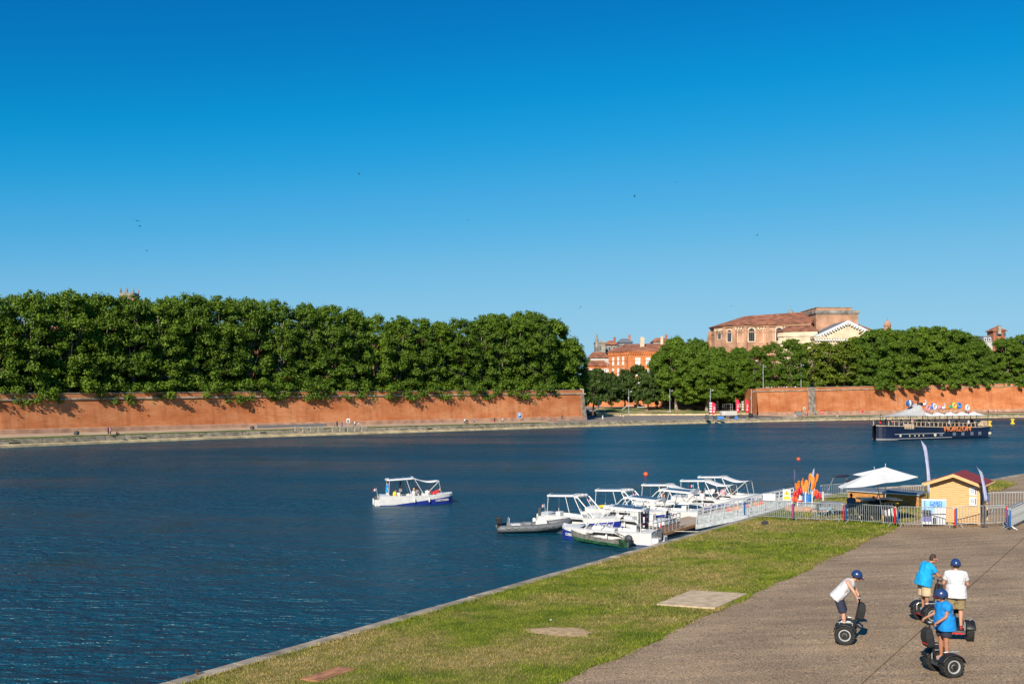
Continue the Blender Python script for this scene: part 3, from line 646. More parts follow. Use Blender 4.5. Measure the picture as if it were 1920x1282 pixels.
# right hand row above the right wall
for px, D, s, yt, key in ((1418, 428, .92, 648, 'plane'), (1448, 430, 1.05, 640, 'plane'), (1484, 432, 1.1, 634, 'plane'), (1516, 436, 1.0, 642, 'light'), (1548, 438, 1.05, 640, 'light'), (1582, 440, 1.15, 640, 'light'), (1602, 446, 1.1, 632, 'light')):
    tree_top(key, px, D, 12.0, yt, s, 'thin sunlit plane tree standing in front of the church portico', 'thin trees before the church')
def wall_D(px):
    for i in range(len(WR)-1):
        a, c = WR[i], WR[i+1]; k_ = (px-HX)/F; den = (c.x-a.x)-k_*(c.y-a.y); t = (k_*a.y-a.x)/den
        if t <= 1: return a.y+t*(c.y-a.y)
    return 480
for px, off, s, yt in ((1632, 9, .85, 618), (1660, 8, .88, 614), (1690, 8, .88, 617), (1722, 8, .95, 612), (1757, 9, .95, 611), (1790, 9, .9, 617), (1820, 9, .78, 627), (1842, 8, .55, 645), (1884, 9, .8, 632), (1915, 9, .88, 627), (1950, 9, .88, 627), (1645, 30, .9, 617), (1740, 32, .9, 613), (1700, 34, .9, 618), (1800, 32, .9, 620)):
    D = wall_D(px)+off
    tree_top('low', px, D, 12.0+(px-1600)/130, yt, s, 'broad plane tree above the right hand brick wall behind the barge', 'broad plane trees above the barge')
# ================================================================ city buildings
mat('brick_orange', (.52, .17, .055), rough=.9, var=.12, scale=.3); mat('brick_red', (.36, .13, .07), rough=.95, var=.15, scale=.25); mat('brick_church', (.42, .235, .145), rough=.95, var=.16, scale=.22)
mat('tile_roof', (.27, .105, .055), rough=.9, var=.25, scale=.35, bump=.5, bscale=2); mat('stone_cream', (.60, .49, .34), rough=.95, var=.12, scale=.25); mat('stone_grey', (.27, .245, .21), rough=.95, var=.25, scale=.3)
mat('shutter_white', (.72, .72, .70), rough=.7, var=.05); mat('slate', (.14, .16, .19), rough=.7, var=.15); mat('glass_dark', (.02, .022, .026), rough=.2); mat('grey_render', (.45, .44, .41), rough=.9, var=.1); mat('lead', (.2, .23, .24), rough=.6)
def bxyz(px0, px1, D, py): return (px0-HX)*D/F, (px1-HX)*D/F, ZC-(py-HY)*D/F
def facade_windows(root, A, B, z, wd, ht, ts, m='shutter_white', fr='stone_cream', arch=False, out=.12):
    """windows on the wall from A to B (plan points); z = sill height; ts = fractions along"""
    A, B = Vector(A), Vector(B); u_ = (B-A).normalized(); nn = Vector((u_.y, -u_.x, 0))
    for t in ts:
        c = A.lerp(B, t); X = Matrix(((u_.x, nn.x*-1, 0, c.x), (u_.y, nn.y*-1, 0, c.y), (0, 0, 1, z), (0, 0, 0, 1)))
        w_ = MB(); w_.X = X
        if arch:
            pts = [(-wd/2, 0), (wd/2, 0), (wd/2, ht-wd/2)]+[(math.cos(a)*wd/2, ht-wd/2+math.sin(a)*wd/2) for a in [math.pi*i/8 for i in range(1, 8)]]+[(-wd/2, ht-wd/2)]
            w_.ext([(x, -.02, y) for x, y in pts], (0, -.08, 0)); po = w_.build('window', M(m), root)
            f_ = MB(); f_.X = X
            o_ = [(x*1.45, y*1.0+(.3 if y > 0 else -.5)+(max(0, y-ht+wd/2))*.45) for x, y in pts]; n_ = len(pts)
            f_.add([(x, -.16, y) for x, y in pts]+[(x, -.16, y) for x, y in o_]+[(x, 0, y) for x, y in pts]+[(x, 0, y) for x, y in o_],
                   [(i, (i+1) % n_, n_+(i+1) % n_, n_+i) for i in range(n_)]+[(i, (i+1) % n_, 2*n_+(i+1) % n_, 2*n_+i) for i in range(n_)]+[(n_+i, n_+(i+1) % n_, 3*n_+(i+1) % n_, 3*n_+i) for i in range(n_)])
            f_.build('surround', M(fr), po)
            g_ = MB(); g_.X = X
            for x in (-wd/6, wd/6): g_.box(x-.04, x+.04, -.14, -.1, 0, ht-.2)
            for k in range(1, 6): g_.box(-wd/2, wd/2, -.14, -.1, ht*k/6-.04, ht*k/6+.04)
            g_.build('glazing_bars', M('lead'), po)
        else:
            w_.box(-wd/2, wd/2, -.1, .02, 0, ht); po = w_.build('window', M(m), root)
            f_ = MB(); f_.X = X
            f_.box(-wd/2-.25, wd/2+.25, -out-.12, 0, -.3, -.002); f_.box(-wd/2-.2, -wd/2-.002, -out, 0, 0, ht); f_.box(wd/2+.002, wd/2+.2, -out, 0, 0, ht); f_.box(-wd/2-.25, wd/2+.25, -out-.04, 0, ht+.002, ht+.3)
            f_.build('surround', M(fr), po)
            g_ = MB(); g_.X = X; g_.box(-.05, .05, -.115, -.1, 0, ht); g_.build('shutter_gap', M('mid_grey'), po)
def prism(P, z0, z1):
    q = MB(); q.ext([(p[0], p[1], z0) for p in P], (0, 0, z1-z0)); return q
def hip(P, z, ridge, over=.8):
    c = sum((Vector((p[0], p[1], 0)) for p in P), Vector())/len(P); q = MB()
    E = [Vector((p[0], p[1], 0)) for p in P]; E = [c+(e-c)*(1+over/max(1, (e-c).length)) for e in E]; n_ = len(E)
    r0, r1 = Vector(ridge[0]), Vector(ridge[1])
    q.add([(e.x, e.y, z-.35) for e in E]+[(e.x, e.y, z) for e in E]+[tuple(r0), tuple(r1)], [])
    o = len(q.v)-2*n_-2
    near = [0 if (e-Vector((r0.x, r0.y, 0))).length < (e-Vector((r1.x, r1.y, 0))).length else 1 for e in E]
    fs = [tuple(reversed(range(n_)))]
    for i in range(n_):
        j = (i+1) % n_; fs.append((i, j, n_+j, n_+i))
        fs.append((n_+i, n_+j, 2*n_+near[i]) if near[i] == near[j] else (n_+i, n_+j, 2*n_+near[j], 2*n_+near[i]))
    q.f += fs; q.m += [0]*len(fs); return q
def chimney(root, x, y, z, h=3, w_=1.2, d=.9, m='brick_red'):
    q = MB(); q.box(x-w_/2, x+w_/2, y-d/2, y+d/2, z-2, z+h); q.box(x-w_/2-.15, x+w_/2+.15, y-d/2-.15, y+d/2+.15, z+h, z+h+.3)
    for k in (-.3, .3): q.lathe([(.16, z+h+.3), (.14, z+h+.9)], 6, (x+k, y, 0))
    q.build('chimney', M(m), root)
# --- orange building
ob = thing('orange_building', 'orange brick riverside building with white shutters and a low tiled roof', 'building')
A, B, C = Vector(((1141-HX)*492/F, 492, 0)), Vector(((1176-HX)*480/F, 480, 0)), Vector(((1310-HX)*474/F, 474, 0))
Bk = [C+Vector((6, 26, 0)), A+Vector((6, 30, 0))]; P = [A, B, C]+Bk
ze = 10+84*480/F; zr = 10+99*480/F
prism(P, 9, ze-1.2).build('wall', M('brick_orange'), ob)
prism([p+(p-(B+Vector((4, 14, 0)))).normalized()*.5 for p in P], ze-1.2, ze-.75).build('cornice', M('brick_orange'), ob)
q = MB()
for a, c in ((A, B), (B, C)):
    u_ = (c-a).normalized(); nn = Vector((u_.y, -u_.x, 0)); L = (c-a).length
    for k in range(int(L/1.1)):
        p = a+u_*(.5+k*1.1)+nn*.3; q.cb((p.x, p.y, ze-1.75), .45, .6, 1.0)
q.build('dentils', M('brick_orange'), ob, kind='stuff')
hip(P, ze-.4, (B.lerp(Bk[1], .5)+Vector((2, 0, zr)), C+Vector((-4, 13, zr)))).build('roof', M('tile_roof'), ob)
for y0, y1 in ((670, 684), (691, 704.5), (713, 727)):
    z0 = 10-(y1-HY)*485/F; h_ = (y1-y0)*485/F
    facade_windows(ob, A, B, z0, 1.15, h_, (.26, .53, .79)); facade_windows(ob, B, C, z0, 2.2, h_*.85, (.15, .30, .45, .6, .75, .9))
q = MB()
for a, c in ((A, B), (B, C)):
    u_ = (c-a).normalized(); nn = Vector((u_.y, -u_.x, 0))
    for zz in (ze-5.2, ze-11.2): q.ext([tuple(a+nn*.16)[:2]+(zz,), tuple(c+nn*.16)[:2]+(zz,), tuple(c)[:2]+(zz,), tuple(a)[:2]+(zz,)], (0, 0, .35))
q.build('string_course', M('brick_orange'), ob)
MB().box(B.x-.3, B.x+.3, B.y-.35, B.y+.2, 9, ze-1.3).build('corner_pilaster', M('brick_red'), ob)
chimney(ob, (1205-HX)*486/F, 488, zr-1, 3.2, 2, 1, 'stone_cream'); chimney(ob, (1243-HX)*486/F, 490, zr-.5, 3.2, 1.2, 1, 'stone_cream')
# small low building left of it
sb = thing('small_building', 'low red brick building with white window surrounds beside the long wall corner', 'building')
A, B = Vector(((1100-HX)*498/F, 498, 0)), Vector(((1143-HX)*500/F, 500, 0)); P = [A, B, B+Vector((3, 14, 0)), A+Vector((3, 14, 0))]
z1 = 10-(686-HY)*499/F; prism(P, 9, z1).build('wall', M('brick_orange'), sb)
hip(P, z1+.3, ((A+B)/2+Vector((-3, 7, z1+3)), (A+B)/2+Vector((3, 7, z1+3)))).build('roof', M('tile_roof'), sb)
facade_windows(sb, A, B, z1-4.2, 1.3, 2.6, (.18, .45, .72, .9), fr='shutter_white', out=.3); facade_windows(sb, A, B, z1-9, 1.3, 2.6, (.18, .45, .72, .9), fr='shutter_white', out=.3)
# white rendered house and grey tower with pinnacle
wh = thing('rendered_house', 'pale rendered house end wall with a red roof behind the long wall corner', 'building')
A, B = Vector(((1106-HX)*512/F, 512, 0)), Vector(((1142-HX)*512/F, 512, 0)); P = [A, B, B+Vector((0, 12, 0)), A+Vector((0, 12, 0))]; z1 = 10-(670-HY)*512/F
prism(P, 9, z1).build('wall', M('grey_render'), wh); hip(P, z1+.2, ((A+B)/2+Vector((-3, 6, z1+3)), (A+B)/2+Vector((3, 6, z1+3)))).build('roof', M('tile_roof'), wh); facade_windows(wh, A, B, z1-4, 1.2, 2.4, (.3, .7), m='glass_dark')
gt = thing('church_tower', 'grey weathered stone tower with a pointed corner pinnacle behind the trees', 'tower')
D = 540; x0, x1, z1 = bxyz(1116, 1135, D, 643); q = MB(); q.box(x0, x1, D, D+7, 9, z1); q.build('tower_wall', M('stone_grey'), gt)
q = MB(); q.box(x0-.3, x1+.3, D-.3, D+7.3, z1, z1+.5); q.build('cornice', M('stone_grey'), gt)
q = MB(); q.lathe([(.85, z1-6), (.85, z1+1.5), (.95, z1+1.6), (.5, z1+3.4), (.02, z1+5.5)], 8, (x0+.9, D+.2, 0)); q.build('pinnacle', M('stone_grey'), gt)
q = MB()
for k in range(5): q.box(x0+k*1.1+.5, x0+k*1.1+1.0, D-.2, D+.3, z1+.5, z1+1.3)
q.build('battlement', M('stone_grey'), gt)
facade_windows(gt, (x0, D, 0), (x1, D, 0), z1-4, .8, 2.2, (.5,), m='glass_dark', fr='stone_grey', arch=True)
for px0, px1, py, D, ms, lab in ((1136, 1158, 645, 552, 'stone_grey', 'small grey house with tiled roof beyond the grey tower'), (1160, 1186, 641, 560, 'slate', 'dark roofed house rising behind the orange building'), (1225, 1256, 640, 545, 'grey_render', 'narrow pale house with chimney behind the orange building')):
    h_ = thing('town_house', lab, 'building'); x0, x1, z1 = bxyz(px0, px1, D, py); P = [(x0, D), (x1, D), (x1, D+10), (x0, D+10)]
    prism(P, 9, z1).build('wall', M(ms), h_); hip(P, z1, ((x0+2, D+5, z1+2.2), (x1-2, D+5, z1+2.2))).build('roof', M('slate' if ms == 'slate' else 'tile_roof'), h_); chimney(h_, x1-1.2, D+4, z1+1, 2.5, 1.2, .8)
    facade_windows(h_, (x0, D, 0), (x1, D, 0), z1-3.6, 1.0, 2.0, (.3, .7), m='glass_dark', fr='grey_render')
# --- the church
ch = thing('domed_church', 'large brick church with rounded apse, tiled roof and cream classical pediment', 'church')
def V2(px, D): return Vector(((px-HX)*D/F, D, 0))
NV = [V2(1333, 502), V2(1341, 494), V2(1358, 486), V2(1378, 481), V2(1398, 479), V2(1420, 480), V2(1440, 478), V2(1470, 474), V2(1519, 466), V2(1545, 500), V2(1440, 520), V2(1360, 522)]
ze = 44.2
prism(NV, 9, ze-1.5).build('wall', M('brick_church'), ch)
q = MB(); cc = V2(1430, 498)
out = [p+(p-cc).normalized()*.6 for p in NV]
q.ext([(p.x, p.y, ze-1.5) for p in out], (0, 0, .8)); out2 = [p+(p-cc).normalized()*.25 for p in NV]
for zz in (ze-4.2, ze-17.5, ze-20.5): q.ext([(p.x, p.y, zz) for p in out2], (0, 0, .5))
q.build('cornice', M('brick_church'), ch)
q = MB()
for i in range(8):
    a, c = NV[i], NV[i+1]; u_ = (c-a).normalized(); nn = Vector((u_.y, -u_.x, 0)); L = (c-a).length
    if i in (1, 3, 5, 7) or L > 9:
        for k in range(int(L/1.3)):
            p = a+u_*(.6+1.3*k)+nn*.35; X = TR(p.x, p.y, ze-2.3) @ RZ(math.atan2(u_.y, u_.x)); q.X = X; q.cb((0, 0, 0), .55, .7, 1.2); q.X = None
q.build('dentils', M('stone_cream'), ch, kind='stuff')
q = MB(); over = [p+(p-cc).normalized()*1.2 for p in NV]; R0, R1 = Vector((V2(1397, 496).x, 496, 49.2)), Vector((V2(1533, 487).x, 487, 51.0))
n_ = len(over); q.add([(p.x, p.y, ze-.7) for p in over]+[(p.x, p.y, ze-.3) for p in over]+[tuple(R0), tuple(R1)], []); nr = [0, 0, 0, 0, 0, 0, 0, 1, 1, 1, 0, 0]; fs = []
for i in range(n_):
    j = (i+1) % n_; fs.append((i, j, n_+j, n_+i)); fs.append((n_+i, n_+j, 2*n_+nr[i]) if nr[i] == nr[j] else (n_+i, n_+j, 2*n_+nr[j], 2*n_+nr[i]))
q.f += fs; q.m += [0]*len(fs); q.build('nave_roof', M('tile_roof'), ch)
zs = 10-(640-HY)*482/F; hw = (640-617)*482/F
for i, wd, hh in ((1, 2.6, 3.4), (2, 2.3, 5.6), (3, 2.3, 6.0), (4, 2.9, 6.2)):
    if i == 3: continue
    facade_windows(ch, NV[i], NV[i+1], zs if i > 1 else zs+1.6, wd, hh, (.5,), m='glass_dark', fr='stone_cream', arch=True)
facade_windows(ch, NV[6], NV[7], zs, 2.9, 6.2, (.7,), m='glass_dark', fr='stone_cream', arch=True)
q = MB()
for i, ts in ((3, (.5,)), (5, (.3,)), (6, (.15,))):       # blind cream framed panels
    a, c = NV[i], NV[i+1]; u_ = (c-a).normalized(); p = a.lerp(c, ts[0]); q.X = TR(p.x, p.y, 0) @ RZ(math.atan2(u_.y, u_.x))
    z0, z1 = zs-.2, zs+5.4
    for b_ in ((-1.5, -1.2, z0, z1), (1.2, 1.5, z0, z1), (-1.5, 1.5, z0-.3, z0), (-1.5, 1.5, z1, z1+.3)): q.box(b_[0], b_[1], -.12, .05, b_[2], b_[3])
q.X = None; q.build('blind_panels', M('stone_cream'), ch)
q = MB()
for i in (1, 2, 3, 4, 5, 6):                              # pilasters / buttress strips at the corners
    p = NV[i]; d_ = (p-cc).normalized(); q.X = TR(p.x+d_.x*.15, p.y+d_.y*.15, 0) @ RZ(math.atan2(d_.y, d_.x)); q.box(-.6, .3, -.75, .75, 9, ze-1.6)
q.X = None; q.build('pilasters', M('brick_church'), ch)
q = MB(); d_ = Vector((-.95, -.3, 0)).normalized(); p = NV[0]; q.X = TR(p.x, p.y, 0) @ RZ(math.atan2(d_.y, d_.x))
q.ext([(0, -.8, 12), (5.5, -.8, 12), (3.2, -.8, 34), (1.6, -.8, 39), (.9, -.8, 42), (0, -.8, 42.4)], (0, 1.6, 0)); q.X = None; q.build('buttress', M('brick_church'), ch)
# attic block
D = 468; x0, x1, zt = bxyz(1530, 1609, D, 577); zc_ = 10-(587-HY)*D/F
q = MB(); q.box(x0, x1, D, D+26, 9, zc_); q.build('attic_block', M('brick_church'), ch)
q = MB(); q.box(x0-.5, x1+.7, D-.7, D+26.5, zc_, zc_+1.3); q.box(x0-.2, x1+.3, D-.35, D+26.2, zc_-.5, zc_); q.build('attic_cornice', M('stone_grey'), ch)
q = MB(); q.box(x0+.2, x1-2.8, D+.4, D+25, zc_+1.3, zt); q.build('attic_parapet', M('brick_church'), ch); q = MB(); q.box(x0, x1-2.6, D+.2, D+25.2, zt, zt+.3); q.build('attic_coping', M('stone_grey'), ch)
# portico with pediment
D = 448; xa, xl, xr = (1589.5-HX)*D/F, (1526-HX)*D/F, (1652-HX)*D/F; zb = 10-(631-HY)*D/F; za = 10-(601-HY)*D/F
q = MB(); q.box(xl+1, xr-1, D+1, D+24, 9, zb-4.4); q.build('portico_wall', M('stone_cream'), ch)
q = MB(); q.box(xl+.4, xr-.4, D+.2, D+24, zb-4.4, zb-.9); q.box(xl-.1, xr+.1, D-.4, D+24, zb-.9, zb); q.build('entablature', M('stone_cream'), ch)
q = MB(); q.ext([(xl+1.2, D+.3, zb), (xr-1.2, D+.3, zb), (xa, D+.3, za-.9)], (0, 1, 0)); q.build('tympanum', M('stone_cream'), ch)
q = MB()
for s_, xe in ((-1, xl), (1, xr)): q.ext([(xe, D-.8, zb), (xa, D-.8, za), (xa, D-.8, za-1.0), (xe-s_*1.6, D-.8, zb)] if s_ < 0 else [(xe-1.6, D-.8, zb), (xa, D-.8, za-1.0), (xa, D-.8, za), (xe, D-.8, zb)], (0, 1.6, 0))
q.build('raking_cornice', M('shutter_white'), ch)
q = MB(); nd = 26
for k in range(nd):
    f = (k+.5)/nd; x = xl+(xr-xl)*f; q.cb((x, D-.55, zb-1.45), .62, .7, .8)
    zz = za-1.35-(abs(x-xa)/((xr-xl)/2))*(za-zb)*.985
    if zz > zb-.1: q.cb((x, D-.5, zz), .62, .7, .75)
q.build('modillions', M('shutter_white'), ch, kind='stuff')
q = MB(); q.add([(xl, D+.7, zb+.02), (xa, D+.7, za), (xa, D+24, za), (xl, D+24, zb+.02), (xr, D+.7, zb+.02), (xr, D+24, zb+.02)], [(0, 1, 2, 3), (1, 4, 5, 2)]); q.build('portico_roof', M('slate'), ch)
q = MB()
for k in range(6): q.lathe([(1.15, 10), (1.05, zb-6), (1.35, zb-5.2), (1.4, zb-4.4)], 10, (xl+3+k*(xr-xl-6)/5, D-.1+1.0, 0))
q.build('columns', M('stone_cream'), ch)
# cream side wing
D = 457; P = [V2(1459, D+3), V2(1470, D), V2(1532, D-4), V2(1532, D+14), V2(1459, D+14)]; zw = 10-(622-HY)*D/F
prism(P, 9, zw-2.2).build('side_wing', M('stone_cream'), ch); c_ = V2(1500, D+5)
q = MB(); o1 = [p+(p-c_).normalized()*.5 for p in P]; q.ext([(p.x, p.y, zw-2.2) for p in o1], (0, 0, 1.0)); o2 = [p+(p-c_).normalized()*.25 for p in P]; q.ext([(p.x, p.y, zw-1.2) for p in o2], (0, 0, 1.2)); q.ext([(p.x, p.y, zw-5.4) for p in o1], (0, 0, .6)); q.build('wing_cornice', M('stone_cream'), ch)
hip(P, zw+.4, (Vector((V2(1478, D+8).x, D+8, zw+3.2)), Vector((V2(1522, D+8).x, D+8, zw+3.6)))).build('wing_roof', M('tile_roof'), ch)
q = MB(); p = V2(1482.5, 505); q.lathe([(1.9, 49), (1.9, 50.6), (1.7, 51.6), (1.1, 52.6), (.3, 53.2), (.08, 53.4), (.04, 56)], 12, (p.x, p.y, 0)); q.build('lantern', M('lead'), ch)
q = MB(); x0, x1, z1 = bxyz(1608, 1640, 475, 617); q.ext([(x0, 475, z1+2.5), (x1, 475, z1-.6), (x1, 475, z1-6), (x0, 475, z1-6)], (0, 12, 0)); q.build('transept_roof', M('tile_roof'), ch)
# small dome turret
dt = thing('bell_turret', 'small brick turret with a ribbed dome and spike above the trees', 'turret'); p = V2(1664, 500)
q = MB(); z0 = 10-(616-HY)*500/F; q.lathe([(1.7, 12), (1.7, z0+1.2), (1.95, z0+1.3), (1.95, z0+1.6)], 10, (p.x, p.y, 0)); q.build('drum', M('brick_church'), dt)
q = MB(); q.lathe([(1.75, z0+1.6), (1.65, z0+2.4), (1.3, z0+3.2), (.7, z0+3.8), (.3, z0+4.1)], 10, (p.x, p.y, 0)); q.build('dome', M('brick_church'), dt); q = MB(); q.lathe([(.3, z0+4.1), (.35, z0+4.5), (.1, z0+4.9), (.03, z0+6.3)], 6, (p.x, p.y, 0)); q.build('spike', M('lead'), dt)
# right hand tower house
rt_ = thing('tower_house', 'brick belvedere tower with a red hipped roof above the right hand trees', 'building'); D = 520
x0, x1, z1 = bxyz(1861, 1887, D, 621); q = MB(); q.box(x0+.5, x1-.5, D, D+7, 10, z1); q.build('wall', M('brick_red'), rt_); hip([(x0, D-.4), (x1, D-.4), (x1, D+7.4), (x0, D+7.4)], z1+.4, (((x0+x1)/2-.4, D+3, z1+2.8), ((x0+x1)/2+.4, D+3, z1+2.8)), .4).build('roof', M('tile_roof'), rt_)
facade_windows(rt_, (x0, D, 0), (x1, D, 0), z1-2.6, 1.0, 2.0, (.3, .6, .85), m='glass_dark', fr='brick_red', arch=True); chimney(rt_, x0+3, D-1.2, z1+.5, 2.2, 1.5, .9, 'stone_grey')
mh = thing('mansard_house', 'grey slate mansard roof beside the brick belvedere tower', 'building'); x0, x1, z1 = bxyz(1843, 1863, D, 640)
MB().box(x0, x1, D+1, D+9, 10, z1).build('wall', M('grey_render'), mh); q = MB(); q.ext([(x0, D+.8, z1), (x1, D+.8, z1), (x1-.6, D+2, z1+3), (x0+1.2, D+2, z1+3)], (0, 6, 0)); q.build('roof', M('slate'), mh); facade_windows(mh, (x0, D+.8, 0), (x1, D+.8, 0), z1+.2, .8, 1.4, (.3, .7), m='glass_dark', fr='shutter_white')
# left: tower with pinnacles
lt = thing('bell_tower', 'brick tower top with pointed pinnacles peeping over the tall plane trees', 'tower'); D = 330; x0, x1, z1 = bxyz(224, 251, D, 555)
q = MB(); q.box(x0, x1, D, D+5, 10, z1); q.build('tower_wall', M('brick_red'), lt); q = MB(); q.box(x0-.3, x1+.3, D-.3, D+5.3, z1, z1+.4); q.box(x0+.1, x1-.1, D+.1, D+4.9, z1+.4, z1+1.2); q.build('cornice', M('stone_grey'), lt)
for fx, fy in ((0, 0), (.5, 0), (1, 0), (0, 1), (1, 1)):
    q = MB(); q.lathe([(.3, z1+.4), (.28, z1+1.6), (.38, z1+1.7), (.02, z1+3.0)], 6, (x0+.3+fx*(x1-x0-.6), D+.3+fy*4.4, 0)); q.build('pinnacle', M('stone_grey'), lt)
facade_windows(lt, (x0, D, 0), (x1, D, 0), z1-3, .9, 2.2, (.3, .7), m='glass_dark', fr='stone_grey', arch=True)
# brick houses behind the plane trees, glimpsed through the crowns
HL = ['brick house with tiled roof glimpsed through the plane trees', 'pink brick house glimpsed through the plane trees', 'orange brick house glimpsed through the plane trees']
for k, (s0, ln, ht, lab, cm) in enumerate(((60, 26, 15, 0, 'brick_red'), (92, 24, 17.5, 1, 'salmon'), (124, 30, 16, 2, 'brick_orange'), (160, 24, 18, 1, 'salmon'), (190, 30, 17, 0, 'brick_red'), (224, 26, 18, 2, 'brick_orange'))):
    r_ = along(WL, WLT, s0); r2 = along(WL, WLT, s0+ln)
    if not r_ or not r2: continue
    A, B = r_[0]+r_[1]*33, r2[0]+r_[1]*33; A.z = B.z = 0; back = r_[1]*13; P = [A, B, B+back, A+back]; z0 = r_[2]-1
    h_ = thing('brick_house', HL[lab], 'building', group='brick houses behind the plane trees'); prism(P, z0, z0+ht).build('wall', M(cm), h_)
    hip(P, z0+ht+.1, (tuple((A+back/2).lerp(B+back/2, .2))[:2]+(z0+ht+3.5,), tuple((A+back/2).lerp(B+back/2, .8))[:2]+(z0+ht+3.5,))).build('roof', M('tile_roof'), h_)
    for lv in range(4): facade_windows(h_, A, B, z0+2+lv*3.9, 1.2, 2.3, (.1, .3, .5, .7, .9), fr='stone_cream')
    chimney(h_, A.x+back.x/2+6, A.y+back.y/2+4, z0+ht+2, 3)
# orange house glimpsed at the right wall's left end
h_ = thing('orange_house', 'orange brick house partly hidden by the thin trees before the church', 'building'); D = 462; x0, x1, z1 = bxyz(1385, 1440, D, 668); MB().box(x0, x1, D, D+10, 9, z1).build('wall', M('brick_orange'), h_)
hip([(x0, D), (x1, D), (x1, D+10), (x0, D+10)], z1+.3, ((x0+4, D+5, z1+2.5), (x1-4, D+5, z1+2.5))).build('roof', M('tile_roof'), h_); facade_windows(h_, (x0, D, 0), (x1, D, 0), z1-4, 1.1, 2.2, (.15, .4, .65, .88)); facade_windows(h_, (x0, D, 0), (x1, D, 0), z1-9, 1.1, 2.2, (.15, .4, .65, .88))
# ================================================================ people
def remeshed(mb, name, m, vox, smooth=6):
    me = mb.mesh(name, m); o = bpy.data.objects.new('tmp', me); COL.objects.link(o)
    r = o.modifiers.new('r', 'REMESH'); r.mode = 'VOXEL'; r.voxel_size = vox
    s = o.modifiers.new('s', 'SMOOTH'); s.iterations = smooth; s.factor = .5
    dg = bpy.context.evaluated_depsgraph_get(); out = bpy.data.meshes.new_from_object(o.evaluated_get(dg))
    bpy.data.objects.remove(o); bpy.data.meshes.remove(me)
    out.name = name; out.materials.clear(); out.materials.append(m); out.polygons.foreach_set('use_smooth', [True]*len(out.polygons)); return out
def cap(mb, a, b_, ra, rb, flat=False, n=10): mb.tube([a, b_], [ra, rb], n, True, not flat)
V = Vector
def head_dirs(J):
    up = (V(J['head'])-V(J['neck'])); up = V((up.x*.35, up.y*.35, up.z)).normalized(); f = V(J.get('face', (1, 0, 0))); f = (f-up*f.dot(up)).normalized(); return up, f, up.cross(f)
def body_mesh(J, m, vox, fingers, name='body', girth=1.0):
    q = MB(); P = {k: V(v) for k, v in J.items() if k != 'face'}
    ch, pe, ne, hd = P['chest'], P['pelvis'], P['neck'], P['head']
    up, f, lf = head_dirs(J)
    cap(q, pe, pe.lerp(ch, .5), .145*girth, .135*girth); cap(q, pe.lerp(ch, .4), ch, .14*girth, .15*girth)
    cap(q, P['sh_l'].lerp(P['sh_r'], .12), P['sh_r'].lerp(P['sh_l'], .12), .09, .09); cap(q, ch, ne, .12, .06); cap(q, ne, hd, .058, .055)
    # head: skull, face, jaw, nose, ears, brow
    c = hd+up*.02
    q.X = frame(c, f, lf); q.ell((0, 0, .025), .1, .08, .115); q.ell((.02, 0, -.045), .075, .062, .085); q.ell((.055, 0, -.085), .035, .04, .03)
    q.tube([(.085, 0, .02), (.112, 0, -.025)], [.010, .016], 6, True, True); q.ell((.085, .0, .035), .02, .05, .012)
    q.ell((.085, 0, -.062), .018, .025, .010)
    for s in (-1, 1): q.ell((-.005, s*.083, -.005), .022, .012, .032)
    q.X = None
    for s in 'lr':
        cap(q, P['sh_'+s], P['el_'+s], .058, .042); cap(q, P['el_'+s], P['ha_'+s], .042, .028)
        cap(q, P['hip_'+s], P['kn_'+s], .092, .058); kn, an = P['kn_'+s], P['an_'+s]
        cap(q, kn, kn.lerp(an, .35), .057, .058); cap(q, kn.lerp(an, .3), an, .056, .036)
        t = P['toe_'+s]; cap(q, an+V((0, 0, -.03)), t, .045, .035)
        fa = (P['ha_'+s]-P['el_'+s]).normalized(); sd = V(J.get('grip', (0, 1, 0))); dn = V((0, 0, -1))
        h0 = P['ha_'+s]; sg = 1 if s == 'l' else -1
        fw = (fa-sd*fa.dot(sd)).normalized(); dn = (dn-fw*dn.dot(fw)-sd*dn.dot(sd)); dn = dn.normalized() if dn.length > .1 else fw.cross(sd)
        pc = h0+fw*.05
        cap(q, h0, pc+fw*.02, .03, .03, n=8)
        cap(q, pc+sd*.025, pc-sd*.025, .024, .022, n=8)
        if fingers:
            for k, L in enumerate((.075, .085, .08, .062)):
                b0 = pc+fw*.03+sd*sg*(.033-.022*k); b1 = b0+fw*L*.4+dn*.012; b2 = b1+fw*L*.2+dn*L*.4; b3 = b2-fw*L*.25+dn*L*.15
                cap(q, b0, b1, .0105, .010, n=6); cap(q, b1, b2, .010, .009, n=6); cap(q, b2, b3, .009, .008, n=6)
            t0 = pc-fw*.02+sd*sg*.03; t1 = t0+fw*.035+sd*sg*.018+dn*.02; t2 = t1+fw*.02-sd*sg*.004+dn*.028
            cap(q, t0, t1, .013, .0115, n=6); cap(q, t1, t2, .0115, .009, n=6)
    return remeshed(q, name, m, vox)
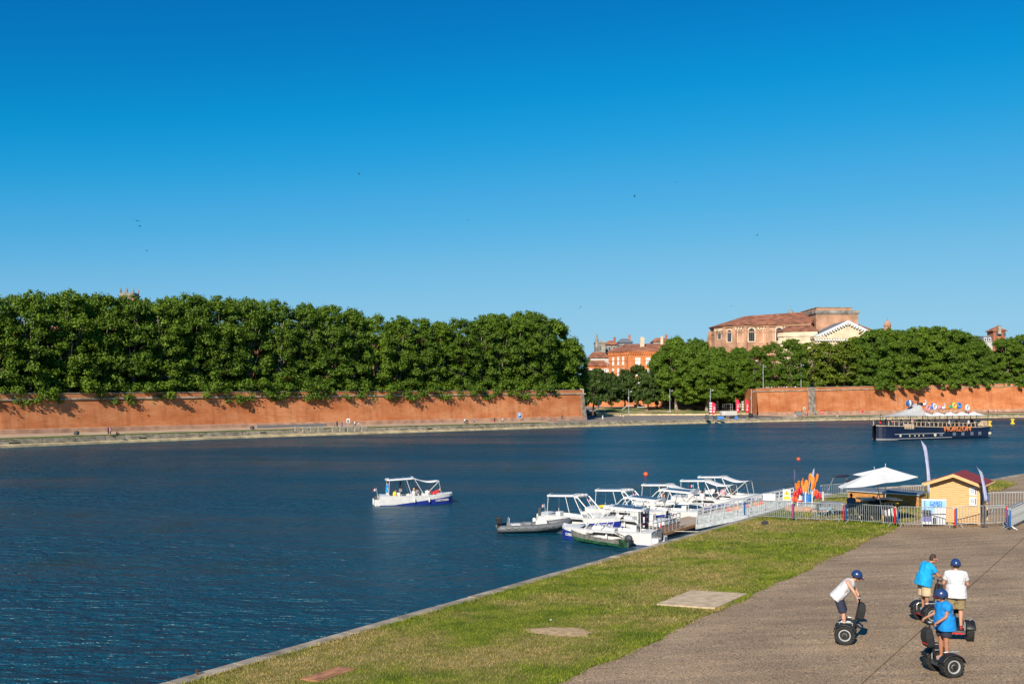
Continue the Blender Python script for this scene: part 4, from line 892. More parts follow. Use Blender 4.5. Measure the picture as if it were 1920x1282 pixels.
def shirt_mesh(J, m, vox, sleeve=.55, girth=1.0, low=.16, name='shirt', tank=False):
    q = MB(); P = {k: V(v) for k, v in J.items() if k != 'face'}; ch, pe, ne = P['chest'], P['pelvis'], P['neck']; ax = (ch-pe).normalized()
    cap(q, pe-ax*low, pe.lerp(ch, .35), .188*girth, .182*girth, True, 14); cap(q, pe.lerp(ch, .25), ch+ax*.03, .18*girth, .175, False, 14)
    lat = (P['hip_l']-P['hip_r'])*.42
    for sg in (1, -1): cap(q, pe-ax*low+lat*sg, pe.lerp(ch, .45)+lat*sg*.9, .182*girth, .168*girth, True, 14)
    cap(q, P['sh_l'].lerp(P['sh_r'], .14), P['sh_r'].lerp(P['sh_l'], .14), .1, .1, tank, 10)
    cap(q, ch, ch.lerp(ne, .8), .14, .075, True)
    # shoulders breadth
    cap(q, ch+(P['sh_l']-ch)*.55, pe.lerp(ch, .35)+(P['hip_l']-P['hip_r'])*.28, .13*girth, .14*girth); cap(q, ch+(P['sh_r']-ch)*.55, pe.lerp(ch, .35)-(P['hip_l']-P['hip_r'])*.28, .13*girth, .14*girth)
    if not tank:
        for s in 'lr':
            a, e = P['sh_'+s], P['el_'+s]; cap(q, a, a.lerp(e, .2), .088, .085); cap(q, a, a.lerp(e, sleeve), .082, .084, True)
            if sleeve > 1: cap(q, e, e.lerp(P['ha_'+s], .85), .06, .045, True)
    return remeshed(q, name, m, vox, 4)
def shorts_mesh(J, m, vox, length=.85, name='shorts', girth=1.0, wide=.115):
    q = MB(); P = {k: V(v) for k, v in J.items() if k != 'face'}; pe, ch = P['pelvis'], P['chest']; ax = (ch-pe).normalized()
    cap(q, P['hip_l'], P['hip_r'], .13*girth, .13*girth); cap(q, pe+ax*.12, pe-ax*.02, .165*girth, .165*girth, True, 12)
    for s in 'lr':
        h, k, a = P['hip_'+s], P['kn_'+s], P['an_'+s]
        if length <= 1: cap(q, h, h.lerp(k, length), .125*girth, wide, True, 12)
        else: cap(q, h, k, .115*girth, .082, False, 10); cap(q, k, k.lerp(a, length-1), .08, .062, True, 10)
    return remeshed(q, name, m, vox, 4)
def shoe(J, s, m):
    q = MB(); a, t = V(J['an_'+s]), V(J['toe_'+s]); d = (t-a); d.z = 0; d.normalize(); sd = V((-d.y, d.x, 0)); b0 = V((a.x, a.y, t.z-.045)); q.X = frame(b0, d, sd)
    q.loft([[(x, -w_, 0), (x, w_, 0), (x, w_*.85, h_), (x, -w_*.85, h_)] for x, w_, h_ in ((-.09, .035, .075), (-.03, .045, .10), (.06, .05, .085), (.13, .052, .06), (.18, .035, .035))], True, True)
    q.X = None; return q
def hair_mesh(J, m, vox, long=False, name='hair'):
    up, f, lf = head_dirs(J); c = V(J['head'])+up*.02; q = MB(); q.X = frame(c, f, lf); q.ell((-.018, 0, .045), .1, .088, .105); q.ell((-.05, 0, -.005), .066, .082, .085)
    if long: q.ell((-.085, 0, -.1), .05, .08, .14)
    q.X = None; return remeshed(q, name, m, vox, 2)
POSES = {}
def mirror_lr(d):
    out = dict(d)
    for k, v in d.items():
        if k.endswith('_l') and k[:-1]+'r' not in d: out[k[:-1]+'r'] = (v[0], -v[1], v[2])
    return out
POSES['stand'] = mirror_lr(dict(pelvis=(0, 0, .95), chest=(.02, 0, 1.30), neck=(.03, 0, 1.46), head=(.05, 0, 1.60), sh_l=(.01, .18, 1.40), el_l=(0, .23, 1.12), ha_l=(.08, .22, .88), hip_l=(0, .09, .92), kn_l=(.02, .1, .50), an_l=(0, .1, .09), toe_l=(.16, .12, .04)))
POSES['walk'] = dict(pelvis=(0, 0, .94), chest=(.05, 0, 1.29), neck=(.07, 0, 1.45), head=(.1, 0, 1.59), sh_l=(.04, .18, 1.39), el_l=(-.1, .22, 1.14), ha_l=(-.08, .22, .9), sh_r=(.05, -.18, 1.39), el_r=(.12, -.22, 1.13), ha_r=(.28, -.2, .98),
    hip_l=(0, .09, .92), kn_l=(.22, .1, .54), an_l=(.25, .1, .1), toe_l=(.4, .11, .06), hip_r=(0, -.09, .92), kn_r=(-.02, -.1, .5), an_r=(-.28, -.1, .16), toe_r=(-.15, -.11, .04))
POSES['sit'] = mirror_lr(dict(pelvis=(0, 0, .14), chest=(.03, 0, .48), neck=(.06, 0, .64), head=(.09, 0, .78), sh_l=(.03, .18, .58), el_l=(.1, .24, .33), ha_l=(.33, .16, .36), hip_l=(.03, .09, .12), kn_l=(.38, .14, .36), an_l=(.55, .12, .08), toe_l=(.7, .13, .05)))
POSES['bench'] = mirror_lr(dict(pelvis=(0, 0, .12), chest=(.0, 0, .47), neck=(.04, 0, .63), head=(.08, 0, .77), sh_l=(.0, .18, .57), el_l=(.08, .24, .32), ha_l=(.32, .18, .28), hip_l=(.03, .09, .10), kn_l=(.44, .12, .10), an_l=(.47, .11, -.32), toe_l=(.62, .12, -.36)))
POSES['lie'] = mirror_lr(dict(pelvis=(0, 0, .12), chest=(-.30, 0, .28), neck=(-.43, 0, .36), head=(-.54, 0, .46), sh_l=(-.38, .18, .33), el_l=(-.45, .25, .08), ha_l=(-.25, .28, .05), hip_l=(.03, .09, .10), kn_l=(.40, .13, .28), an_l=(.72, .12, .07), toe_l=(.82, .12, .15)))
PM = {}
def pose_parts(pose, bottom, long=False, tank=False):
    key = (pose, bottom, long, tank)
    if key not in PM:
        J = dict(POSES[pose]); vx = .03
        def once(k, f):
            if k not in PM: PM[k] = f()
            return PM[k]
        PM[key] = [('body', once((pose, 'b'), lambda: body_mesh(J, M('skin'), vx, False)), 'skin'),
                   ('shirt', once((pose, 's'), lambda: shirt_mesh(J, M('cloth_white'), vx)), 'shirt'),
                   (('dress' if bottom == 'dress' else 'shorts' if bottom == 'shorts' else 'trousers'), once((pose, bottom), lambda: shorts_mesh(J, M('cloth_navy'), vx, {'shorts': .8, 'trousers': 1.9}.get(bottom, .95), girth=1.15 if bottom == 'dress' else 1, wide=.24 if bottom == 'dress' else .115)), 'low'),
                   ('hair', once((pose, 'h', long), lambda: hair_mesh(J, M('hair_brown'), vx, long)), 'hair')]
    return PM[key]
def far_person(loc, rz, pose, top, low, label, bottom='trousers', hair='hair_brown', skin='skin', long=False, s=1.0, group=None):
    o = thing('person', label, 'person', loc, rz, group); o.scale = (s, s, s)
    for nm, me, slot in pose_parts(pose, bottom, long):
        c = link(nm, me, o); mm = {'skin': skin, 'shirt': top, 'low': low, 'hair': hair}[slot]
        c.material_slots[0].link = 'OBJECT'; c.material_slots[0].material = M(mm)
    return o
# ================================================================ self balancing two wheelers and their riders
def make_twowheeler(label, loc, rz):
    o = thing('two_wheel_scooter', label, 'scooter', loc, rz, 'off-road two wheel scooters on the esplanade')
    for s in (1, -1):
        y = s*.34
        t = MB(); prof = [(.16, -.07), (.215, -.098), (.250, -.09), (.268, -.05), (.272, 0), (.268, .05), (.250, .09), (.215, .098), (.16, .07)]
        t.lathe(prof, 36, (0, y, .272), 'y')
        for k in range(20):                     # tread lugs
            for sg in (-1, 1):
                a = 2*math.pi*(k+.25*sg)/20; t.X = TR(0, y, .272) @ Matrix.Rotation(a, 4, 'Y') @ TR(.262, sg*.048, 0) @ Matrix.Rotation(.35*sg, 4, 'X'); t.cb((0, 0, 0), .028, .082, .034)
        t.X = None; wh = t.build('wheel', M('rubber'), o, smooth=False)
        r_ = MB(); ys = y+s*.072
        r_.lathe([(.155, -.01), (.158, .02), (.135, .02), (.125, -.005), (.10, -.02), (.06, -.018), (.055, .012), (.0, .014)] if s > 0 else [(.0, -.014), (.055, -.012), (.06, .018), (.10, .02), (.125, .005), (.135, -.02), (.158, -.02), (.155, .01)], 28, (0, ys, .272), 'y')
        rim = r_.build('rim', M('rim_grey'), wh, smooth=False)
        h_ = MB(); h_.lathe([(.056, -.012), (.05, .026*1), (.0, .03)] if s > 0 else [(.0, -.03), (.05, -.026), (.056, .012)], 14, (0, ys, .272), 'y')
        for k in range(5):
            a = 2*math.pi*k/5; h_.lathe([(.008, -.028), (.008, .028)], 6, (.03*math.cos(a), ys, .272+.03*math.sin(a)), 'y')
        h_.build('hub', M('black_plastic'), wh)
        f_ = MB(); rows = []                    # fender over the wheel
        for k in range(13):
            a = math.pi*(.10+.80*k/12); x, z = math.cos(a)*.315, .285+math.sin(a)*.285
            xi, zi = math.cos(a)*.3, .285+math.sin(a)*.27
            w0, w1 = y-.12, y+.13*1 if s > 0 else y+.12
            rows.append([(x, y-.125, z-.03), (x, y-.10, z), (x, y+.10, z), (x, y+.125, z-.03), (xi, y+.1, zi-.012), (xi, y-.1, zi-.012)])
        f_.loft(rows, True, True); fe = f_.build('fender', M('black_plastic'), o, smooth=True)
        g_ = MB(); g_.tube([(-.2, y-.02*s, .60), (-.12, y+.02*s, .615), (.12, y+.02*s, .615), (.2, y-.02*s, .60)], .012, 6); g_.build('fender_guard', M('rim_grey'), fe)
        # lean rail beside the feet
        g_ = MB(); g_.tube([(-.17, y-s*.135, .31), (-.17, y-s*.135, .47), (-.12, y-s*.135, .52), (.12, y-s*.135, .52), (.17, y-s*.135, .47), (.17, y-s*.135, .31)], .013, 6); g_.build('side_rail', M('alu'), o)
    p = MB(); p.box(-.2, .2, -.225, .225, .2, .3); p.build('platform', M('dark_grey'), o, bev=.02)
    p = MB(); p.box(-.18, .18, -.21, -.02, .301, .315); p.box(-.18, .18, .02, .21, .301, .315); p.build('foot_mat', M('rubber'), o)
    p = MB(); p.box(-.202, -.19, -.18, .18, .21, .25); p.build('rear_reflector', M('red_paint'), o)
    p = MB(); p.tube([(.13, 0, .26), (.2, 0, .32), (.36, 0, 1.12), (.37, 0, 1.22)], [.035, .03, .022, .02], 8); p.build('steering_stem', M('black_plastic'), o)
    p = MB(); p.tube([(.35, -.3, 1.26), (.37, -.1, 1.22), (.37, .1, 1.22), (.35, .3, 1.26)], .016, 8); hb = p.build('handlebar', M('black_plastic'), o)
    p = MB(); p.tube([(.35, -.31, 1.262), (.358, -.2, 1.245)], .021, 8); p.tube([(.35, .31, 1.262), (.358, .2, 1.245)], .021, 8); p.build('grips', M('rubber'), hb)
    p = MB(); p.lathe([(.05, 0), (.05, .02), (.03, .026)], 12, (.35, 0, 1.235)); p.build('display', M('rim_grey'), hb)
    q = MB(); q.X = TR(.255, 0, .68) @ Matrix.Rotation(.2, 4, 'Y')
    q.loft([[(x0, -w_, z), (x1, -w_*.85, z), (x1, w_*.85, z), (x0, w_, z)] for z, x0, x1, w_ in ((0, .03, .16, .11), (.05, .03, .21, .15), (.25, .03, .22, .165), (.40, .03, .19, .15), (.46, .03, .12, .12))], True, True); q.X = None
    bg_ = q.build('handlebar_bag', M('cloth_black'), o, bev=.02)
    q = MB(); q.X = TR(.255, 0, .68) @ Matrix.Rotation(.2, 4, 'Y'); q.box(.215, .222, -.12, .12, .1, .13); q.X = None; q.build('bag_trim', M('red_paint'), bg_)
    return o
def rider(label, loc, rz, J, shirt, low, skin='skin', tank=False, helmet=True, shoes='shoe_grey', hair='hair_brown', girth=1.0, length=.85, visor=False, glasses=False, sleeve=.55, wide=.115):
    o = thing('person', label, 'person', loc, rz)
    link('body', body_mesh(J, M(skin), .0085, True, girth=girth*.95), o)
    link('shirt', shirt_mesh(J, M(shirt), .014, sleeve, girth, tank=tank, low=.12 if tank else .17), o); link('shorts', shorts_mesh(J, M(low), .014, length, girth=girth*.98, wide=wide), o)
    for s in 'lr': shoe(J, s, M(shoes)).build('shoe', M(shoes), o, bev=.012)
    up, f, lf = head_dirs(J); c = V(J['head'])+up*.02; X = frame(c, f, lf)
    for s in (-1, 1):
        q = MB(); q.X = X; q.ell((.088, s*.03, .012), .01, .014, .009, 8, 6); q.build('eye', M('hair_dark'), o)
    q = MB(); q.X = X; q.ell((.086, 0, -.055), .016, .026, .006, 8, 6); q.build('lips', M('cloth_pink'), o)
    if helmet:
        link('hair', hair_mesh(J, M(hair), .012), o)
        q = MB(); q.X = X @ TR(-.012, 0, .035); q.ell((0, 0, 0), .152, .130, .148, 24, 12, -.30); h_ = q.build('helmet', M('helmet_navy'), o, smooth=True)
        q = MB(); q.X = X @ TR(-.012, 0, .035); q.torus((0, 0, -.042), .137, .009, 24, 6, 'z'); q.build('helmet_rim', M('black_plastic'), h_)
        q = MB(); q.X = X
        for s in (-1, 1): q.tube([(.02, s*.112, .0), (.02, s*.085, -.07), (.045, 0, -.125)], .006, 5)
        q.build('chin_strap', M('black_plastic'), h_)
        q = MB(); q.X = X @ TR(-.012, 0, .035)
        for a in (.5, 1.4, 2.3, -.5, -1.4, -2.3): q.ell((.136*math.cos(a)*.97, .116*math.sin(a)*.97, .02), .01, .01, .01, 6, 4)
        q.build('rivets', M('rim_grey'), h_)
        if visor:
            q = MB(); q.X = X @ TR(-.012, 0, .035); rows = []
            for k in range(9):
                a = -1.1+2.2*k/8; rows.append([(.138*math.cos(a), .119*math.sin(a), .0), (.165*math.cos(a)+.05, .13*math.sin(a), -.03), (.165*math.cos(a)+.05, .13*math.sin(a), -.036), (.136*math.cos(a), .117*math.sin(a), -.006)])
            q.loft(rows, True, True); q.build('visor', M('visor'), h_)
    else: link('hair', hair_mesh(J, M(hair), .010), o)
    if glasses:
        q = MB(); q.X = X
        for s in (-1, 1): q.torus((.104, s*.032, .012), .021, .003, 14, 5, 'x'); q.tube([(.104, s*.052, .016), (.0, s*.09, .018)], .003, 5)
        q.tube([(.106, -.012, .014), (.106, .012, .014)], .003, 5); q.build('glasses', M('white_print'), o)
    return o
def stance(z=.315, lean=0, **kw):
    d = dict(pelvis=(0, 0, z+.93), chest=(.03, 0, z+1.28), neck=(.05, 0, z+1.44), head=(.08, 0, z+1.57), sh_l=(.02, .185, z+1.39), el_l=(.17, .27, z+1.17), ha_l=(.29, .26, 1.29), hip_l=(0, .09, z+.9), kn_l=(.02, .115, z+.49), an_l=(-.02, .12, z+.1), toe_l=(.13, .13, z+.045)); d.update(kw); return mirror_lr(d)
def hdg(v): return math.atan2(v[1], v[0])
def at_wheel(px, py, rz):                       # ground contact seen under the near wheel -> centre of the axle
    p = pg(px, py); best = None
    for s in (1, -1):
        c = Vector((p.x, p.y, 0))-RZ(rz) @ Vector((0, s*.34, 0))
        if best is None or c.y > best.y: best = c
    best.z = gz(best.x, best.y); return best
# rider in the white vest, leaning forward
rz = hdg((.93, -.37)); c = at_wheel(1584, 1208, rz)
make_twowheeler('black two wheel scooter ridden by the person in a white vest', c, rz)
J = stance(pelvis=(-.20, 0, 1.27), chest=(.07, 0, 1.58), neck=(.18, 0, 1.70), head=(.29, 0, 1.80), sh_l=(.07, .18, 1.66), el_l=(.24, .27, 1.44), ha_l=(.31, .25, 1.30), hip_l=(-.19, .09, 1.23), kn_l=(-.05, .115, .81), face=(1, 0, -.15))
rider('person in white vest, navy shorts and navy helmet leaning over the handlebar', c, rz, J, 'cloth_white', 'cloth_navy', 'skin', tank=True, visor=True, length=.95)
# woman in front
rz = hdg((-.97, -.16)); c = at_wheel(1785, 1269, rz)
make_twowheeler('black two wheel scooter under the rider in blue shirt and navy shorts', c, rz)
J = stance(z=.315, pelvis=(-.03, 0, 1.23), chest=(.0, 0, 1.55), neck=(.03, 0, 1.70), head=(.06, 0, 1.83), sh_l=(-.01, .175, 1.65), el_l=(.08, .23, 1.40), ha_l=(.29, .25, 1.30), hip_l=(-.02, .09, 1.2), kn_l=(.0, .11, .79), face=(1, -.35, -.05))
rider('person in blue T-shirt, navy shorts and navy helmet standing on a scooter', c, rz, J, 'cloth_blue', 'cloth_navy', 'skin_tan', visor=True, girth=1.2, length=.72, sleeve=.5)
# man in white T-shirt, back towards the river bridge
rz = hdg((.30, .95)); p = pg(1818, 1200); c = Vector((p.x, p.y, 0))-RZ(rz) @ Vector((0, -.34, 0)); c.z = gz(c.x, c.y)
make_twowheeler('black two wheel scooter ridden by the person in white T-shirt and khaki shorts', c, rz)
J = stance(z=.315, pelvis=(-.03, 0, 1.32), chest=(.0, 0, 1.70), neck=(.03, 0, 1.88), head=(.06, 0, 2.01), sh_l=(-.01, .21, 1.81), el_l=(.07, .30, 1.52), ha_l=(.27, .26, 1.31), hip_l=(-.02, .095, 1.29), kn_l=(.0, .12, .84), face=(1, .1, -.1))
rider('tall person in white T-shirt and khaki shorts seen from behind', c, rz, J, 'cloth_white', 'cloth_khaki', 'skin', girth=1.14, length=.95, shoes='shoe_red', sleeve=.6, wide=.13); cw = c.copy()
# guide with glasses facing him
rz = hdg((.98, .1)); c = at_wheel(1747, 1169, rz)
make_twowheeler('black two wheel scooter of the bareheaded guide in turquoise shirt', c, rz)
hl = RZ(-rz) @ (cw+Vector((-.05, .05, 1.40))-c); hl = (min(hl.x, .60), hl.y*.25, 1.36)
J = stance(z=.315, pelvis=(-.06, 0, 1.24), chest=(.03, 0, 1.58), neck=(.13, 0, 1.73), head=(.23, 0, 1.84), sh_l=(.05, .2, 1.67), el_l=(.26, .26, 1.43), ha_l=(.47, .12, 1.36), sh_r=(.06, -.2, 1.67), el_r=(.25, -.27, 1.40), ha_r=(.50, -.13, 1.30), hip_l=(-.05, .095, 1.21), kn_l=(-.03, .12, .79), face=(1, -.2, -.45))
rider('bareheaded guide with glasses, turquoise T-shirt and beige shorts', c, rz, J, 'cloth_cyan', 'cloth_beige', 'skin_tan', helmet=False, glasses=True, girth=1.2, length=1.0, sleeve=.62, wide=.14)
# ================================================================ hire boats
LB_, BM = 6.8, 1.15                              # length, half beam; bow towards +x, waterline z = 0
def hull_half(x):                                # x 0 (stern) .. 1 (bow)
    w_ = BM*(1 if x < .55 else math.sqrt(max(0, 1-((x-.55)/.46)**2.2))); return max(.03, w_*(.94+.06*min(1, x*4)))
def deck_z(x): return .86-.10*math.sin(x*math.pi*.9)+.10*x*x
def wedge_z(x): return max(.05, .05+.66*max(0, x-.18)/.82)
def make_boat(label, loc, rz, awning='open', group='white electric hire boats at the pontoon', windows=True, lettering=True):
    o = thing('hire_boat', label, 'boat', loc, rz, group); NS = 22; xs = [i/NS for i in range(NS+1)]
    def X(x): return -LB_/2+x*LB_
    q = MB()
    rows = [[], [], []]
    def side(sg):
        low, blue, top = MB(), MB(), MB()
        r = {k: [] for k in 'abcdef'}
        for x in xs:
            h = hull_half(x); dz, wz = deck_z(x), min(wedge_z(x), deck_z(x)-.1); fl = .82+.18*(1-x)
            r['a'].append((X(x)-(.15 if x == 1 else 0), 0, -.35)); r['b'].append((X(x), sg*h*fl*.8, -.2)); r['c'].append((X(x), sg*h*(.9+.04*(1-x)), .0))
            r['d'].append((X(x), sg*h*(.93+.05*wz/dz), wz)); r['e'].append((X(x), sg*h, dz)); 
        return r
    R_, L_ = side(-1), side(1)
    hb = MB()
    for r, flip in ((R_, False), (L_, True)):
        for k0, k1, mi in (('a', 'b', 1), ('b', 'c', 1), ('c', 'd', 1), ('d', 'e', 0)):
            hb.mi = mi; hb.loft([r[k1], r[k0]] if flip else [r[k0], r[k1]])
    hb.mi = 0; a, b_, c, d, e = (R_[k][0] for k in 'abcde'); a2, b2, c2, d2, e2 = (L_[k][0] for k in 'abcde')
    hb.add([e, d, c, b_, b2, c2, d2, e2], [tuple(range(8))])
    hull = hb.build('hull', [M('white_gel'), M('navy_gel')], o, smooth=False)
    # deck rim, foredeck and cockpit well
    dk = MB(); well0, well1 = .10, .74
    rim = [[(X(x), s*hull_half(x), deck_z(x)) for x in xs] for s in (1, -1)]
    def inn(x): return max(.02, hull_half(x)-.26)
    for s, fl in ((1, 0), (-1, 1)):
        top = [(X(x), s*hull_half(x), deck_z(x)+.001) for x in xs]; ins = [(X(x), s*inn(x), deck_z(x)+.05) for x in xs]
        dk.loft([ins, top] if s > 0 else [top, ins])
        wi = [x for x in xs if well0 <= x <= well1]; lo = [(X(x), s*inn(x)*.96, .30) for x in wi]; hi = [(X(x), s*inn(x), deck_z(x)+.05) for x in wi]
        dk.loft([lo, hi] if s > 0 else [hi, lo])
    for seg in ([x for x in xs if x >= well1-1e-6], [x for x in xs if x <= well0+.06]):
        dk.loft([[(X(x), -inn(x), deck_z(x)+.05) for x in seg], [(X(x), 0, deck_z(x)+.10) for x in seg], [(X(x), inn(x), deck_z(x)+.05) for x in seg]])
    for xx in (well0+.05, well1): dk.add([(X(xx), -inn(xx), .30), (X(xx), inn(xx), .30), (X(xx), inn(xx), deck_z(xx)+.05), (X(xx), -inn(xx), deck_z(xx)+.05)], [(0, 1, 2, 3)])
    dk.build('deck', M('white_gel'), o)
    fl_ = MB(); wi = [x for x in xs if well0 <= x <= well1]; fl_.loft([[(X(x), -inn(x)*.96, .31) for x in wi], [(X(x), inn(x)*.96, .31) for x in wi]]); fl_.build('cockpit_floor', M('deck_wood'), o)
    for s in (1, -1):
        q = MB(); q.box(X(.16), X(.66), s*.56-.24, s*.56+.24, .31, .62); q.build('bench', M('white_gel'), o, bev=.04); 
    q = MB(); q.box(X(.42), X(.54), -.35, .35, .31, .92); q.build('table', M('white_gel'), o, bev=.03)
    q = MB(); q.box(X(.22), X(.28), -.75, -.15, .62, 1.12); con = q.build('console', M('white_gel'), o, bev=.05); q = MB(); q.torus((X(.215), -.45, 1.05), .15, .018, 16, 6, 'x'); q.build('steering_wheel', M('black_plastic'), con)
    # transom pods, steps, motor
    for s in (1, -1):
        q = MB(); q.box(X(0)-.45, X(0)+.02, s*.62-.36, s*.62+.36, -.1, .52); q.build('transom_pod', M('white_gel'), o, bev=.06)
    q = MB(); q.tube([(X(0)-.3, 0, -.3), (X(0)-.25, 0, .5)], .07, 8); q.box(X(0)-.42, X(0)-.12, -.14, .14, .45, .8); q.build('motor', M('dark_grey'), o, bev=.03)
    if windows:
        for s in (1, -1):
            q = MB(); h = hull_half(.4); q.add([(X(.30), s*(h+.012), .50), (X(.62), s*(hull_half(.62)+.012), .56), (X(.60), s*(hull_half(.6)+.012), .72), (X(.34), s*(h+.012), .70)], [(0, 1, 2, 3) if s < 0 else (3, 2, 1, 0)])
            q.build('side_window', M('glass_dark'), o)
    for s in (1, -1):
        for x in (.46, .66):
            q = MB(); y = s*(hull_half(x)+.08); q.tube([(X(x), y, .22), (X(x), y, .30), (X(x), y, .58), (X(x), y, .64)], [.04, .08, .08, .03], 8); fe = q.build('fender', M('white_gel'), o, smooth=True); q = MB(); q.tube([(X(x), y, .64), (X(x), s*hull_half(x), deck_z(x))], .01, 4); q.build('fender_line', M('rope'), fe)
    # solar hard top over the stern
    x0, x1 = X(.10), X(.46); q = MB()
    def cz(x): return 2.22+.12*(x-x0)/(x1-x0)
    rows = []
    for x, w_ in ((x0-.02, .62), (x0+.12, .84), (x0+.7, .92), (x1-.2, .92), (x1, .84)):
        z = cz(x); rows.append([(x, -w_, z), (x, -w_*.99, z+.11), (x, -w_*.25, z+.17), (x, w_*.25, z+.17), (x, w_*.99, z+.11), (x, w_, z), (x, w_*.8, z-.03), (x, -w_*.8, z-.03)])
    q.loft(rows, True, True); ht = q.build('hard_top', M('white_gel'), o)
    for k in range(3):
        a, b_ = x0+.22+k*.68, x0+.22+k*.68+.64; q = MB(); q.X = None
        q.loft([[(a_, y, cz(a_)+z) for y, z in ((-.58, .155), (-.22, .186), (.22, .186), (.58, .155), (.58, .13), (-.58, .13))] for a_ in (a, b_)], True, True); q.build('solar_panel', M('solar'), ht)
    for s in (1, -1):
        q = MB(); q.tube([(X(.12), s*.86, deck_z(.1)), (X(.13), s*.80, cz(x0))], .022, 6); q.build('pole', M('white_gel'), o)
        q = MB(); q.tube([(X(.43), s*.92, deck_z(.4)), (X(.36), s*.84, cz(x1)-.05)], .026, 6); q.build('pole', M('white_gel'), o)
    # folding awning arch over the bow
    for s in (1, -1):
        q = MB(); top = (X(.80), s*.78, 2.08) if awning == 'open' else (X(.47), s*.8, 2.36)
        if awning == 'open': q.tube([(X(.60), s*.98, deck_z(.6)), top], .028, 6)
        else: q.tube([(X(.72), s*.86, deck_z(.7)), (X(.62), s*.86, 1.6), (X(.52), s*.84, 2.26), (X(.45), s*.82, 2.36)], .034, 6)
        q.build('awning_frame', M('white_gel'), o)
        q = MB(); q.tube([(X(.60), s*.98, deck_z(.6)), (X(.47), s*.84, 2.3)], .026, 6); q.build('awning_frame', M('white_gel'), o)
        if awning == 'open': q = MB(); q.tube([(X(.80), s*.78, 2.08), (X(.84), s*.66, deck_z(.84))], .016, 6); q.build('awning_stay', M('white_gel'), o)
    if awning == 'open':
        q = MB(); rows = []
        for k in range(9):
            f = k/8; x = X(.455)+(X(.81)-X(.455))*f; z = 2.36-.28*f-.20*math.sin(f*math.pi)*(1 if f < 1 else 0); w_ = .86-.08*f
            rows.append([(x, -w_+2*w_*j/6, z+.05*math.sin(j/6*math.pi)+.02*math.sin(j*2.1+k)) for j in range(7)])
        q.loft(rows); aw = q.build('awning', M('canvas'), o, smooth=True); so_ = aw.modifiers.new('t', 'SOLIDIFY'); so_.thickness = .015
    else:
        q = MB(); rows = []
        for k in range(11):
            y = -.86+1.72*k/10; r0 = .11+.035*math.sin(k*2.3); rows.append([(X(.49)+math.cos(a)*r0*1.3, y, 2.34+math.sin(a)*r0-.03*math.sin(k*1.7)) for a in [2*math.pi*j/8 for j in range(8)]])
        q.loft(rows, True, True); q.build('folded_awning', M('canvas'), o, smooth=True)
    # ensign
    q = MB(); q.tube([(X(.0)-.05, .3, .8), (X(.0)-.15, .3, 1.5)], .012, 5); st = q.build('flag_staff', M('white_gel'), o)
    for k, mm in enumerate(('blue_paint', 'white_print', 'red_paint')):
        q = MB(); y = .3; xa = X(0)-.15-.10*k; q.ext([(xa, y, 1.26-.02*k), (xa-.10, y+.03, 1.23-.03*k), (xa-.10, y+.03, 1.45-.03*k), (xa, y, 1.48-.02*k)], (0, .008, 0)); q.build('flag_stripe', M(mm), st)
    if lettering:
        for s in (-1, 1):
            xm = .845; h = hull_half(xm)*.97; hu = hull_half(.76)*.97; hv = hull_half(.92)*.965
            p0, p1 = Vector((X(.76), s*hu, .33)), Vector((X(.92), s*hv, .36)); ax = (p1-p0).normalized()*(1 if s < 0 else -1)
            c = (p0+p1)/2+Vector((.0, s*.045, .02)); put_text(o, 'CABOTEURS', .26, M('white_print'), frame(c, ax, (0, 0, 1)), .012, 'boat_name', .92)
    return o
BOATS = {}
mo = make_boat('white and navy hire boat cruising alone in midstream with a party aboard', pz(779, 944, 0), math.atan2(1.7, 6.3), 'open', None, windows=False)
NB = math.atan2(-N.y, -N.x)                      # bow out, away from the quay
NI = math.atan2(N.y, N.x)
def qp(t, n_, z=0): p = Q0+U*t+N*n_; return Vector((p.x, p.y, z))
first = {}
def moored(key, t, n_, rz, aw, label):
    k = (aw,)
    if k not in first: first[k] = make_boat(label, qp(t, n_), rz, aw); return first[k]
    return place_copy(first[k], qp(t, n_), rz, label)
moored('A', 43.6, -10.4, NB+.12, 'folded', 'white and navy hire boat at the pontoon end beside the green dinghy')
moored('B', 48.9, -15.6, NI, 'folded', 'white hire boat moored just behind the grey inflatable boat')
moored('C', 50.0, -12.6+.4, NB, 'folded', 'white hire boat bow outward, next to the boat at the pontoon end')
moored('D', 54.6, -14.6, NI, 'folded', 'white hire boat bow inward, with a yellow float on its deck')
moored('E', 56.8, -12.6, NB, 'folded', 'white hire boat bow outward, beside the boat where a person stands')
moored('F', 60.9, -13.6, NI, 'open', 'white hire boat with spread awning on which a person stands')
moored('G', 66.6, -12.6, NI, 'open', 'white hire boat with passengers in white sitting under its awning')
moored('H', 71.2, -12.9, NI, 'open', 'outermost white hire boat with a spread awning and passengers')
# loose items on the boats
q = MB(); q.ell((0, 0, 0), .45, .2, .13, 12, 8); q.build('float_cushion', M('cloth_yellow'), smooth=True, label='yellow float lying on the deck of a moored white boat', cat='float', loc=qp(54.0, -16.6, 1.02), rz=.4)
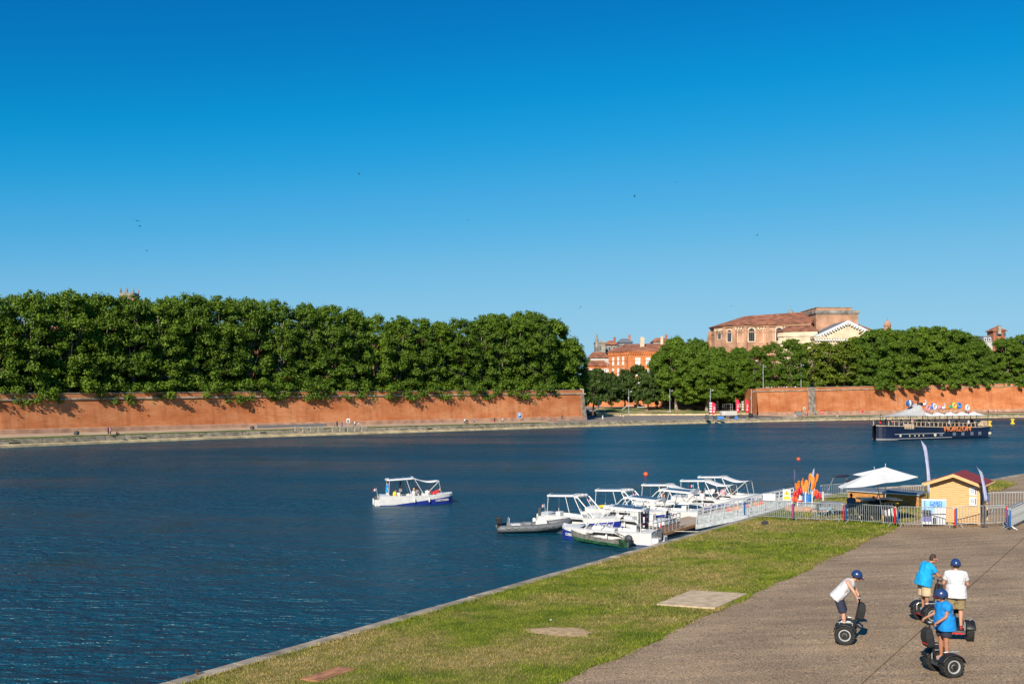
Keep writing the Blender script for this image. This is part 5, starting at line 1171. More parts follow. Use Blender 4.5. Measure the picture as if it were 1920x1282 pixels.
# ---- inflatable boat
ib = thing('inflatable_boat', 'grey rigid inflatable boat with black outboard motor', 'boat', pz(1002, 1000, 0)+Vector((0, .9, 0)), math.atan2(.5, 5.4))
q = MB(); pts = [(-2.75, .78, .30), (-2.5, .80, .34), (0, .84, .38), (1.4, .78, .50), (2.2, .52, .66), (2.62, .12, .80)]; full = pts+[(x, -y, z) for x, y, z in reversed(pts)]
q.tube(full, [.12, .25, .26, .25, .23, .21, .21, .23, .25, .26, .25, .12], 12); q.build('tube', M('rib_grey'), ib, smooth=True)
q = MB(); q.loft([[(x, -w_, z1), (x, -w_*.6, z0), (x, w_*.6, z0), (x, w_, z1)] for x, w_, z0, z1 in ((-2.3, .7, -.12, .2), (0, .74, -.15, .24), (1.5, .6, -.05, .36), (2.4, .15, .3, .6))], True, True); q.build('hull', M('mid_grey'), ib)
q = MB()
for s in (1, -1):
    for k in range(8): x = -2.2+k*.5; y = s*(.84+.235); z = .46; q.tube([(x, y, z), (x+.25, y+s*.02, z-.1), (x+.5, y, z+.01*k)], .014, 4)
q.build('grab_line', M('cloth_black'), ib)
q = MB(); q.box(-2.75, -2.35, -.24, .24, .62, 1.12); q.box(-2.72, -2.5, -.08, .08, -.3, .65); q.build('outboard_motor', M('black_plastic'), ib, bev=.06)
q = MB(); q.loft([[(x, -.32, z0), (x, .32, z0), (x, .28, z1), (x, -.28, z1)] for x, z0, z1 in ((.1, .3, .75), (.35, .3, 1.2), (.75, .3, 1.12), (.95, .3, .7))], True, True); co = q.build('console', M('white_gel'), ib, bev=.04)
q = MB(); q.torus((.12, 0, 1.12), .16, .018, 14, 6, 'x'); q.build('steering_wheel', M('black_plastic'), co); q = MB(); q.box(.3, .5, -.12, .12, 1.2, 1.75); q.build('instrument_box', M('dark_grey'), co, bev=.03)
q = MB(); q.box(-.75, -.25, -.35, .35, .3, .72); q.build('seat', M('mid_grey'), ib, bev=.05); q = MB(); q.box(-1.7, -1.0, -.4, .4, .3, .62); q.build('locker', M('white_gel'), ib, bev=.05); q = MB(); q.tube([(-1.9, -.5, .5), (-1.85, -.45, 1.05), (-1.85, .45, 1.05), (-1.9, .5, .5)], .022, 6); q.build('roll_bar', M('alu'), ib)
# ---- green dinghy
a, c = pz(1178, 1026, 0), pz(1068, 1011, 0); dv = c-a
gd = thing('green_dinghy', 'small bare metal dinghy with dark green lower hull and tilted outboard', 'boat', (a+c)/2, math.atan2(dv.y, dv.x)); L = 4.7; NS = 14; q = MB()
def dh(x): return .76*(1 if x < .35 else math.sqrt(max(.0015, 1-((x-.35)/.66)**2)))
for s in (1, -1):
    ro = {k: [] for k in 'abcd'}
    for i in range(NS+1):
        x = i/NS; X_ = -L/2+x*L; h = dh(x); sz = .5+.28*x*x
        ro['a'].append((X_-.3*x*x, 0, -.15)); ro['b'].append((X_-.15*x*x, s*h*.78, .06+.05*x)); ro['c'].append((X_, s*h*.94, .27+.1*x*x)); ro['d'].append((X_, s*h, sz))
    for k0, k1, mi in (('a', 'b', 0), ('b', 'c', 0), ('c', 'd', 1)): q.mi = mi; q.loft([ro[k1], ro[k0]] if s > 0 else [ro[k0], ro[k1]])
q.mi = 0; q.add([(-L/2, .75, .5), (-L/2, .6, .05), (-L/2, 0, -.15), (-L/2, -.6, .05), (-L/2, -.75, .5)], [(0, 1, 2, 3, 4)])
hu = q.build('hull', [M('green_boat'), M('alu_boat')], gd); sm_ = hu.modifiers.new('t', 'SOLIDIFY'); sm_.thickness = .03
q = MB(); q.loft([[(-L/2+x*L, -dh(x)*.8, .1) for x in (0, .2, .4, .6, .8)], [(-L/2+x*L, dh(x)*.8, .1) for x in (0, .2, .4, .6, .8)]]); q.build('floor', M('alu_boat'), gd)
for xx in (-1.3, .1, 1.2): q = MB(); h = dh((xx+L/2)/L)*.92; q.box(xx-.14, xx+.14, -h, h, .34, .38); q.build('thwart', M('alu_boat'), gd)
q = MB(); q.ell((-L/2-.32, .1, .62), .30, .19, .24, 14, 8); mt = q.build('outboard_motor', M('dark_grey'), gd, smooth=True); q = MB(); q.tube([(-L/2-.3, .1, .5), (-L/2-.25, .1, -.3)], [.09, .06], 8); q.build('motor_leg', M('dark_grey'), mt); q = MB(); q.tube([(-L/2-.1, .1, .68), (-L/2+.75, .2, .95)], .028, 6); q.build('tiller', M('black_plastic'), mt)
q = MB()
for k in range(6): q.tube([(.2+.13*k, -.3, .36), (.35+.1*k, .05*k, .66), (.6+.05*k, .3, .4)], .022, 5)
q.build('anchor_gear', M('cloth_black'), gd)
q = MB(); pts = [(.9, -.25, .42), (.2, -.55, .6), (-.5, -.5, .45), (-1.0, -.45, .75), (-1.6, -.5, .55)]; q.tube(pts, .02, 5); q.build('hose', M('rope'), gd)
# ---- buoys
for px, py in ((1211, 889), (1497, 860)):
    p = pz(px, py+2.6, 0); q = MB(); q.ell((0, 0, .18), .3, .3, .3, 14, 8); b_ = link('marker_buoy', q.mesh('marker_buoy', M('orange_red'), True), None, 'round orange buoy floating off the pontoon', 'buoy', 'orange marker buoys', None, p)
    q = MB(); q.torus((0, 0, .50), .06, .02, 10, 5, 'y'); q.build('ring', M('black_plastic'), b_)
for px, py, lab in ((1855.5, 799, 'yellow channel buoy'), (1898.5, 794.5, 'yellow channel buoy')):
    p = pz(px, py, 0); q = MB(); q.lathe([(.75, -.3), (.75, .3), (.42, .45), (.42, 1.15), (.62, 1.25), (.62, 1.75), (.1, 1.8)], 14); link('channel_buoy', q.mesh('channel_buoy', M('yellow'), False), None, 'yellow spar buoy floating past the stern of the barge', 'buoy', 'yellow channel buoys', None, p)
# ================================================================ pontoon and gangway
po = thing('pontoon', 'floating pontoon with timber edge and metal railings where the hire boats moor', 'pontoon', qp(44.2, -7.5), math.atan2(U.y, U.x)); PLn = 30; PW = 2.3
q = MB(); q.box(0, PLn, 0, PW, -.25, .42); q.build('float', M('dark_grey'), po)
for k in range(int(PLn/.5)):
    if k == 0: q = MB(); q.box(0, .485, .06, PW-.06, .42, .50); me_p = q.mesh('deck_plank', M('deck_wood'))
    link('deck_plank', me_p, po, loc=(k*.5, 0, 0))
q = MB(); q.box(-.06, PLn+.06, -.09, .055, .30, .53); q.build('edge_beam', M('wood_edge'), po, bev=.02); q = MB(); q.box(-.06, PLn+.06, PW-.055, PW+.09, .30, .53); q.build('edge_beam', M('wood_edge'), po, bev=.02)
for k in range(8):
    x = .35+k*.62; q = MB(); q.box(x-.03, x+.03, .02, .08, .53, 1.62); q.build('rail_post', M('alu'), po)
for z in (1.0, 1.3, 1.6): q = MB(); q.tube([(.35, .05, z), (4.7, .05, z)], .028, 6); q.build('rail', M('alu'), po)
q = MB(); q.add([(.4, .045, .6), (4.65, .045, .6), (4.65, .045, .98), (.4, .045, .98)], [(0, 1, 2, 3)]); q.build('rail_panel', M('salmon'), po)
for k in range(7):
    x = 12.5+k*2.4; q = MB(); q.box(x-.03, x+.03, .02, .08, .53, 1.6); q.build('rail_post', M('alu'), po)
q = MB(); q.tube([(12.5, .05, 1.6), (27, .05, 1.6)], .026, 6); q.build('rail', M('alu'), po)
# grey service cabinets on the pontoon end with life ring
p = qp(45.2, -8.6, .5); cab = thing('service_cabinet', 'pair of grey service panels standing on the pontoon end', 'cabinet', p, math.atan2(U.y, U.x))
for x in (-.4, .55):
    q = MB(); q.box(x-.18, x+.18, -.1, .1, 0, 1.55); q.build('panel', M('mid_grey'), cab, bev=.02)
q = MB(); q.box(-.6, .75, -.06, .06, 1.5, 1.62); q.build('cross_bar', M('alu'), cab)
q = MB(); q.torus((0, 0, 0), .30, .085, 24, 8, 'y'); lr_ = q.build('life_ring', M('red_paint'), smooth=True, label='red and white life ring hanging on the pontoon panels', cat='life ring', loc=p+Vector((.0, -.28, .95)), rz=.35)
for k in range(4): q = MB(); a = math.pi/4+k*math.pi/2; q.torus((0, 0, 0), .30, .09, 3, 8, 'y', a-.2, a+.2); q.build('band', M('white_print'), lr_)
# gangway
g0, g1 = pz(1306, 984, .75), tn(50.3, .3); g1.z = ZQ+.12; gv = g1-g0; ga = math.atan2(gv.y, gv.x); GL = math.hypot(gv.x, gv.y); sl_ = gv.z/GL
gw = thing('gangway', 'aluminium gangway sloping from the quay down to the pontoon', 'gangway', g0, ga)
sh = Matrix.Identity(4); sh[2][0] = sl_
def gm(): q = MB(); q.X = sh; return q
GW = 1.5
q = gm(); q.box(0, GL, 0, GW, -.05, 0); q.build('deck', M('alu'), gw)
for y in (0, GW): q = gm(); q.box(-.05, GL+.1, y-.07, y+.07, -.28, .04); q.build('side_beam', M('alu'), gw)
np_ = 8
for y in (0, GW):
    for k in range(np_): x = .1+k*(GL-.2)/(np_-1); q = gm(); q.ext([(x-.16, y-.03, 0), (x-.08, y-.03, 0), (x+.06, y-.03, 1.15), (x-.02, y-.03, 1.15)], (0, .06, 0)); q.build('rail_post', M('alu'), gw)
    for z in (.62, .88, 1.12): q = gm(); q.tube([(0, y, z), (GL, y, z)], .03, 6); q.build('rail', M('alu'), gw)
    for k in range(np_-1):
        xa, xb = .1+k*(GL-.2)/(np_-1), .1+(k+1)*(GL-.2)/(np_-1); q = gm(); q.box(xa+.02, xb-.1, y-.008, y+.008, .06, .52); q.build('side_panel', M('galv'), gw)
for k in range(26):                              # upright bars of the river side railing
    q = gm(); x = .4+k*(GL-.8)/25; q.box(x-.012, x+.012, GW-.012, GW+.012, .5, 1.12); q.build('bar', M('alu'), gw)
X_ = Matrix.Translation((GL-.55, -.05, .80+sl_*(GL-.55))) @ Matrix.Rotation(-math.atan(sl_)*0, 4, 'Y')
q = MB(); q.X = X_; q.box(-.26, .26, -.012, 0, -.38, .38); sg_ = q.build('warning_sign', M('white_print'), gw)
q = MB(); q.X = X_; q.ext([(-.2, -.014, .0), (.2, -.014, .0), (0, -.014, .33)], (0, -.006, 0)); q.build('warning_triangle', M('yellow'), sg_); q = MB(); q.X = X_; q.box(-.2, .2, -.02, -.014, -.3, -.1); q.build('warning_text_field', M('yellow'), sg_)
put_text(sg_, '!', .26, M('cloth_black'), X_ @ frame((0, -.021, .12), (1, 0, 0), (0, 0, 1)), .003)
q = MB(); q.X = Matrix.Translation((GL-1.75, -.05, .92+sl_*(GL-1.75))); q.box(-.42, .42, -.012, 0, -.24, .22); q.build('notice_board', M('white_print'), gw)
for k, x in enumerate((2.0, 2.55, 3.3, 3.9, 4.3)):  # orange life jackets on the rail
    p = g0+Vector((math.cos(ga)*x-math.sin(ga)*(GW-.1), math.sin(ga)*x+math.cos(ga)*(GW-.1), sl_*x+.42)); q = MB(); q.ell((-.13, 0, 0), .1, .07, .22, 8, 6); q.ell((.13, 0, 0), .1, .07, .22, 8, 6); q.ell((0, .03, .12), .16, .06, .1, 8, 6)
    q.build('life_jacket', M('orange' if k % 2 else 'orange_red'), smooth=True, label='orange life jacket hung on the gangway railing', cat='life jacket', group='life jackets on the gangway', loc=p, rz=ga)
q = MB(); a, c = qp(47.6, -7.55, .45), qp(51, -.05, 1.7); q.tube([a, a.lerp(c, .35)+Vector((0, 0, -.45)), a.lerp(c, .7)+Vector((0, 0, -.3)), c], .03, 5); q.build('mooring_rope', M('rope'), label='slack mooring rope between pontoon and quay wall', cat='rope')
# small boat with a folded navy bimini beyond the quay corner
bb = thing('bimini_boat', 'small white boat with folded dark navy bimini beyond the paddle rack', 'boat', pz(1562, 947, 0)+Vector((1.2, 1.2, 0)), math.atan2(1, -.55))
q = MB(); q.loft([[(x, -w_, .75), (x, -w_*.7, -.15), (x, w_*.7, -.15), (x, w_, .75)] for x, w_ in ((-2.6, .95), (-1, 1.05), (.8, .98), (2.0, .6), (2.7, .08))], True, True); q.build('hull', M('white_gel'), bb)
for x, z in ((-1.3, 2.25), (.1, 2.55)):
    q = MB(); q.X = TR(x, 0, z); q.loft([[(math.cos(a)*r_*1.1, y, math.sin(a)*r_) for a in [2*math.pi*j/8 for j in range(8)]] for y, r_ in ((-.95, .07), (-.4, .13), (.4, .12), (.95, .08))], True, True); q.build('folded_bimini', M('cloth_navy'), bb, smooth=True)
    for s in (1, -1): q = MB(); q.tube([(x, s*.9, z), (x+.9, s*.95, .75)], .025, 5); q.build('bimini_pole', M('alu'), bb)
# ================================================================ fenced landing stage on the quay
mat('tube_steel', (.40, .43, .44), rough=.45, metal=.4, var=.15)
q = MB(); q.box(-.011, .011, -.011, .011, 0, .78); BAR = q.mesh('bar', M('tube_steel'))
bcount = [0]
def barrier(a, c, label, ends=True, hgt=1.1, group='galvanised crowd barriers round the landing stage'):
    v = c-a; L = math.hypot(v.x, v.y); rz = math.atan2(v.y, v.x); tl_ = v.z/L
    o = thing('crowd_barrier', label, 'barrier', a, rz, group); S = Matrix.Identity(4); S[2][0] = tl_
    q = MB(); q.X = S; e = .12
    q.tube([(.02, 0, .2), (.02, 0, hgt-e), (.02+e*.3, 0, hgt-e*.3), (.02+e, 0, hgt), (L-.02-e, 0, hgt), (L-.02-e*.3, 0, hgt-e*.3), (L-.02, 0, hgt-e), (L-.02, 0, .2)], .021, 6); q.tube([(.02, 0, .2), (L-.02, 0, .2)], .018, 6); q.build('frame', M('tube_steel'), o)
    nb = max(4, int(L/.14))
    for k in range(1, nb): x = .02+(L-.04)*k/nb; b_ = link('bar', BAR, o, loc=(x, 0, .2+x*tl_)); b_.scale = (1, 1, (hgt-.22)/.78)
    for x in (.22, L-.22):
        q = MB(); q.X = S @ TR(x, 0, 0); q.tube([(0, -.3, .01), (0, -.26, .05), (0, -.03, .2), (0, .03, .2), (0, .26, .05), (0, .3, .01)], .017, 6); q.build('foot', M('tube_steel'), o)
    if ends:
        q = MB(); q.X = S; q.box(-.03, .045, -.035, .035, .18, hgt-.08); q.build('end_post', M('blue_paint'), o)
        q = MB(); q.X = S; q.box(L-.045, L+.03, -.035, .035, .18, hgt-.08); q.build('end_post', M('red_paint'), o)
    return o
BL = [((1396, 971), (1486, 976), 'crowd barrier on the grass at the gangway foot'), ((1487.5, 977), (1582, 980), 'crowd barrier with the pale blue bicycle behind it'), ((1586, 980), (1678, 987), 'crowd barrier in front of the striped deckchairs'),
      ((1683, 988), (1791, 991), 'crowd barrier in front of the blue boat poster'), ((1793, 989), (1888, 986), 'crowd barrier in front of the wooden booth'), ((1889, 992), (1917, 977), 'crowd barrier turned away at the corner by the booth'),
      ((1894, 994), (1924, 979), 'second crowd barrier turned away at the booth corner'), ((1852, 958), (1925, 957), 'crowd barrier on the paving beyond the wooden booth'), ((1686, 941), (1749, 940), 'crowd barrier between the chests and the booth'), ((1538, 938), (1600, 934), 'crowd barrier at the quay edge behind the bicycle')]
for a, c, lab in BL: barrier(pg(*a), pg(*c), lab)
# --- parasols
def parasol(base, top_off, Rr, tilt, label, n=6, drop=.62, rot=.2):
    o = thing('parasol', label, 'parasol', base, 0, 'white parasols of the landing stage')
    tp = Vector(top_off); q = MB(); q.tube([(0, 0, 0), (tp.x*.5, tp.y*.5, tp.z*.5)], .032, 8); q.tube([(tp.x*.5, tp.y*.5, tp.z*.5), tuple(tp)], .026, 8); pl = q.build('pole', M('alu'), o)
    q = MB(); q.box(-.3, .3, -.3, .3, 0, .08); q.build('base_plate', M('dark_grey'), o, bev=.02)
    X = TR(*tp) @ Matrix.Rotation(tilt[0], 4, 'X') @ Matrix.Rotation(tilt[1], 4, 'Y') @ RZ(rot)
    for k in range(n):                           # one fabric panel per rib bay
        a0, a1 = 2*math.pi*k/n, 2*math.pi*(k+1)/n; q = MB(); q.X = X; rows = []
        for i in range(6):
            f = i/5; r_ = .03+(Rr-.03)*f; z = .12-drop*(f**.92)
            p0, p1 = Vector((math.cos(a0)*r_, math.sin(a0)*r_, z)), Vector((math.cos(a1)*r_, math.sin(a1)*r_, z)); rows.append([tuple(p0.lerp(p1, j/4)+Vector((0, 0, -.07*f*math.sin(math.pi*j/4)))) for j in range(5)])
        q.loft(rows); q.build('canopy_panel', M('canvas'), o, smooth=True)
        q = MB(); q.X = X; q.tube([(math.cos(a0)*.05, math.sin(a0)*.05, .09), (math.cos(a0)*Rr*.55, math.sin(a0)*Rr*.55, .07-drop*.55**.92), (math.cos(a0)*Rr*.98, math.sin(a0)*Rr*.98, .08-drop)], .012, 5); q.build('rib', M('alu'), o)
        q = MB(); q.X = X; q.tube([(0, 0, -.75), (math.cos(a0)*Rr*.5, math.sin(a0)*Rr*.5, .05-drop*.45)], .01, 4); q.build('strut', M('alu'), o)
    q = MB(); q.X = X; q.tube([(0, 0, .1), (0, 0, .34)], .02, 6); q.build('finial', M('alu'), o)
    return o
b1 = pg(1658, 981); t1 = pd(1641, 886, b1.y-.2)
parasol(b1, t1-b1, 2.25, (R(-5), R(-9)), 'white parasol on a slanting pole over the striped deckchairs', 6, .62, .35)
b2 = pg(1660, 960); t2 = pd(1660, 879, b2.y)
parasol(b2, t2-b2, 2.1, (R(-2), R(2)), 'white parasol standing upright in front of the wooden chests', 6, .52, .1)
# --- long wooden chests with felt lids
def chest(px0, px1, py, depth, h, label):
    a, c = pg(px0, py), pg(px1, py+1.5); v = c-a; L = math.hypot(v.x, v.y); o = thing('storage_chest', label, 'chest', a, math.atan2(v.y, v.x), 'wooden chests of the landing stage')
    for k in range(6): q = MB(); q.box(0, L, 0, .03, h*k/6+.03, h*(k+1)/6+.022); q.build('plank', M('wood_orange'), o, bev=.006)
    q = MB(); q.box(.03, L-.03, .031, depth, .0, h); q.build('body', M('wood_orange'), o)
    for x in (0, L): q = MB(); q.box(x-.03, x+.03, -.012, .07, 0, h+.02); q.build('corner_post', M('wood_edge'), o)
    q = MB(); q.ext([(-.1, -.1, h), (-.1, depth+.05, h+.14), (-.1, depth+.05, h+.20), (-.1, -.1, h+.06)], (L+.2, 0, 0)); ld_ = q.build('lid', M('slate_felt'), o); q = MB(); q.box(-.11, L+.11, -.125, -.1, h-.01, h+.065); q.build('lid_trim', M('alu'), ld_); return o
chest(1591, 1655, 945.5, 1.3, .92, 'long orange wooden chest under the white parasols with a grey felt lid')
chest(1658, 1722, 951, 1.3, .92, 'long orange wooden chest nearest the booth with a grey felt lid')
# --- yellow bar counter with dark awning top
o = thing('bar_counter', 'yellow wooden bar counter with a dark flat top behind the deckchairs', 'counter', pg(1622, 969), math.atan2(-.06, 1))
q = MB(); q.box(0, .25, 0, .9, 0, 1.0); q.build('end_panel', M('wood_yellow'), o); q = MB(); q.box(1.25, 1.95, 0, .9, 0, 1.0); q.build('end_panel', M('wood_yellow'), o); q = MB(); q.box(.25, 1.25, .5, .9, 0, .95); q.build('shelf_back', M('dark_grey'), o); q = MB(); q.box(-.25, 2.1, -.25, 1.1, 1.0, 1.07); q.build('top', M('dark_grey'), o, bev=.01); q = MB(); q.box(-.26, .35, -.28, -.25, 1.0, 1.08); q.build('top_trim', M('white_print'), o); q = MB(); q.box(.3, 1.2, .1, .5, .6, .64); q.build('shelf', M('wood_yellow'), o)
# --- deckchairs
def deckchair(px, py, rz, label):
    o = thing('deckchair', label, 'deckchair', pg(px, py), rz, 'striped deckchairs behind the barrier')
    for s in (-.32, .32):
        q = MB(); q.tube([(s, .62, .03), (s, -.28, .98)], .022, 6); q.build('back_leg', M('wood_light'), o); q = MB(); q.tube([(s*.9, -.45, .03), (s*.9, .55, .42)], .022, 6); q.build('seat_leg', M('wood_light'), o); q = MB(); q.tube([(s*.92, -.5, .03), (s*.92, -.15, .8)], .016, 6); q.build('prop', M('wood_light'), o)
    q = MB(); q.tube([(-.34, -.28, .98), (.34, -.28, .98)], .02, 6); q.build('top_rail', M('wood_light'), o)
    n_ = 7
    for k in range(n_):
        x0, x1 = -.27+.54*k/n_, -.27+.54*(k+1)/n_; q = MB(); prof = [(-.28, .98), (-.12, .72), (.05, .46), (.2, .32), (.36, .3), (.53, .42)]
        q.loft([[(x0, y, z), (x1, y, z)] for y, z in prof]); q.build('canvas_stripe', M('cloth_navy') if k % 2 == 0 else M('cloth_white'), o)
    o.scale = (1.15, 1.15, 1.1); return o
deckchair(1616, 977, R(188), 'striped deckchair left of the parasol pole, blue and white'); deckchair(1667, 980, R(166), 'striped deckchair beside the red barrier post, blue and white')
# --- bicycle
def bicycle(loc, rz, label, fm='bike_blue'):
    o = thing('bicycle', label, 'bicycle', loc, rz)
    for x in (-.52, .53):
        q = MB(); q.torus((x, 0, .34), .322, .022, 32, 6, 'y'); wh = q.build('wheel', M('rubber'), o); q = MB(); q.torus((x, 0, .34), .305, .008, 32, 5, 'y'); q.build('rim', M('alu'), wh)
        q = MB()
        for k in range(14): a = 2*math.pi*k/14; q.tube([(x, .02*(-1)**k, .34), (x+.3*math.cos(a), 0, .34+.3*math.sin(a))], .0025, 3, False)
        q.build('spokes', M('alu'), wh)
    q = MB(); bb_, st, hd, hd2 = (-.08, 0, .29), (-.24, 0, .76), (.34, 0, .80), (.37, 0, .70)
    for a, c, r_ in ((bb_, st, .024), (bb_, hd2, .028), ((-.21, 0, .68), (.355, 0, .76), .026), (hd, hd2, .022)): q.tube([a, c], r_, 8)
    for s in (.05, -.05): q.tube([bb_, (-.52, s, .34)], .012, 6); q.tube([(-.22, 0, .70), (-.52, s, .34)], .010, 6)
    q.build('frame', M(fm), o, smooth=True)
    q = MB(); q.tube([hd2, (.44, .045, .6), (.53, .05, .34)], .013, 6); q.tube([hd2, (.44, -.045, .6), (.53, -.05, .34)], .013, 6); q.build('fork', M(fm), o)
    q = MB(); q.tube([hd, (.30, 0, .95)], .014, 6); q.tube([(.22, -.29, 1.0), (.31, -.12, .96), (.31, .12, .96), (.22, .29, 1.0)], .013, 6); q.build('handlebar', M('black_plastic'), o)
    q = MB(); q.tube([st, (-.27, 0, .90)], .014, 6); q.build('seat_post', M('alu'), o); q = MB(); q.loft([[(x, -w_, .9), (x, w_, .9), (x, w_*.8, .95), (x, -w_*.8, .95)] for x, w_ in ((-.42, .08), (-.3, .07), (-.15, .025), (-.1, .015))], True, True); q.build('saddle', M('black_plastic'), o, bev=.01)
    q = MB(); q.torus((-.08, -.03, .29), .085, .01, 20, 5, 'y'); q.tube([(-.08, -.05, .29), (.02, -.05, .16)], .012, 5); q.tube([(-.08, .05, .29), (-.18, .05, .42)], .012, 5); q.build('crankset', M('dark_grey'), o)
    q = MB(); q.tube([(-.08, -.03, .375), (-.52, -.03, .38)], .004, 4); q.tube([(-.08, -.03, .205), (-.52, -.03, .30)], .004, 4); q.build('chain', M('dark_grey'), o); return o
bk = pg(1547, 976); bicycle(bk+Vector((0, .18, 0)), math.atan2(-.06, 1), 'pale blue bicycle parked against the crowd barrier')
# --- grey tarpaulin covered table behind the bicycle
o = thing('covered_table', 'low table under a grey tarpaulin behind the bicycle', 'table', pg(1562, 966), 0); q = MB(); q.loft([[(-.9, -.5, z), (.9, -.5, z), (.9, .5, z), (-.9, .5, z)] for z in (.35, .62)]+[[(-.7, -.2, .78), (.85, -.3, .70), (.7, .4, .8), (-.6, .4, .85)]], True, True); q.build('tarpaulin', M('mid_grey'), o)
for x in (-.8, .8):
    for y in (-.4, .4): q = MB(); q.box(x-.03, x+.03, y-.03, y+.03, 0, .36); q.build('leg', M('dark_grey'), o)
# --- salmon low walls at the quay edge
for a, c, h, lab in (((1472, 958), (1582, 963), .36, 'low salmon stone ledge behind the bicycle at the gangway head'), ((1622, 932), (1688, 932), .38, 'low salmon stone ledge behind the wooden chests')):
    p0, p1 = pg(*a), pg(*c); v = p1-p0; L = math.hypot(v.x, v.y); o = thing('stone_ledge', lab, 'low wall', p0, math.atan2(v.y, v.x)); nb = int(L/.9)
    for k in range(nb): q = MB(); q.box(L*k/nb+.008, L*(k+1)/nb-.008, 0, .45, -.2, h+.006*(k % 3)); q.build('stone', M('salmon'), o, bev=.015)
# --- booth
HW, HD = 2.4, 2.5
fr = pg(1836, 984); u_, n_ = U, N; hut = thing('wooden_booth', 'pale wooden ticket booth with dark red gable roof', 'booth', fr, math.atan2(N.y, N.x))
# local: x along N (0 = right hand corner, negative to the left), y along U (depth)
zE, zA = 2.12, 2.58
for k in range(19):
    z0, z1 = .05+k*.125, .05+(k+1)*.125-.012
    for y0, y1 in ((0, .045), (HD-.045, HD)):
        if z1 <= zE: xs_ = (-HW, 0)
        else:
            f = min(1, (z1-zE)/(zA-zE)); xs_ = (-HW+f*HW/2, -f*HW/2)
            if xs_[1]-xs_[0] < .1: continue
        q = MB(); q.box(xs_[0], xs_[1], y0, y1, z0, z1); q.build('plank', M('wood_light'), hut)
    if z1 <= zE:
        for x0, x1 in ((-HW, -HW+.045), (-.045, 0)): q = MB(); q.box(x0, x1, .047, HD-.047, z0, z1); q.build('plank', M('wood_light'), hut)
q = MB(); q.box(-HW+.05, -.05, .05, HD-.05, .02, zE); q.ext([(-HW+.05, .05, zE), (-.05, .05, zE), (-HW/2, .05, zA-.03)], (0, HD-.1, 0)); q.build('inner_lining', M('wood_light'), hut)
for x in (-HW, -.0):
    for y in (0, HD): q = MB(); q.box(x-.05, x+.05, y-.05, y+.05, 0, zE); q.build('corner_post', M('wood_light'), hut)
ov, ox = .40, .28
for s in (-1, 1):
    xe = -HW/2+s*(HW/2+ox); ze_ = zA+.06-(zA-zE)*(HW/2+ox)/(HW/2); q = MB(); q.ext([(-HW/2, -ov, zA+.06), (xe, -ov, ze_), (xe, -ov, ze_+.06), (-HW/2, -ov, zA+.12)] if s > 0 else [(-HW/2, -ov, zA+.12), (xe, -ov, ze_+.06), (xe, -ov, ze_), (-HW/2, -ov, zA+.06)], (0, HD+2*ov, 0)); q.build('roof_slope', M('roof_red'), hut)
    q = MB(); q.ext([(-HW/2, -ov-.03, zA-.08), (xe, -ov-.03, ze_-.12), (xe, -ov-.03, ze_+.035), (-HW/2, -ov-.03, zA+.09)] if s > 0 else [(-HW/2, -ov-.03, zA+.09), (xe, -ov-.03, ze_+.035), (xe, -ov-.03, ze_-.12), (-HW/2, -ov-.03, zA-.08)], (0, .028, 0)); q.build('barge_board', M('wood_light'), hut)
    q = MB(); q.tube([(xe+s*.05, -ov, ze_), (xe+s*.05, HD+ov, ze_)], .06, 8); q.build('gutter', M('wood_light'), hut)
q = MB(); q.box(.0, .02, .5, 1.7, 1.0, 1.9); q.build('side_hatch', M('slate_felt'), hut); q = MB(); q.box(.0, .3, .45, 1.75, .95, 1.0); q.build('hatch_shelf', M('wood_edge'), hut)
for z in (1.55, 1.02):
    q = MB(); q.box(-.48, -.12, -.02, 0, z, z+.45); nt_ = q.build('notice', M('white_print'), hut)
    q = MB(); q.box(-.20, -.15, -.026, -.021, z+.06, z+.38); q.build('notice_edge', M('red_paint'), nt_); q = MB(); q.torus((-.33, -.023, z+.22), .07, .012, 12, 4, 'y'); q.build('notice_mark', M('blue_print'), nt_)
# --- poster stand
pa, pc = pg(1728, 987), pg(1774, 985.5); v = pc-pa; W_ = math.hypot(v.x, v.y); H_ = 1.42; ps = thing('poster_stand', 'upright poster stand with blue sky print and boat picture before the booth', 'poster stand', pa, math.atan2(v.y, v.x))
for x in (.05, W_-.05): q = MB(); q.box(x-.025, x+.025, 0, .05, 0, H_); q.build('leg', M('alu'), ps)
q = MB(); q.box(0, W_, -.02, 0, .14, H_); q.build('panel', M('white_print'), ps); q = MB(); q.box(-.01, W_+.01, -.03, .06, H_, H_+.06); q.build('top_bar', M('white_print'), ps)
def pr(x0, x1, z0, z1, mm, y=-.024): q = MB(); q.add([(x0, y, z0), (x1, y, z0), (x1, y, z1), (x0, y, z1)], [(0, 1, 2, 3)]); q.build('print', M(mm), ps)
pr(.02, W_-.02, .72, H_-.02, 'sky_blue_print'); pr(.02, W_*.42, .28, .86, 'violet_flag', -.027); pr(.02, W_*.36, .55, .9, 'dark_grey', -.03); pr(.02, W_-.02, .66, .71, 'dark_grey', -.033); pr(W_*.45, W_*.58, .16, .5, 'solar', -.028); pr(W_*.5, W_-.02, .72, 1.02, 'white_print', -.028)
q = MB(); q.box(.14, .17, -.036, -.03, .2, H_-.03); q.build('fold_line', M('dark_grey'), ps)
for tx, z in (('CABO', 1.27), ('TEURS', 1.09)): put_text(ps, tx, .23, M('blue_print'), frame((W_*.58, -.034, z), (1, 0, 0), (0, 0, 1)), .003, 'poster_title')
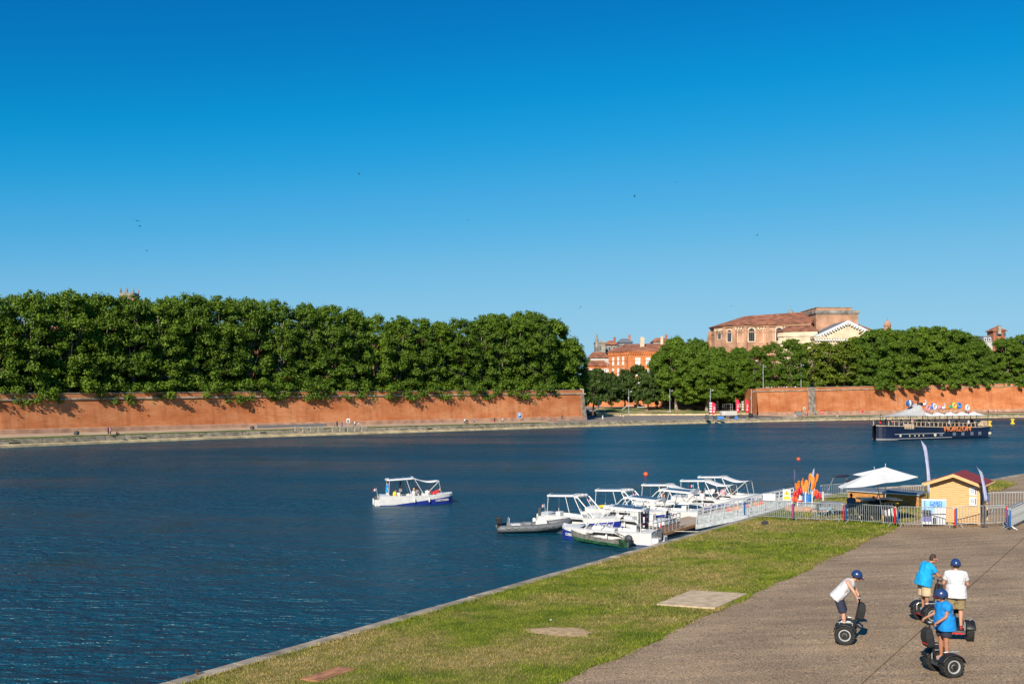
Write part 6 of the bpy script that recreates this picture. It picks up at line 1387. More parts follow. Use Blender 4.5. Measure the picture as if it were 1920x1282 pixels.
# --- open crate beside the booth
o = thing('open_crate', 'open orange wooden crate with a slanting flap in front of the booth', 'crate', pg(1778, 983), math.atan2(-.02, 1))
for b_ in ((0, 1.25, 0, .04, 0, .72), (0, 1.25, .75, .79, 0, .72), (0, .04, .041, .749, 0, .72), (1.21, 1.25, .041, .749, 0, .72), (.04, 1.21, .041, .749, 0, .04)): q = MB(); q.box(*b_); q.build('side', M('wood_yellow'), o)
q = MB(); q.tube([(1.25, 0, .72), (1.42, .0, 1.0)], .02, 5); q.build('flap_stay', M('wood_edge'), o); q = MB(); q.ext([(.1, -.01, .1), (1.2, -.01, .52), (1.2, -.01, .56), (.1, -.01, .14)], (0, -.02, 0)); q.build('brace', M('dark_grey'), o)
# --- feather flags
def feather(base, H, rz, label, mains, w_=.5, lean=.35, group=None, cat='flag', marks=()):
    o = thing('feather_flag', label, cat, base, rz, group); q = MB(); pts = []
    for k in range(11):
        f = k/10; pts.append((lean*f**3*.55, 0, H*f*(1-.03*f**4)))
    q.tube(pts, [.022]*6+[.016, .013, .01, .008, .006], 6); q.build('pole', M('dark_grey'), o); q = MB(); q.box(-.22, .22, -.03, .03, 0, .03); q.box(-.03, .03, -.22, .22, 0, .03); q.build('cross_base', M('dark_grey'), o)
    for mi, (f0, f1, mm) in enumerate(mains):
        q = MB(); rows = []
        for k in range(9):
            f = f0+(f1-f0)*k/8; ff = (f-.16)/.84; pole = lean*f**3*.55; z = H*f*(1-.03*f**4); ww = w_*(min(1, ff*6+.25) if ff < .15 else 1)*(1 if ff < .8 else math.sqrt(max(.02, 1-((ff-.8)/.2)**2))); rows.append([(pole+ww*j/3, .03*math.sin(j*1.5+k*.8), z-.12*j/3*(1 if ff > .1 else 0)) for j in range(4)])
        q.loft(rows); sl2 = q.build('sail', M(mm), o, smooth=True); so2 = sl2.modifiers.new('t', 'SOLIDIFY'); so2.thickness = .006
        if mi == 0: sail = sl2
    for f0, f1, x0, x1, mm in marks:
        q = MB()
        for sgn in (-1, 1):
            z0, z1 = H*f0, H*f1; y = sgn*.05; q.add([(x0*w_, y, z0), (x1*w_, y, z0), (x1*w_, y, z1), (x0*w_, y, z1)], [(0, 1, 2, 3)])
        q.build('printed_mark', M(mm), sail)
    return o
feather(pg(1768, 958)+Vector((.3, 3.0, .02)), 4.4, R(25), 'tall pale lilac feather flag rising behind the booth', [(.16, 1, 'lilac_flag')], .36, -1.1)
feather(pg(1846, 988), 3.3, R(30), 'pale lilac feather flag leaning against the front of the booth', [(.42, 1, 'lilac_flag')], .34, -1.2)
feather(pg(1490, 956), 2.75, R(80), 'violet feather flag standing by the paddle rack on the gangway side', [(.3, 1, 'violet_flag')], .32, .2)
feather(pg(1525, 953), 2.75, R(100), 'white and violet feather flag on the booth side of the paddle rack', [(.55, 1, 'lilac_flag'), (.3, .56, 'violet_flag')], .35, -.25)
# --- paddle rack with bins, paddles and jackets
rb = pg(1492, 957); rk = thing('paddle_rack', 'white railing rack at the gangway head that holds paddles', 'rack', rb, math.atan2(-.03, 1)); RW = 1.75
for x in (.1, .62, 1.05, RW): q = MB(); q.box(x-.035, x+.035, -.035, .035, 0, 1.25); q.build('post', M('white_gel'), rk)
for z in (.55, 1.2): q = MB(); q.tube([(.1, 0, z), (RW, 0, z)], .022, 6); q.build('rail', M('alu'), rk)
q = MB(); q.box(.05, RW, .06, .1, .03, .42); q.build('kick_panel', M('galv'), rk)
o = thing('blue_bin', 'blue plastic bin full of paddles inside the rack', 'bin', rb+Vector((.84, .35, .1)), 0); q = MB(); q.lathe([(.24, 0), (.30, .9), (.33, .92), (.33, .96), (.28, .95), (.22, .1)], 16); q.build('body', M('tarp_blue'), o)
o = thing('white_bin', 'white bin with red stripe beside the blue bin in the rack', 'bin', rb+Vector((.3, .35, .1)), 0); q = MB(); q.lathe([(.22, 0), (.26, .9), (.28, .94), (.24, .93), (.2, .1)], 16); q.build('body', M('white_print'), o); q = MB(); q.lathe([(.245, .4), (.262, .55)], 16); q.build('stripe', M('red_paint'), o)
pr_ = random.Random(5)
for k in range(16):
    px_ = .3+pr_.random()*.85; base = rb+Vector((px_, .35+pr_.uniform(-.12, .12), .25)); ang = (px_-.72)*.55+pr_.uniform(-.1, .1); L = 1.4+pr_.uniform(-.35, .3) if k < 11 else 1.0+pr_.uniform(-.1, .2)
    X = TR(*base) @ Matrix.Rotation(ang, 4, 'Y') @ RZ(pr_.uniform(0, 3)); o = thing('paddle', 'orange paddle standing blade up in the rack', 'paddle', (0, 0, 0), 0, 'orange paddles in the rack'); o.matrix_world = X
    q = MB(); q.tube([(0, 0, 0), (0, 0, L)], .016, 6); q.build('shaft', M('white_print'), o); q = MB(); q.X = TR(0, 0, L); q.loft([[(-w_, -.012, z), (w_, -.012, z), (w_, .012, z), (-w_, .012, z)] for z, w_ in ((-.05, .02), (.06, .09), (.25, .115), (.42, .10), (.5, .045))], True, True); q.build('blade', M('orange'), o, bev=.006)
for k, (x, z, mm) in enumerate(((-.02, 1.05, 'red_paint'), (.22, 1.28, 'red_paint'), (1.45, .95, 'red_paint'), (-.08, .75, 'orange_red'), (1.3, 1.15, 'orange_red'))):
    q = MB(); q.ell((-.1, 0, 0), .1, .08, .22, 8, 6); q.ell((.1, 0, 0), .1, .08, .22, 8, 6); q.ell((0, .02, .15), .16, .07, .09, 8, 6); q.build('life_jacket', M(mm), smooth=True, label='red life jacket hung on the paddle rack', cat='life jacket', group='life jackets on the paddle rack', loc=rb+Vector((x, -.08, z)), rz=.1*k)
# small things on the lawn
q = MB(); q.box(-.16, .16, -.13, .13, 0, .2); q.box(-.1, .1, -.14, .1, .2, .24); q.build('ground_box', M('dark_grey'), bev=.03, label='small dark junction box standing on the lawn', cat='box', loc=pg(1434, 984), rz=.5)
q = MB(); q.lathe([(.04, 0), (.035, .1), (.055, .11), (.055, .14), (.02, .15)], 10); q.build('mooring_post', mat('rust', (.12, .05, .03), rough=.9, var=.3, scale=10), label='short rusty mooring post on the quay kerb', cat='mooring post', loc=tn(.9, .12, .04))
p = pg(1033, 1163); q = MB(); q.ell((0, 0, .03), .05, .03, .02, 8, 5); q.build('paper_scrap', M('white_print'), label='scrap of white paper lying on the lawn', cat='litter', loc=p)
# --- people of the landing stage
far_person(pg(1600, 979)+Vector((0, .35, .0)), R(70), 'stand', 'cloth_denim', 'cloth_navy', 'person in dark blue bending by the striped deckchairs', skin='skin_dark', hair='hair_dark', s=.92)
far_person(pg(1640, 972)+Vector((0, .2, .38)), R(-100), 'bench', 'cloth_black', 'cloth_black', 'person in black sitting between the two deckchairs', hair='hair_dark')
far_person(pg(1650, 968)+Vector((0, .3, .38)), R(-80), 'bench', 'cloth_black', 'cloth_denim', 'person in black top and jeans sitting by the parasol pole', hair='hair_brown', long=True)
# ================================================================ the blue barge
A, B = pz(1640, 826, 0), pz(1846, 819.5, 0); v = B-A; L = v.length; bz = math.atan2(v.y, v.x)
mat('barge_navy', (.007, .012, .036), rough=.35, var=.15, scale=.5, coat=.2); mat('barge_beige', (.55, .42, .28), rough=.7); mat('sign_orange', (.62, .20, .07), rough=.5); mat('brass', (.65, .55, .32), rough=.4)
bg = thing('river_barge', 'dark navy restaurant barge with HORIZON lettering and white deck awnings', 'barge', A, bz); W2 = 2.5
def bw(x): f = x/L; return W2*(math.sqrt(max(.02, 1-((.11-f)/.11)**2)) if f < .11 else math.sqrt(max(.05, 1-((f-.94)/.07)**2)) if f > .94 else 1)
def bt(x): f = x/L; return 3.35-.75*min(1, f*1.4)+(.15 if f > .9 else 0)
xs = [0, .25, .7, 1.4, 2.4, 3.4, 4.3]+[4.3+k*(L*.94-4.3)/12 for k in range(1, 13)]+[L*.96, L*.985, L]
q = MB()
for s in (1, -1):
    r0 = [(x, s*bw(x)*.9, -.6) for x in xs]; r1 = [(x, s*bw(x), .35) for x in xs]; r2 = [(x, s*bw(x), bt(x)) for x in xs]; q.loft([r1, r0] if s > 0 else [r0, r1]); q.loft([r2, r1] if s > 0 else [r1, r2])
q.loft([[(x, -bw(x), bt(x)-.12) for x in xs], [(x, bw(x), bt(x)-.12) for x in xs]])
q.build('hull', M('barge_navy'), bg)
def rail(z, x0, x1, off=.05, h=.14, nm='rub_rail', mm='rim_grey', f=lambda x: 0):
    q = MB(); X_ = [x for x in xs if x0 <= x <= x1]
    for s in (1, -1): q.loft([[(x, s*(bw(x)+.005), z+f(x)) for x in X_], [(x, s*(bw(x)+off), z+f(x)) for x in X_], [(x, s*(bw(x)+off), z+h+f(x)) for x in X_], [(x, s*(bw(x)+.005), z+h+f(x)) for x in X_]])
    q.build(nm, M(mm), bg)
rail(.35, 3.4, L*.62); rail(1.35, 3.4, L*.55); rail(.15, 0, 4.3, .06, .35, 'bow_plate', 'mid_grey'); rail(.35, L*.9, L)
rail(-.1, 0, L, .03, .14, 'gunwale', 'barge_beige', lambda x: bt(x))
for f in (.22, .265, .30, .34): q = MB(); x = f*L; q.lathe([(.2, -.03), (.2, .04)], 12, (x, -bw(x)-.02, 1.0), 'y'); q.build('porthole', M('brass'), bg)
for f, r_ in ((.445, .42), (.955, .36), (.985, .3), (.14, .3)): q = MB(); x = f*L; q.lathe([(r_, -.03), (r_, .06)], 14, (x, -bw(x)-.02, 1.05), 'y'); po_ = q.build('porthole', M('brass'), bg); q = MB(); q.lathe([(r_*.7, -.1), (r_*.7, -.04)], 12, (x, -bw(x)-.0, 1.05), 'y'); q.build('pane', M('white_print'), po_)
for f in (.5, .62, .70, .785, .86): q = MB(); x = f*L; q.box(x-.5, x+.5, -bw(x)-.03, -bw(x)+.05, .75, 1.5); wo_ = q.build('window', M('slate'), bg)
put_text(bg, 'HORIZON', 1.55, M('sign_orange'), frame((L*.645, -W2-.18, 2.25), (1, 0, 0), (0, 0, 1)), .08, 'ship_name', 1.28)
# deck rail: one post every metre and a half
for k in range(25):
    x = 2+k*(L-3)/24
    q = MB(); q.box(x-.06, x+.06, -bw(x)+.02, -bw(x)+.14, bt(x), bt(x)+1.0); q.build('rail_post', M('barge_beige'), bg)
    q = MB(); q.box(x-.06, x+.06, bw(x)-.14, bw(x)-.02, bt(x), bt(x)+1.0); q.build('rail_post', M('barge_beige'), bg)
rail(.95, 2, L-1, .02, .1, 'hand_rail', 'barge_beige', lambda x: bt(x))
for x in (6.5, 7.3, 8.1, 8.9): q = MB(); q.box(x, x+.5, -W2-.1, -W2+.1, bt(x)-.6, bt(x)+.5); q.build('deck_panel', M('barge_beige'), bg)
q = MB(); q.box(L-2.6, L-.8, -1.4, 1.4, bt(L-2), bt(L-2)+1.2); q.build('wheelhouse', M('barge_beige'), bg, bev=.05)
for k in range(9): x = 9.5+k*2.7; q = MB(); q.box(x, x+.9, -1.8, -.9, bt(x)-.1, bt(x)+.72); q.build('deck_table', M('cloth_black'), bg)
# awnings
q = MB(); rows = []
for k in range(10):
    f = k/9; x = .8+13.0*f; zc_ = 5.35+2.7*f**2.3; rows.append([(x, y*(2.4+.1*f), zc_ if abs(y) < .3 else 5.35+(zc_-5.35)*(1-abs(y))**1.1) for y in (-1, -.6, -.25, 0, .25, .6, 1)])
q.loft(rows); q.add([rows[-1][0], rows[-1][3], rows[-1][6]], [(0, 1, 2)]); q.build('bow_awning', mat('grey_canvas', (.42, .42, .42), rough=.85), bg)
for k in range(5):
    x0 = 14.2+k*4.2; q = MB(); rows = []
    for i in range(5):
        f = i/4; z = 5.3+.75*math.sin(math.pi*f)**1.0; rows.append([(x0+4.1*f, -2.4, 5.25), (x0+4.1*f, -1.2, (5.25+z)/2), (x0+4.1*f, 0, z), (x0+4.1*f, 1.2, (5.25+z)/2), (x0+4.1*f, 2.4, 5.25)])
    q.loft(rows); q.build('deck_awning', M('canvas'), bg)
for x in (1, 4.5, 5.2, 9.4, 13.6, 14.2, 18.3, 22.5, 26.7, 30.9, 35.0):
    for s in (1, -1): q = MB(); q.tube([(x, s*2.3, bt(x)-.1), (x, s*2.3, 5.35)], .05 if x < 14 else .09, 6); q.build('awning_pole', M('dark_grey'), bg)
def bp(x, y, z): return A+RZ(bz) @ Vector((x, y, z))
CL = ['cloth_white', 'cloth_black', 'cloth_red', 'cloth_navy', 'cloth_pink', 'cloth_grey', 'cloth_yellow', 'cloth_green']
pr2 = random.Random(9)
for k in range(22):
    x = 2.5+k*1.55+pr2.uniform(-.4, .4); st_ = k % 3 != 0; t = CL[pr2.randrange(6)]
    far_person(bp(x, pr2.uniform(-1.8, -.6) if k % 2 else pr2.uniform(.2, 1.6), bt(x)-.1+(0 if st_ else .5)), bz+pr2.uniform(0, 6), 'stand' if st_ else 'bench', t, 'cloth_denim' if k % 2 else 'cloth_black', ('person standing' if st_ else 'person sitting')+' on the deck of the navy barge in '+{'cloth_white': 'white', 'cloth_black': 'black', 'cloth_red': 'red', 'cloth_navy': 'navy', 'cloth_pink': 'pink', 'cloth_grey': 'grey'}[t], hair='hair_dark' if k % 4 else 'hair_brown', group='guests on the barge')
# inflatables tied on top of the awnings
INF = [(10.3, 8.1, 'ball', 'blue_paint'), (14.0, 7.9, 'fish', 'black_banner'), (15.2, 8.0, 'swan', 'white_print'), (16.4, 7.0, 'ring', 'cloth_pink'), (17.4, 7.2, 'swan', 'tarp_blue'), (18.6, 7.3, 'ring', 'white_print'), (20.4, 7.1, 'fish', 'cloth_pink'), (21.6, 7.2, 'swan', 'white_print'), (22.8, 7.0, 'fish', 'orange'), (24.0, 7.4, 'swan', 'cloth_green'), (25.4, 7.5, 'ring', 'yellow'), (27.0, 7.5, 'ring', 'tarp_blue'), (30.0, 7.0, 'ring', 'white_print')]
for x, z, kd, mm in INF:
    col_ = {'blue_paint': 'blue', 'black_banner': 'black', 'white_print': 'white', 'cloth_pink': 'pink', 'tarp_blue': 'bright blue', 'orange': 'orange', 'cloth_green': 'green', 'yellow': 'yellow'}[mm]
    nm = {'ball': 'ball', 'fish': 'fish', 'swan': 'bird', 'ring': 'swim ring'}[kd]; q = MB(); z0 = z-.55
    if kd == 'ball': q.ell((0, 0, 0), .75, .75, .75, 14, 10)
    elif kd == 'ring': q.torus((0, 0, 0), .55, .24, 18, 8, 'y')
    elif kd == 'fish': q.ell((0, 0, 0), .8, .35, .4, 12, 8); q.loft([[(-.6, -.05, -.1), (-.6, .05, -.1), (-.6, .05, .1), (-.6, -.05, .1)], [(-1.1, -.05, -.45), (-1.1, .05, -.45), (-1.1, .05, .45), (-1.1, -.05, .45)]], True, True)
    else: q.ell((0, 0, -.15), .65, .45, .35, 12, 8); q.tube([(.45, 0, 0), (.6, 0, .5), (.45, 0, .85), (.2, 0, .8)], [.18, .13, .13, .1], 8)
    o = thing('inflatable_toy', col_+' inflatable '+nm+' fixed above the barge awnings', 'inflatable', bp(x, -.6, z), bz, 'inflatables above the barge'); q.build('body', M(mm), o, smooth=True)
    q = MB(); q.tube([(0, .1, -.2), (0, .6, 5.4-z)], .03, 5); q.build('stay', M('dark_grey'), o)
    if kd == 'ball':
        for a in range(3): q = MB(); q.X = RZ(a*2.1); q.torus((0, 0, 0), .74, .06, 10, 5, 'y', -1.2, 1.2, 3.0); q.build('white_segment', M('white_print'), o)
# ================================================================ crew and guests of the hire boats
def on_boat(b_, x, y, z, rz, *a, **k): far_person(b_.matrix_basis @ Vector((x, y, z)), b_.rotation_euler.z+rz, *a, **k)
bo = [o for o in bpy.data.objects if o.name.startswith('hire_boat')]; B_ = {i: o for i, o in enumerate(bo)}
on_boat(mo, -2.55, .2, .32, 0, 'stand', 'cloth_blue', 'cloth_white', 'person in blue shirt and white trousers standing at the stern of the cruising boat', hair='hair_dark')
on_boat(mo, -2.0, -.6, .56, .2, 'bench', 'cloth_yellow', 'cloth_denim', 'person in yellow shirt sitting on the cruising boat', 'shorts', 'hair_dark')
on_boat(mo, -1.3, .4, .32, 2.8, 'stand', 'cloth_grey', 'cloth_black', 'dark skinned person in grey top standing under the cruising boat canopy', 'shorts', 'hair_dark', 'skin_dark', s=.97)
on_boat(mo, -.3, -.6, .58, .4, 'bench', 'cloth_white', 'cloth_denim', 'blond person in white sitting amidships on the cruising boat', hair='hair_blond')
on_boat(mo, .2, .6, .56, -1.5, 'bench', 'cloth_grey', 'cloth_black', 'dark haired person facing the river wall on the cruising boat', hair='hair_dark', skin='skin_tan')
on_boat(mo, 1.0, -.5, .58, .6, 'bench', 'cloth_white', 'cloth_black', 'dark haired person in white sitting under the cruising boat awning', hair='hair_dark')
on_boat(mo, 1.75, .1, .78, 3.1, 'lie', 'cloth_red', 'cloth_red', 'person in red lying on the foredeck of the cruising boat', 'shorts')
lst = {o['label']: o for o in bpy.data.objects if o.get('category') == 'boat'}
Fb = next(o for l_, o in lst.items() if 'on which a person stands' in l_); Gb = next(o for l_, o in lst.items() if 'passengers in white' in l_); Hb = next(o for l_, o in lst.items() if 'outermost' in l_)
on_boat(Fb, -1.2, .5, .9, 1.5, 'stand', 'cloth_white', 'skin', 'person in a white top standing on the deck of a moored boat', 'shorts', 'hair_brown', long=True)
for bt_, pts in ((Gb, ((-1.6, -.6, 'cloth_white', 'hair_brown', 'aft on'), (-.6, -.6, 'cloth_white', 'hair_dark', 'amidships on'), (.2, .5, 'cloth_navy', 'hair_dark', 'by the table of'))), (Hb, ((-1.2, -.6, 'cloth_white', 'hair_dark', 'aft on'), (-.2, -.6, 'cloth_pink', 'hair_brown', 'amidships on'), (.7, -.5, 'cloth_black', 'hair_dark', 'forward on')))):
    for x, y, t, h_, w_ in pts: on_boat(bt_, x, y, .58, 1.4, 'bench', t, 'cloth_denim', 'passenger in '+t[6:]+' sitting '+w_+(' the boat with passengers in white' if bt_ is Gb else ' the outermost boat'), hair=h_)
# ================================================================ far bank furniture
def lamp(base, h, label, arm=.9, group='slim lamp posts of the landing'):
    o = thing('street_lamp', label, 'street lamp', base, 0, group); q = MB(); q.tube([(0, 0, 0), (0, 0, h)], [.14, .08], 8); q.build('post', M('alu'), o); q = MB(); q.tube([(0, 0, h*.88), (arm, 0, h*.9)], .05, 6); q.box(arm-.3, arm+.35, -.15, .15, h*.89, h*.92); q.build('lamp_head', M('alu'), o); q = MB(); q.box(-.3, .0, -.12, .12, h*.62, h*.70); q.build('spot_box', M('alu'), o); return o
for px, y0, y1, D, lab in ((1179, 779, 729, 400, 'slim grey lamp post on the landing lawn before the dark trees'), (1256, 772, 728, 420, 'slim grey lamp post on the landing lawn among the picnickers'), (1122, 783, 752, 370, 'short grey lamp post at the ramp beside the long wall'), (1332, 776, 727, 408, 'slim grey lamp post by the black and red banners'), (1409, 778, 729, 398, 'slim grey lamp post beside the pair of red banners'), (1139, 722, 676, 470, 'tall grey lamp post rising above the dark trees'), (1431, 728, 683, 420, 'lamp post on top of the right wall before the church wing'), (1502, 726, 680, 428, 'lamp post on top of the right wall under the portico'), (1878, 720, 680, 472, 'lamp post on top of the right wall near the belvedere'), (1428, 778, 748, 400, 'dark signal post at the left end of the right wall')):
    p0, p1 = pd(px, y0, D), pd(px, y1, D); lamp(p0, p1.z-p0.z, lab)
# feather banners
MK = [(.25+.16*k, .36+.16*k, .18, .85, 'white_print') for k in range(4)]
for px, y0, y1, kind_, lab in ((1332, 781, 749, 'k', 'black feather banner with white squares next to the lamp post, on the water side'), (1338.5, 782, 752, 'r', 'red feather banner between the two black banners'), (1345, 776, 747, 'k', 'black feather banner with white squares beside the scaffold frame'), (1383, 780, 746, 'r', 'red feather banner beside the grey trailer'), (1392.5, 776, 746.5, 'k', 'black feather banner with white squares between two red banners'), (1401, 779, 746.5, 'r', 'red feather banner beside the slim lamp post')):
    D = (10-1.55)*F/(y0-HY); p0 = pd(px-3, y0, D); H = (y0-y1)*D/F
    feather(p0, H, 0, lab, [(.14, 1, 'red_banner' if kind_ == 'r' else 'black_banner')], 1.45, -.4, 'event banners on the landing', 'banner', MK if kind_ == 'k' else [(.3, .42, .3, .6, 'white_print'), (.5, .56, .3, .75, 'white_print'), (.62, .66, .35, .7, 'white_print')])
# scaffold frame, trailer, event gear
p = pz(1355, 776, 1.7); o = thing('scaffold_frame', 'metal scaffold frame standing behind the event trailer', 'scaffold', p, 0)
for k in range(6): q = MB(); q.tube([(k*.85, 0, 0), (k*.85, 0, 4.4)], .07, 5); q.build('upright', M('alu'), o)
for k in range(4): q = MB(); q.tube([(0, 0, .6+k*1.25), (4.25, 0, .6+k*1.25)], .06, 5); q.build('ledger', M('alu'), o)
q = MB(); q.box(2.2, 2.6, -.6, -.3, -1, 4.2); q.build('black_tower', M('black_plastic'), o)
p = pz(1353, 782, 1.6); o = thing('event_trailer', 'flat grey trailer on the landing between the banners', 'trailer', p, .1); q = MB(); q.box(0, 6, 0, 2.4, .7, 2.3); q.build('body', M('grey_render'), o, bev=.05); q = MB(); q.box(.9, 1.2, -.05, .0, .7, 2.3); q.build('seam', M('white_print'), o)
for x in (1.4, 4.6): q = MB(); q.lathe([(.4, -.1), (.4, .1)], 12, (x, .15, .4), 'y'); q.build('wheel', M('rubber'), o)
for k, (px, py, sx, sz, mm, lab) in enumerate(((1350, 785.5, 2.4, .9, 'tarp_blue', 'blue tarpaulin bundle lying on the landing edge'), (1380, 785.5, .9, .9, 'tarp_blue', 'small bright blue bag on the landing edge'), (1341, 786, 1.2, 1.4, 'dark_grey', 'dark equipment case below the black banners'), (1326, 786, 1.4, 1.6, 'dark_grey', 'stack of dark equipment at the edge beside the lamp'), (1372, 784.5, 1.6, .9, 'black_plastic', 'black cable heap beside the grey trailer'), (1388, 783.5, 1.2, 1.0, 'dark_grey', 'black loudspeaker lying under the red banners'), (1396, 783.3, 1.2, 1.0, 'dark_grey', 'black crate between the red banners'), (1408, 783, 1.7, 1.7, 'black_plastic', 'large black case beside the lamp post base'), (1418.5, 783.3, 1.2, 1.1, 'dark_grey', 'dark bin at the end of the event gear'))):
    p = pz(px, py, 1.42); q = MB(); jr = random.Random(k); q.loft([[(-sx/2*f, -.5*f, z), (sx/2*f, -.45*f, z*jr.uniform(.9, 1.1)), (sx/2*f*.95, .5*f, z), (-sx/2*f, .45*f, z*jr.uniform(.9, 1.1))] for z, f in ((0, 1), (sz*.5, 1.02), (sz*.85, .85), (sz, .5 if mm in ('tarp_blue', 'black_plastic') else .82))], True, True); q.build('equipment_case' if 'dark' in mm else 'gear_bundle', M(mm), label=lab, cat='equipment', loc=p)
# pale rails, picnic benches on the lawn
o = thing('handrail', 'white bent handrail at the lawn steps below the dark trees', 'handrail', pd(1166, 768, 432), 0)
for pts in ([(0, 0, 0), (2.5, 2, 1.7), (5.5, 2.2, 1.8)], [(7, 3, 1.0), (12, 3.2, 1.1)]): q = MB(); q.tube(pts, .16, 6); q.build('rail', M('white_gel'), o)
# signs
def sign(base, h, label, kind_):
    o = thing('road_sign', label, 'sign', base, .1); q = MB(); q.tube([(0, 0, 0), (0, 0, h)], .05, 6); q.build('post', M('alu'), o)
    if kind_ == 'P':
        q = MB(); q.box(-.75, .75, -.1, -.05, h-1.7, h); f_ = q.build('plate', M('white_print'), o); q = MB(); q.box(-.66, .66, -.12, -.1, h-1.62, h-.08); q.build('plate_field', M('blue_paint'), f_); put_text(o, 'P', 1.5, M('white_print'), frame((0, -.13, h-.85), (1, 0, 0), (0, 0, 1)), .01)
    elif kind_ == 'noentry':
        q = MB(); q.lathe([(.75, -.03), (.75, .03)], 20, (0, -.08, h-.75), 'y'); f_ = q.build('disc', M('red_paint'), o); q = MB(); q.box(-.5, .5, -.13, -.12, h-.88, h-.62); q.build('white_bar', M('white_print'), f_)
    elif kind_ == 'red':
        q = MB(); q.lathe([(.5, -.03), (.5, .03)], 16, (0, -.08, h-.5), 'y'); q.build('disc', M('red_paint'), o)
    else:
        q = MB(); q.box(-.45, .45, -.1, -.05, h-1.1, h); f_ = q.build('plate', M('white_print'), o); q = MB(); q.box(-.3, .3, -.12, -.1, h-.75, h-.35); q.build('symbol', M('dark_grey'), f_); q = MB(); q.box(-.3, .3, -.12, -.1, h-1.02, h-.86); q.build('text_line', M('dark_grey'), f_)
sign(pz(974, 792.5, 1.65), 3.1, 'blue square parking sign with white P before the brick wall', 'P'); sign(pz(653, 799.5, 1.7), 2.1, 'small white sign with dark symbol near the stone blocks', 'white')
sign(pz(1541.5, 778, 1.8), 1.9, 'round red no entry sign at the foot of the right wall', 'noentry'); sign(pz(1617, 776.5, 1.9), 1.7, 'round red sign on the riverside path behind the barge bow', 'red'); sign(pz(1508, 778.5, 1.7), 3.3, 'white notice board on a post beside the stone pilaster', 'white')
p = pz(1497, 779, 1.65); o = thing('skip_container', 'dark grey metal container at the foot of the right wall', 'container', p, .3); q = MB(); q.box(-1.3, 1.3, -.6, .6, .2, 1.6); q.build('body', M('mid_grey'), o, bev=.05); q = MB(); q.box(-1.35, 1.35, -.65, .65, 1.6, 1.7); q.build('lid', M('dark_grey'), o)
# boulders / bins under the left wall
for px, py, lab in ((143.5, 815, 'round grey bin at the foot of the left wall'), (473, 804.3, 'dark bags heaped beside the low grey ramp wall')):
    q = MB(); q.lathe([(.45, 0), (.55, .3), (.52, .65), (.3, .82)], 12); q.build('litter_bin', M('dark_grey'), smooth=False, label=lab, cat='bin', loc=pz(px, py, 1.72))
# strollers on the far bank
def fp(px, py, z, rz, pose, top, low, label, **k): far_person(pz(px, py, z), rz, pose, top, low, label, **k)
fp(203, 815, 1.7, 0, 'stand', 'cloth_black', 'cloth_black', 'person in black embracing another below the left wall', hair='hair_dark')
fp(207, 815, 1.7, 3.14, 'stand', 'cloth_pink', 'cloth_black', 'person in pink embracing another below the left wall', long=True)
fp(219, 815, 1.7, .6, 'sit', 'cloth_black', 'cloth_black', 'person in black sitting beside the embracing couple', hair='hair_dark')
fp(626, 802, 1.72, 2, 'sit', 'cloth_grey', 'cloth_black', 'person sitting at the end of the grey ramp wall')
fp(632, 801, 1.72, 1, 'stand', 'cloth_black', 'cloth_navy', 'person in black standing at the end of the grey ramp wall', hair='hair_dark')
fp(641, 802.5, 1.65, 3, 'stand', 'cloth_denim', 'tarp_blue', 'person in a long blue dress behind the stone blocks', bottom='dress', long=True)
fp(665, 800, 1.72, .3, 'walk', 'cloth_white', 'cloth_denim', 'person in white shirt and jeans walking past the small white sign')
fp(672, 800, 1.72, .3, 'walk', 'cloth_white', 'cloth_grey', 'child in white walking past the small white sign', s=.72)
fp(871, 794.5, 1.72, .5, 'walk', 'cloth_white', 'cloth_black', 'person in white and black pushing a pram under the wall')
o = thing('pram', 'dark pram pushed along the path below the brick wall', 'pram', pz(875.5, 794.5, 1.72), .5); q = MB(); q.ell((0, 0, .75), .42, .26, .25, 10, 6); q.build('basket', M('cloth_black'), o)
for x in (-.3, .3): q = MB(); q.lathe([(.16, -.28), (.16, .28)], 10, (x, 0, .16), 'y'); q.build('wheel_pair', M('rubber'), o)
q = MB(); q.tube([(-.3, 0, .16), (.3, 0, .75)], .03, 5); q.tube([(.3, 0, .16), (-.5, 0, 1.05)], .03, 5); q.build('chassis', M('alu'), o)
fp(889, 793.7, 1.72, 3.3, 'walk', 'cloth_grey', 'cloth_denim', 'person in grey top walking towards the pram')
fp(927.5, 793, 1.72, 1.0, 'stand', 'cloth_black', 'cloth_red', 'person in black top and red trousers before the brick wall', hair='hair_dark')
fp(943, 793, 1.7, 2.6, 'walk', 'cloth_white', 'cloth_denim', 'person in white and denim walking near the parking sign')
fp(1030, 788.5, 1.72, .4, 'walk', 'cloth_pink', 'cloth_grey', 'child in pink near the wall corner', s=.6)
fp(1039, 788, 1.72, .4, 'walk', 'cloth_red', 'cloth_red', 'child in red near the wall corner', s=.68)
fp(1054, 787.5, 1.75, .4, 'stand', 'cloth_black', 'cloth_navy', 'person in black standing near the wall corner', hair='hair_dark')
fp(1074, 786.5, 1.75, .9, 'stand', 'cloth_black', 'cloth_black', 'tall person in black standing at the wall corner', hair='hair_dark', s=1.15)
fp(1085, 785.5, 1.75, 2, 'stand', 'cloth_red', 'cloth_red', 'person in bright red beside the wall corner', s=.95)
fp(1130, 788.5, 1.55, .2, 'stand', 'cloth_white', 'cloth_white', 'person in a long white dress on the landing', bottom='dress', long=True, s=1.15)
fp(1163.5, 785, 1.6, .2, 'walk', 'cloth_white', 'cloth_black', 'person in white top and black trousers crossing the landing')
fp(1168.5, 785.2, 1.6, .2, 'walk', 'cloth_yellow', 'cloth_grey', 'person in yellow top crossing the landing in company')
fp(1302, 780.2, 1.66, 3.6, 'sit', 'cloth_white', 'cloth_black', 'person in white sitting on the lawn kerb')
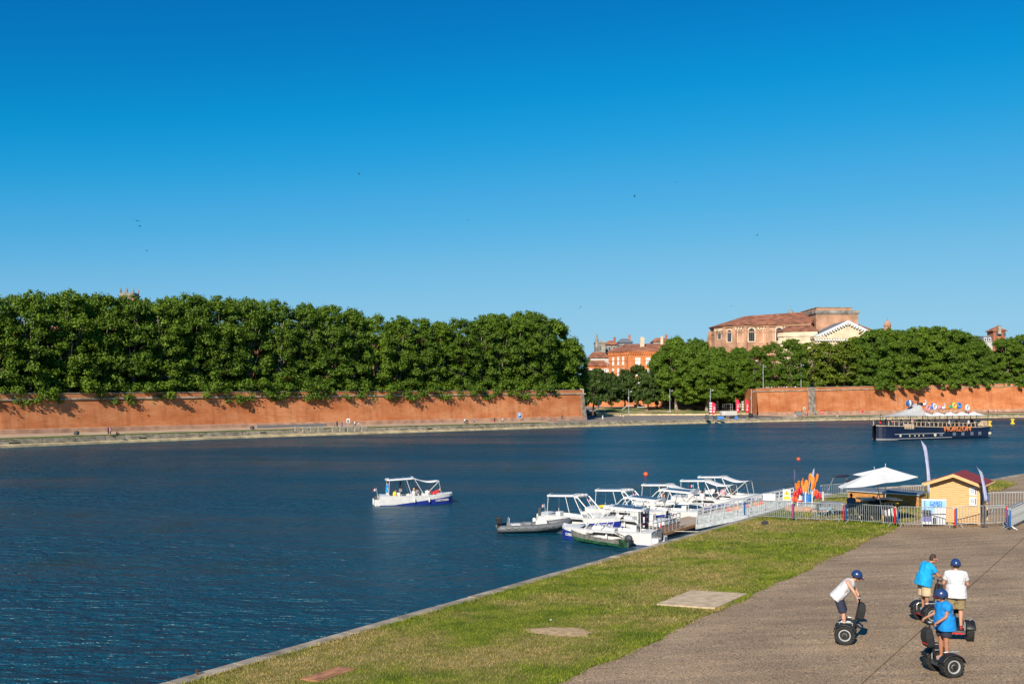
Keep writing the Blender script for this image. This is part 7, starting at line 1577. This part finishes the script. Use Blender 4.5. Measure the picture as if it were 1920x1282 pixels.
fp(1491, 785, 1.5, .4, 'stand', 'cloth_white', 'cloth_pink', 'person in white and pink at the water edge before the right wall')
fp(1509.5, 782, 1.6, 2.4, 'walk', 'cloth_black', 'cloth_pink', 'person in black walking below the stone pilaster')
fp(1514, 781, 1.6, 2.4, 'walk', 'cloth_navy', 'cloth_navy', 'person in navy walking below the stone pilaster')
fp(1530, 778.5, 1.75, .8, 'stand', 'cloth_green', 'cloth_black', 'person in green shirt beside the red no entry sign')
fp(1570, 781.5, 1.62, 4, 'sit', 'cloth_white', 'cloth_pink', 'person in white sitting on the grass edge behind the barge bow')
fp(1652, 779.5, 1.65, 4, 'sit', 'cloth_black', 'cloth_navy', 'person in black sitting on the grass above the barge bow')
fp(1811.5, 776.5, 1.85, .4, 'walk', 'cloth_black', 'cloth_black', 'person in black walking on the path above the barge stern', hair='hair_dark')
fp(1815.5, 776.5, 1.85, .4, 'walk', 'cloth_red', 'cloth_black', 'person in dark red walking on the path above the barge stern')
fp(1834, 781.5, 1.6, .4, 'stand', 'cloth_white', 'cloth_black', 'person in white and black standing on the grass past the barge stern')
fp(1853, 775.5, 1.9, 2, 'stand', 'cloth_black', 'cloth_navy', 'person in black and navy near the wall past the barge', hair='hair_dark')
fp(1859, 774.8, 1.9, .4, 'walk', 'cloth_pink', 'cloth_grey', 'person in pink walking near the wall past the barge')
fp(1867, 774.2, 1.9, .4, 'walk', 'cloth_white', 'cloth_white', 'person in white walking near the wall past the barge')
# picnickers on the landing lawn
pk = random.Random(21); cl2 = {'cloth_white': 'white', 'cloth_black': 'black', 'cloth_red': 'red', 'cloth_pink': 'pink', 'cloth_navy': 'navy', 'cloth_grey': 'grey'}
def lawn_z(D, x):                                # height of the sloping landing lawn
    f = max(0, min(1, (D-412)/(465-412))); return 1.75+f*2.5
for k in range(26):
    px = pk.choice((1212, 1150, 1225, 1234, 1240, 1248, 1256, 1262, 1270, 1278, 1284, 1290, 1296))+pk.uniform(-5, 5); D = pk.uniform(416, 448); x = (px-HX)*D/F; t = pk.choice(list(cl2))
    pose = 'sit' if k % 4 else 'lie'
    far_person((x, D, lawn_z(D, x)-.12), pk.uniform(0, 6.2), pose, t, 'cloth_denim', 'person in '+cl2[t]+(' sitting' if pose == 'sit' else ' lying')+' among the picnickers on the landing lawn', hair='hair_dark' if k % 2 else 'hair_brown', group='picnickers on the landing lawn')
for px, D, t in ((1213, 424, 'cloth_pink'), (1256.5, 418, 'cloth_white')): far_person(((px-HX)*D/F, D, lawn_z(D, 0)-.1), .5, 'stand', t, 'cloth_denim', 'person in '+cl2[t]+' standing on the landing lawn', s=1.05)
# people leaning on the right wall parapet
for k in range(14):
    px = 1436+k*4.6+pk.uniform(-1, 1); p_, nr_, t_ = None, None, None
    f = (px-1419)/(1520-1419); a = WR[0].lerp(WR[1], min(1, f)); zt = WRT[0]+(WRT[1]-WRT[0])*f; t = pk.choice(list(cl2)); n_ = norm2(WR, 0)
    far_person((a.x+n_.x*1.2, a.y+n_.y*1.2, zt-1.1), -1.6+pk.uniform(-.5, .5), 'stand', t, 'cloth_denim', 'person in '+cl2[t]+' leaning on the right wall parapet before the church', hair='hair_dark' if k % 2 else 'hair_brown', group='people leaning on the right wall parapet')
# swifts in the sky
bd = random.Random(2); q = MB(); q.ell((0, 0, 0), .16, .04, .04, 8, 6); q.loft([[(.06, 0, .0), (-.04, 0, .0)], [(.10, .18, .05), (.02, .2, .05)], [(-.10, .42, .02), (-.12, .43, .02)]]); q.loft([[(-.04, 0, .0), (.06, 0, .0)], [(.02, -.2, .05), (.10, -.18, .05)], [(-.12, -.43, .02), (-.10, -.42, .02)]]); me_b = q.mesh('bird', M('cloth_black'), False)
for px, py, D in ((673, 326, 120), (257, 414, 90), (262, 424, 110), (275, 470, 130), (1268, 342, 140), (1420, 441, 110), (1190, 368, 130), (1088, 576, 150), (1372, 574, 150), (878, 412, 160), (130, 610-60, 150)): 
    o = link('swift_bird', me_b, None, 'small dark swift flying against the open sky', 'bird', 'swifts in the sky', None, pd(px, py, D), bd.uniform(0, 6)); o.rotation_euler = (bd.uniform(-.6, .6), bd.uniform(-.3, .3), bd.uniform(0, 6))
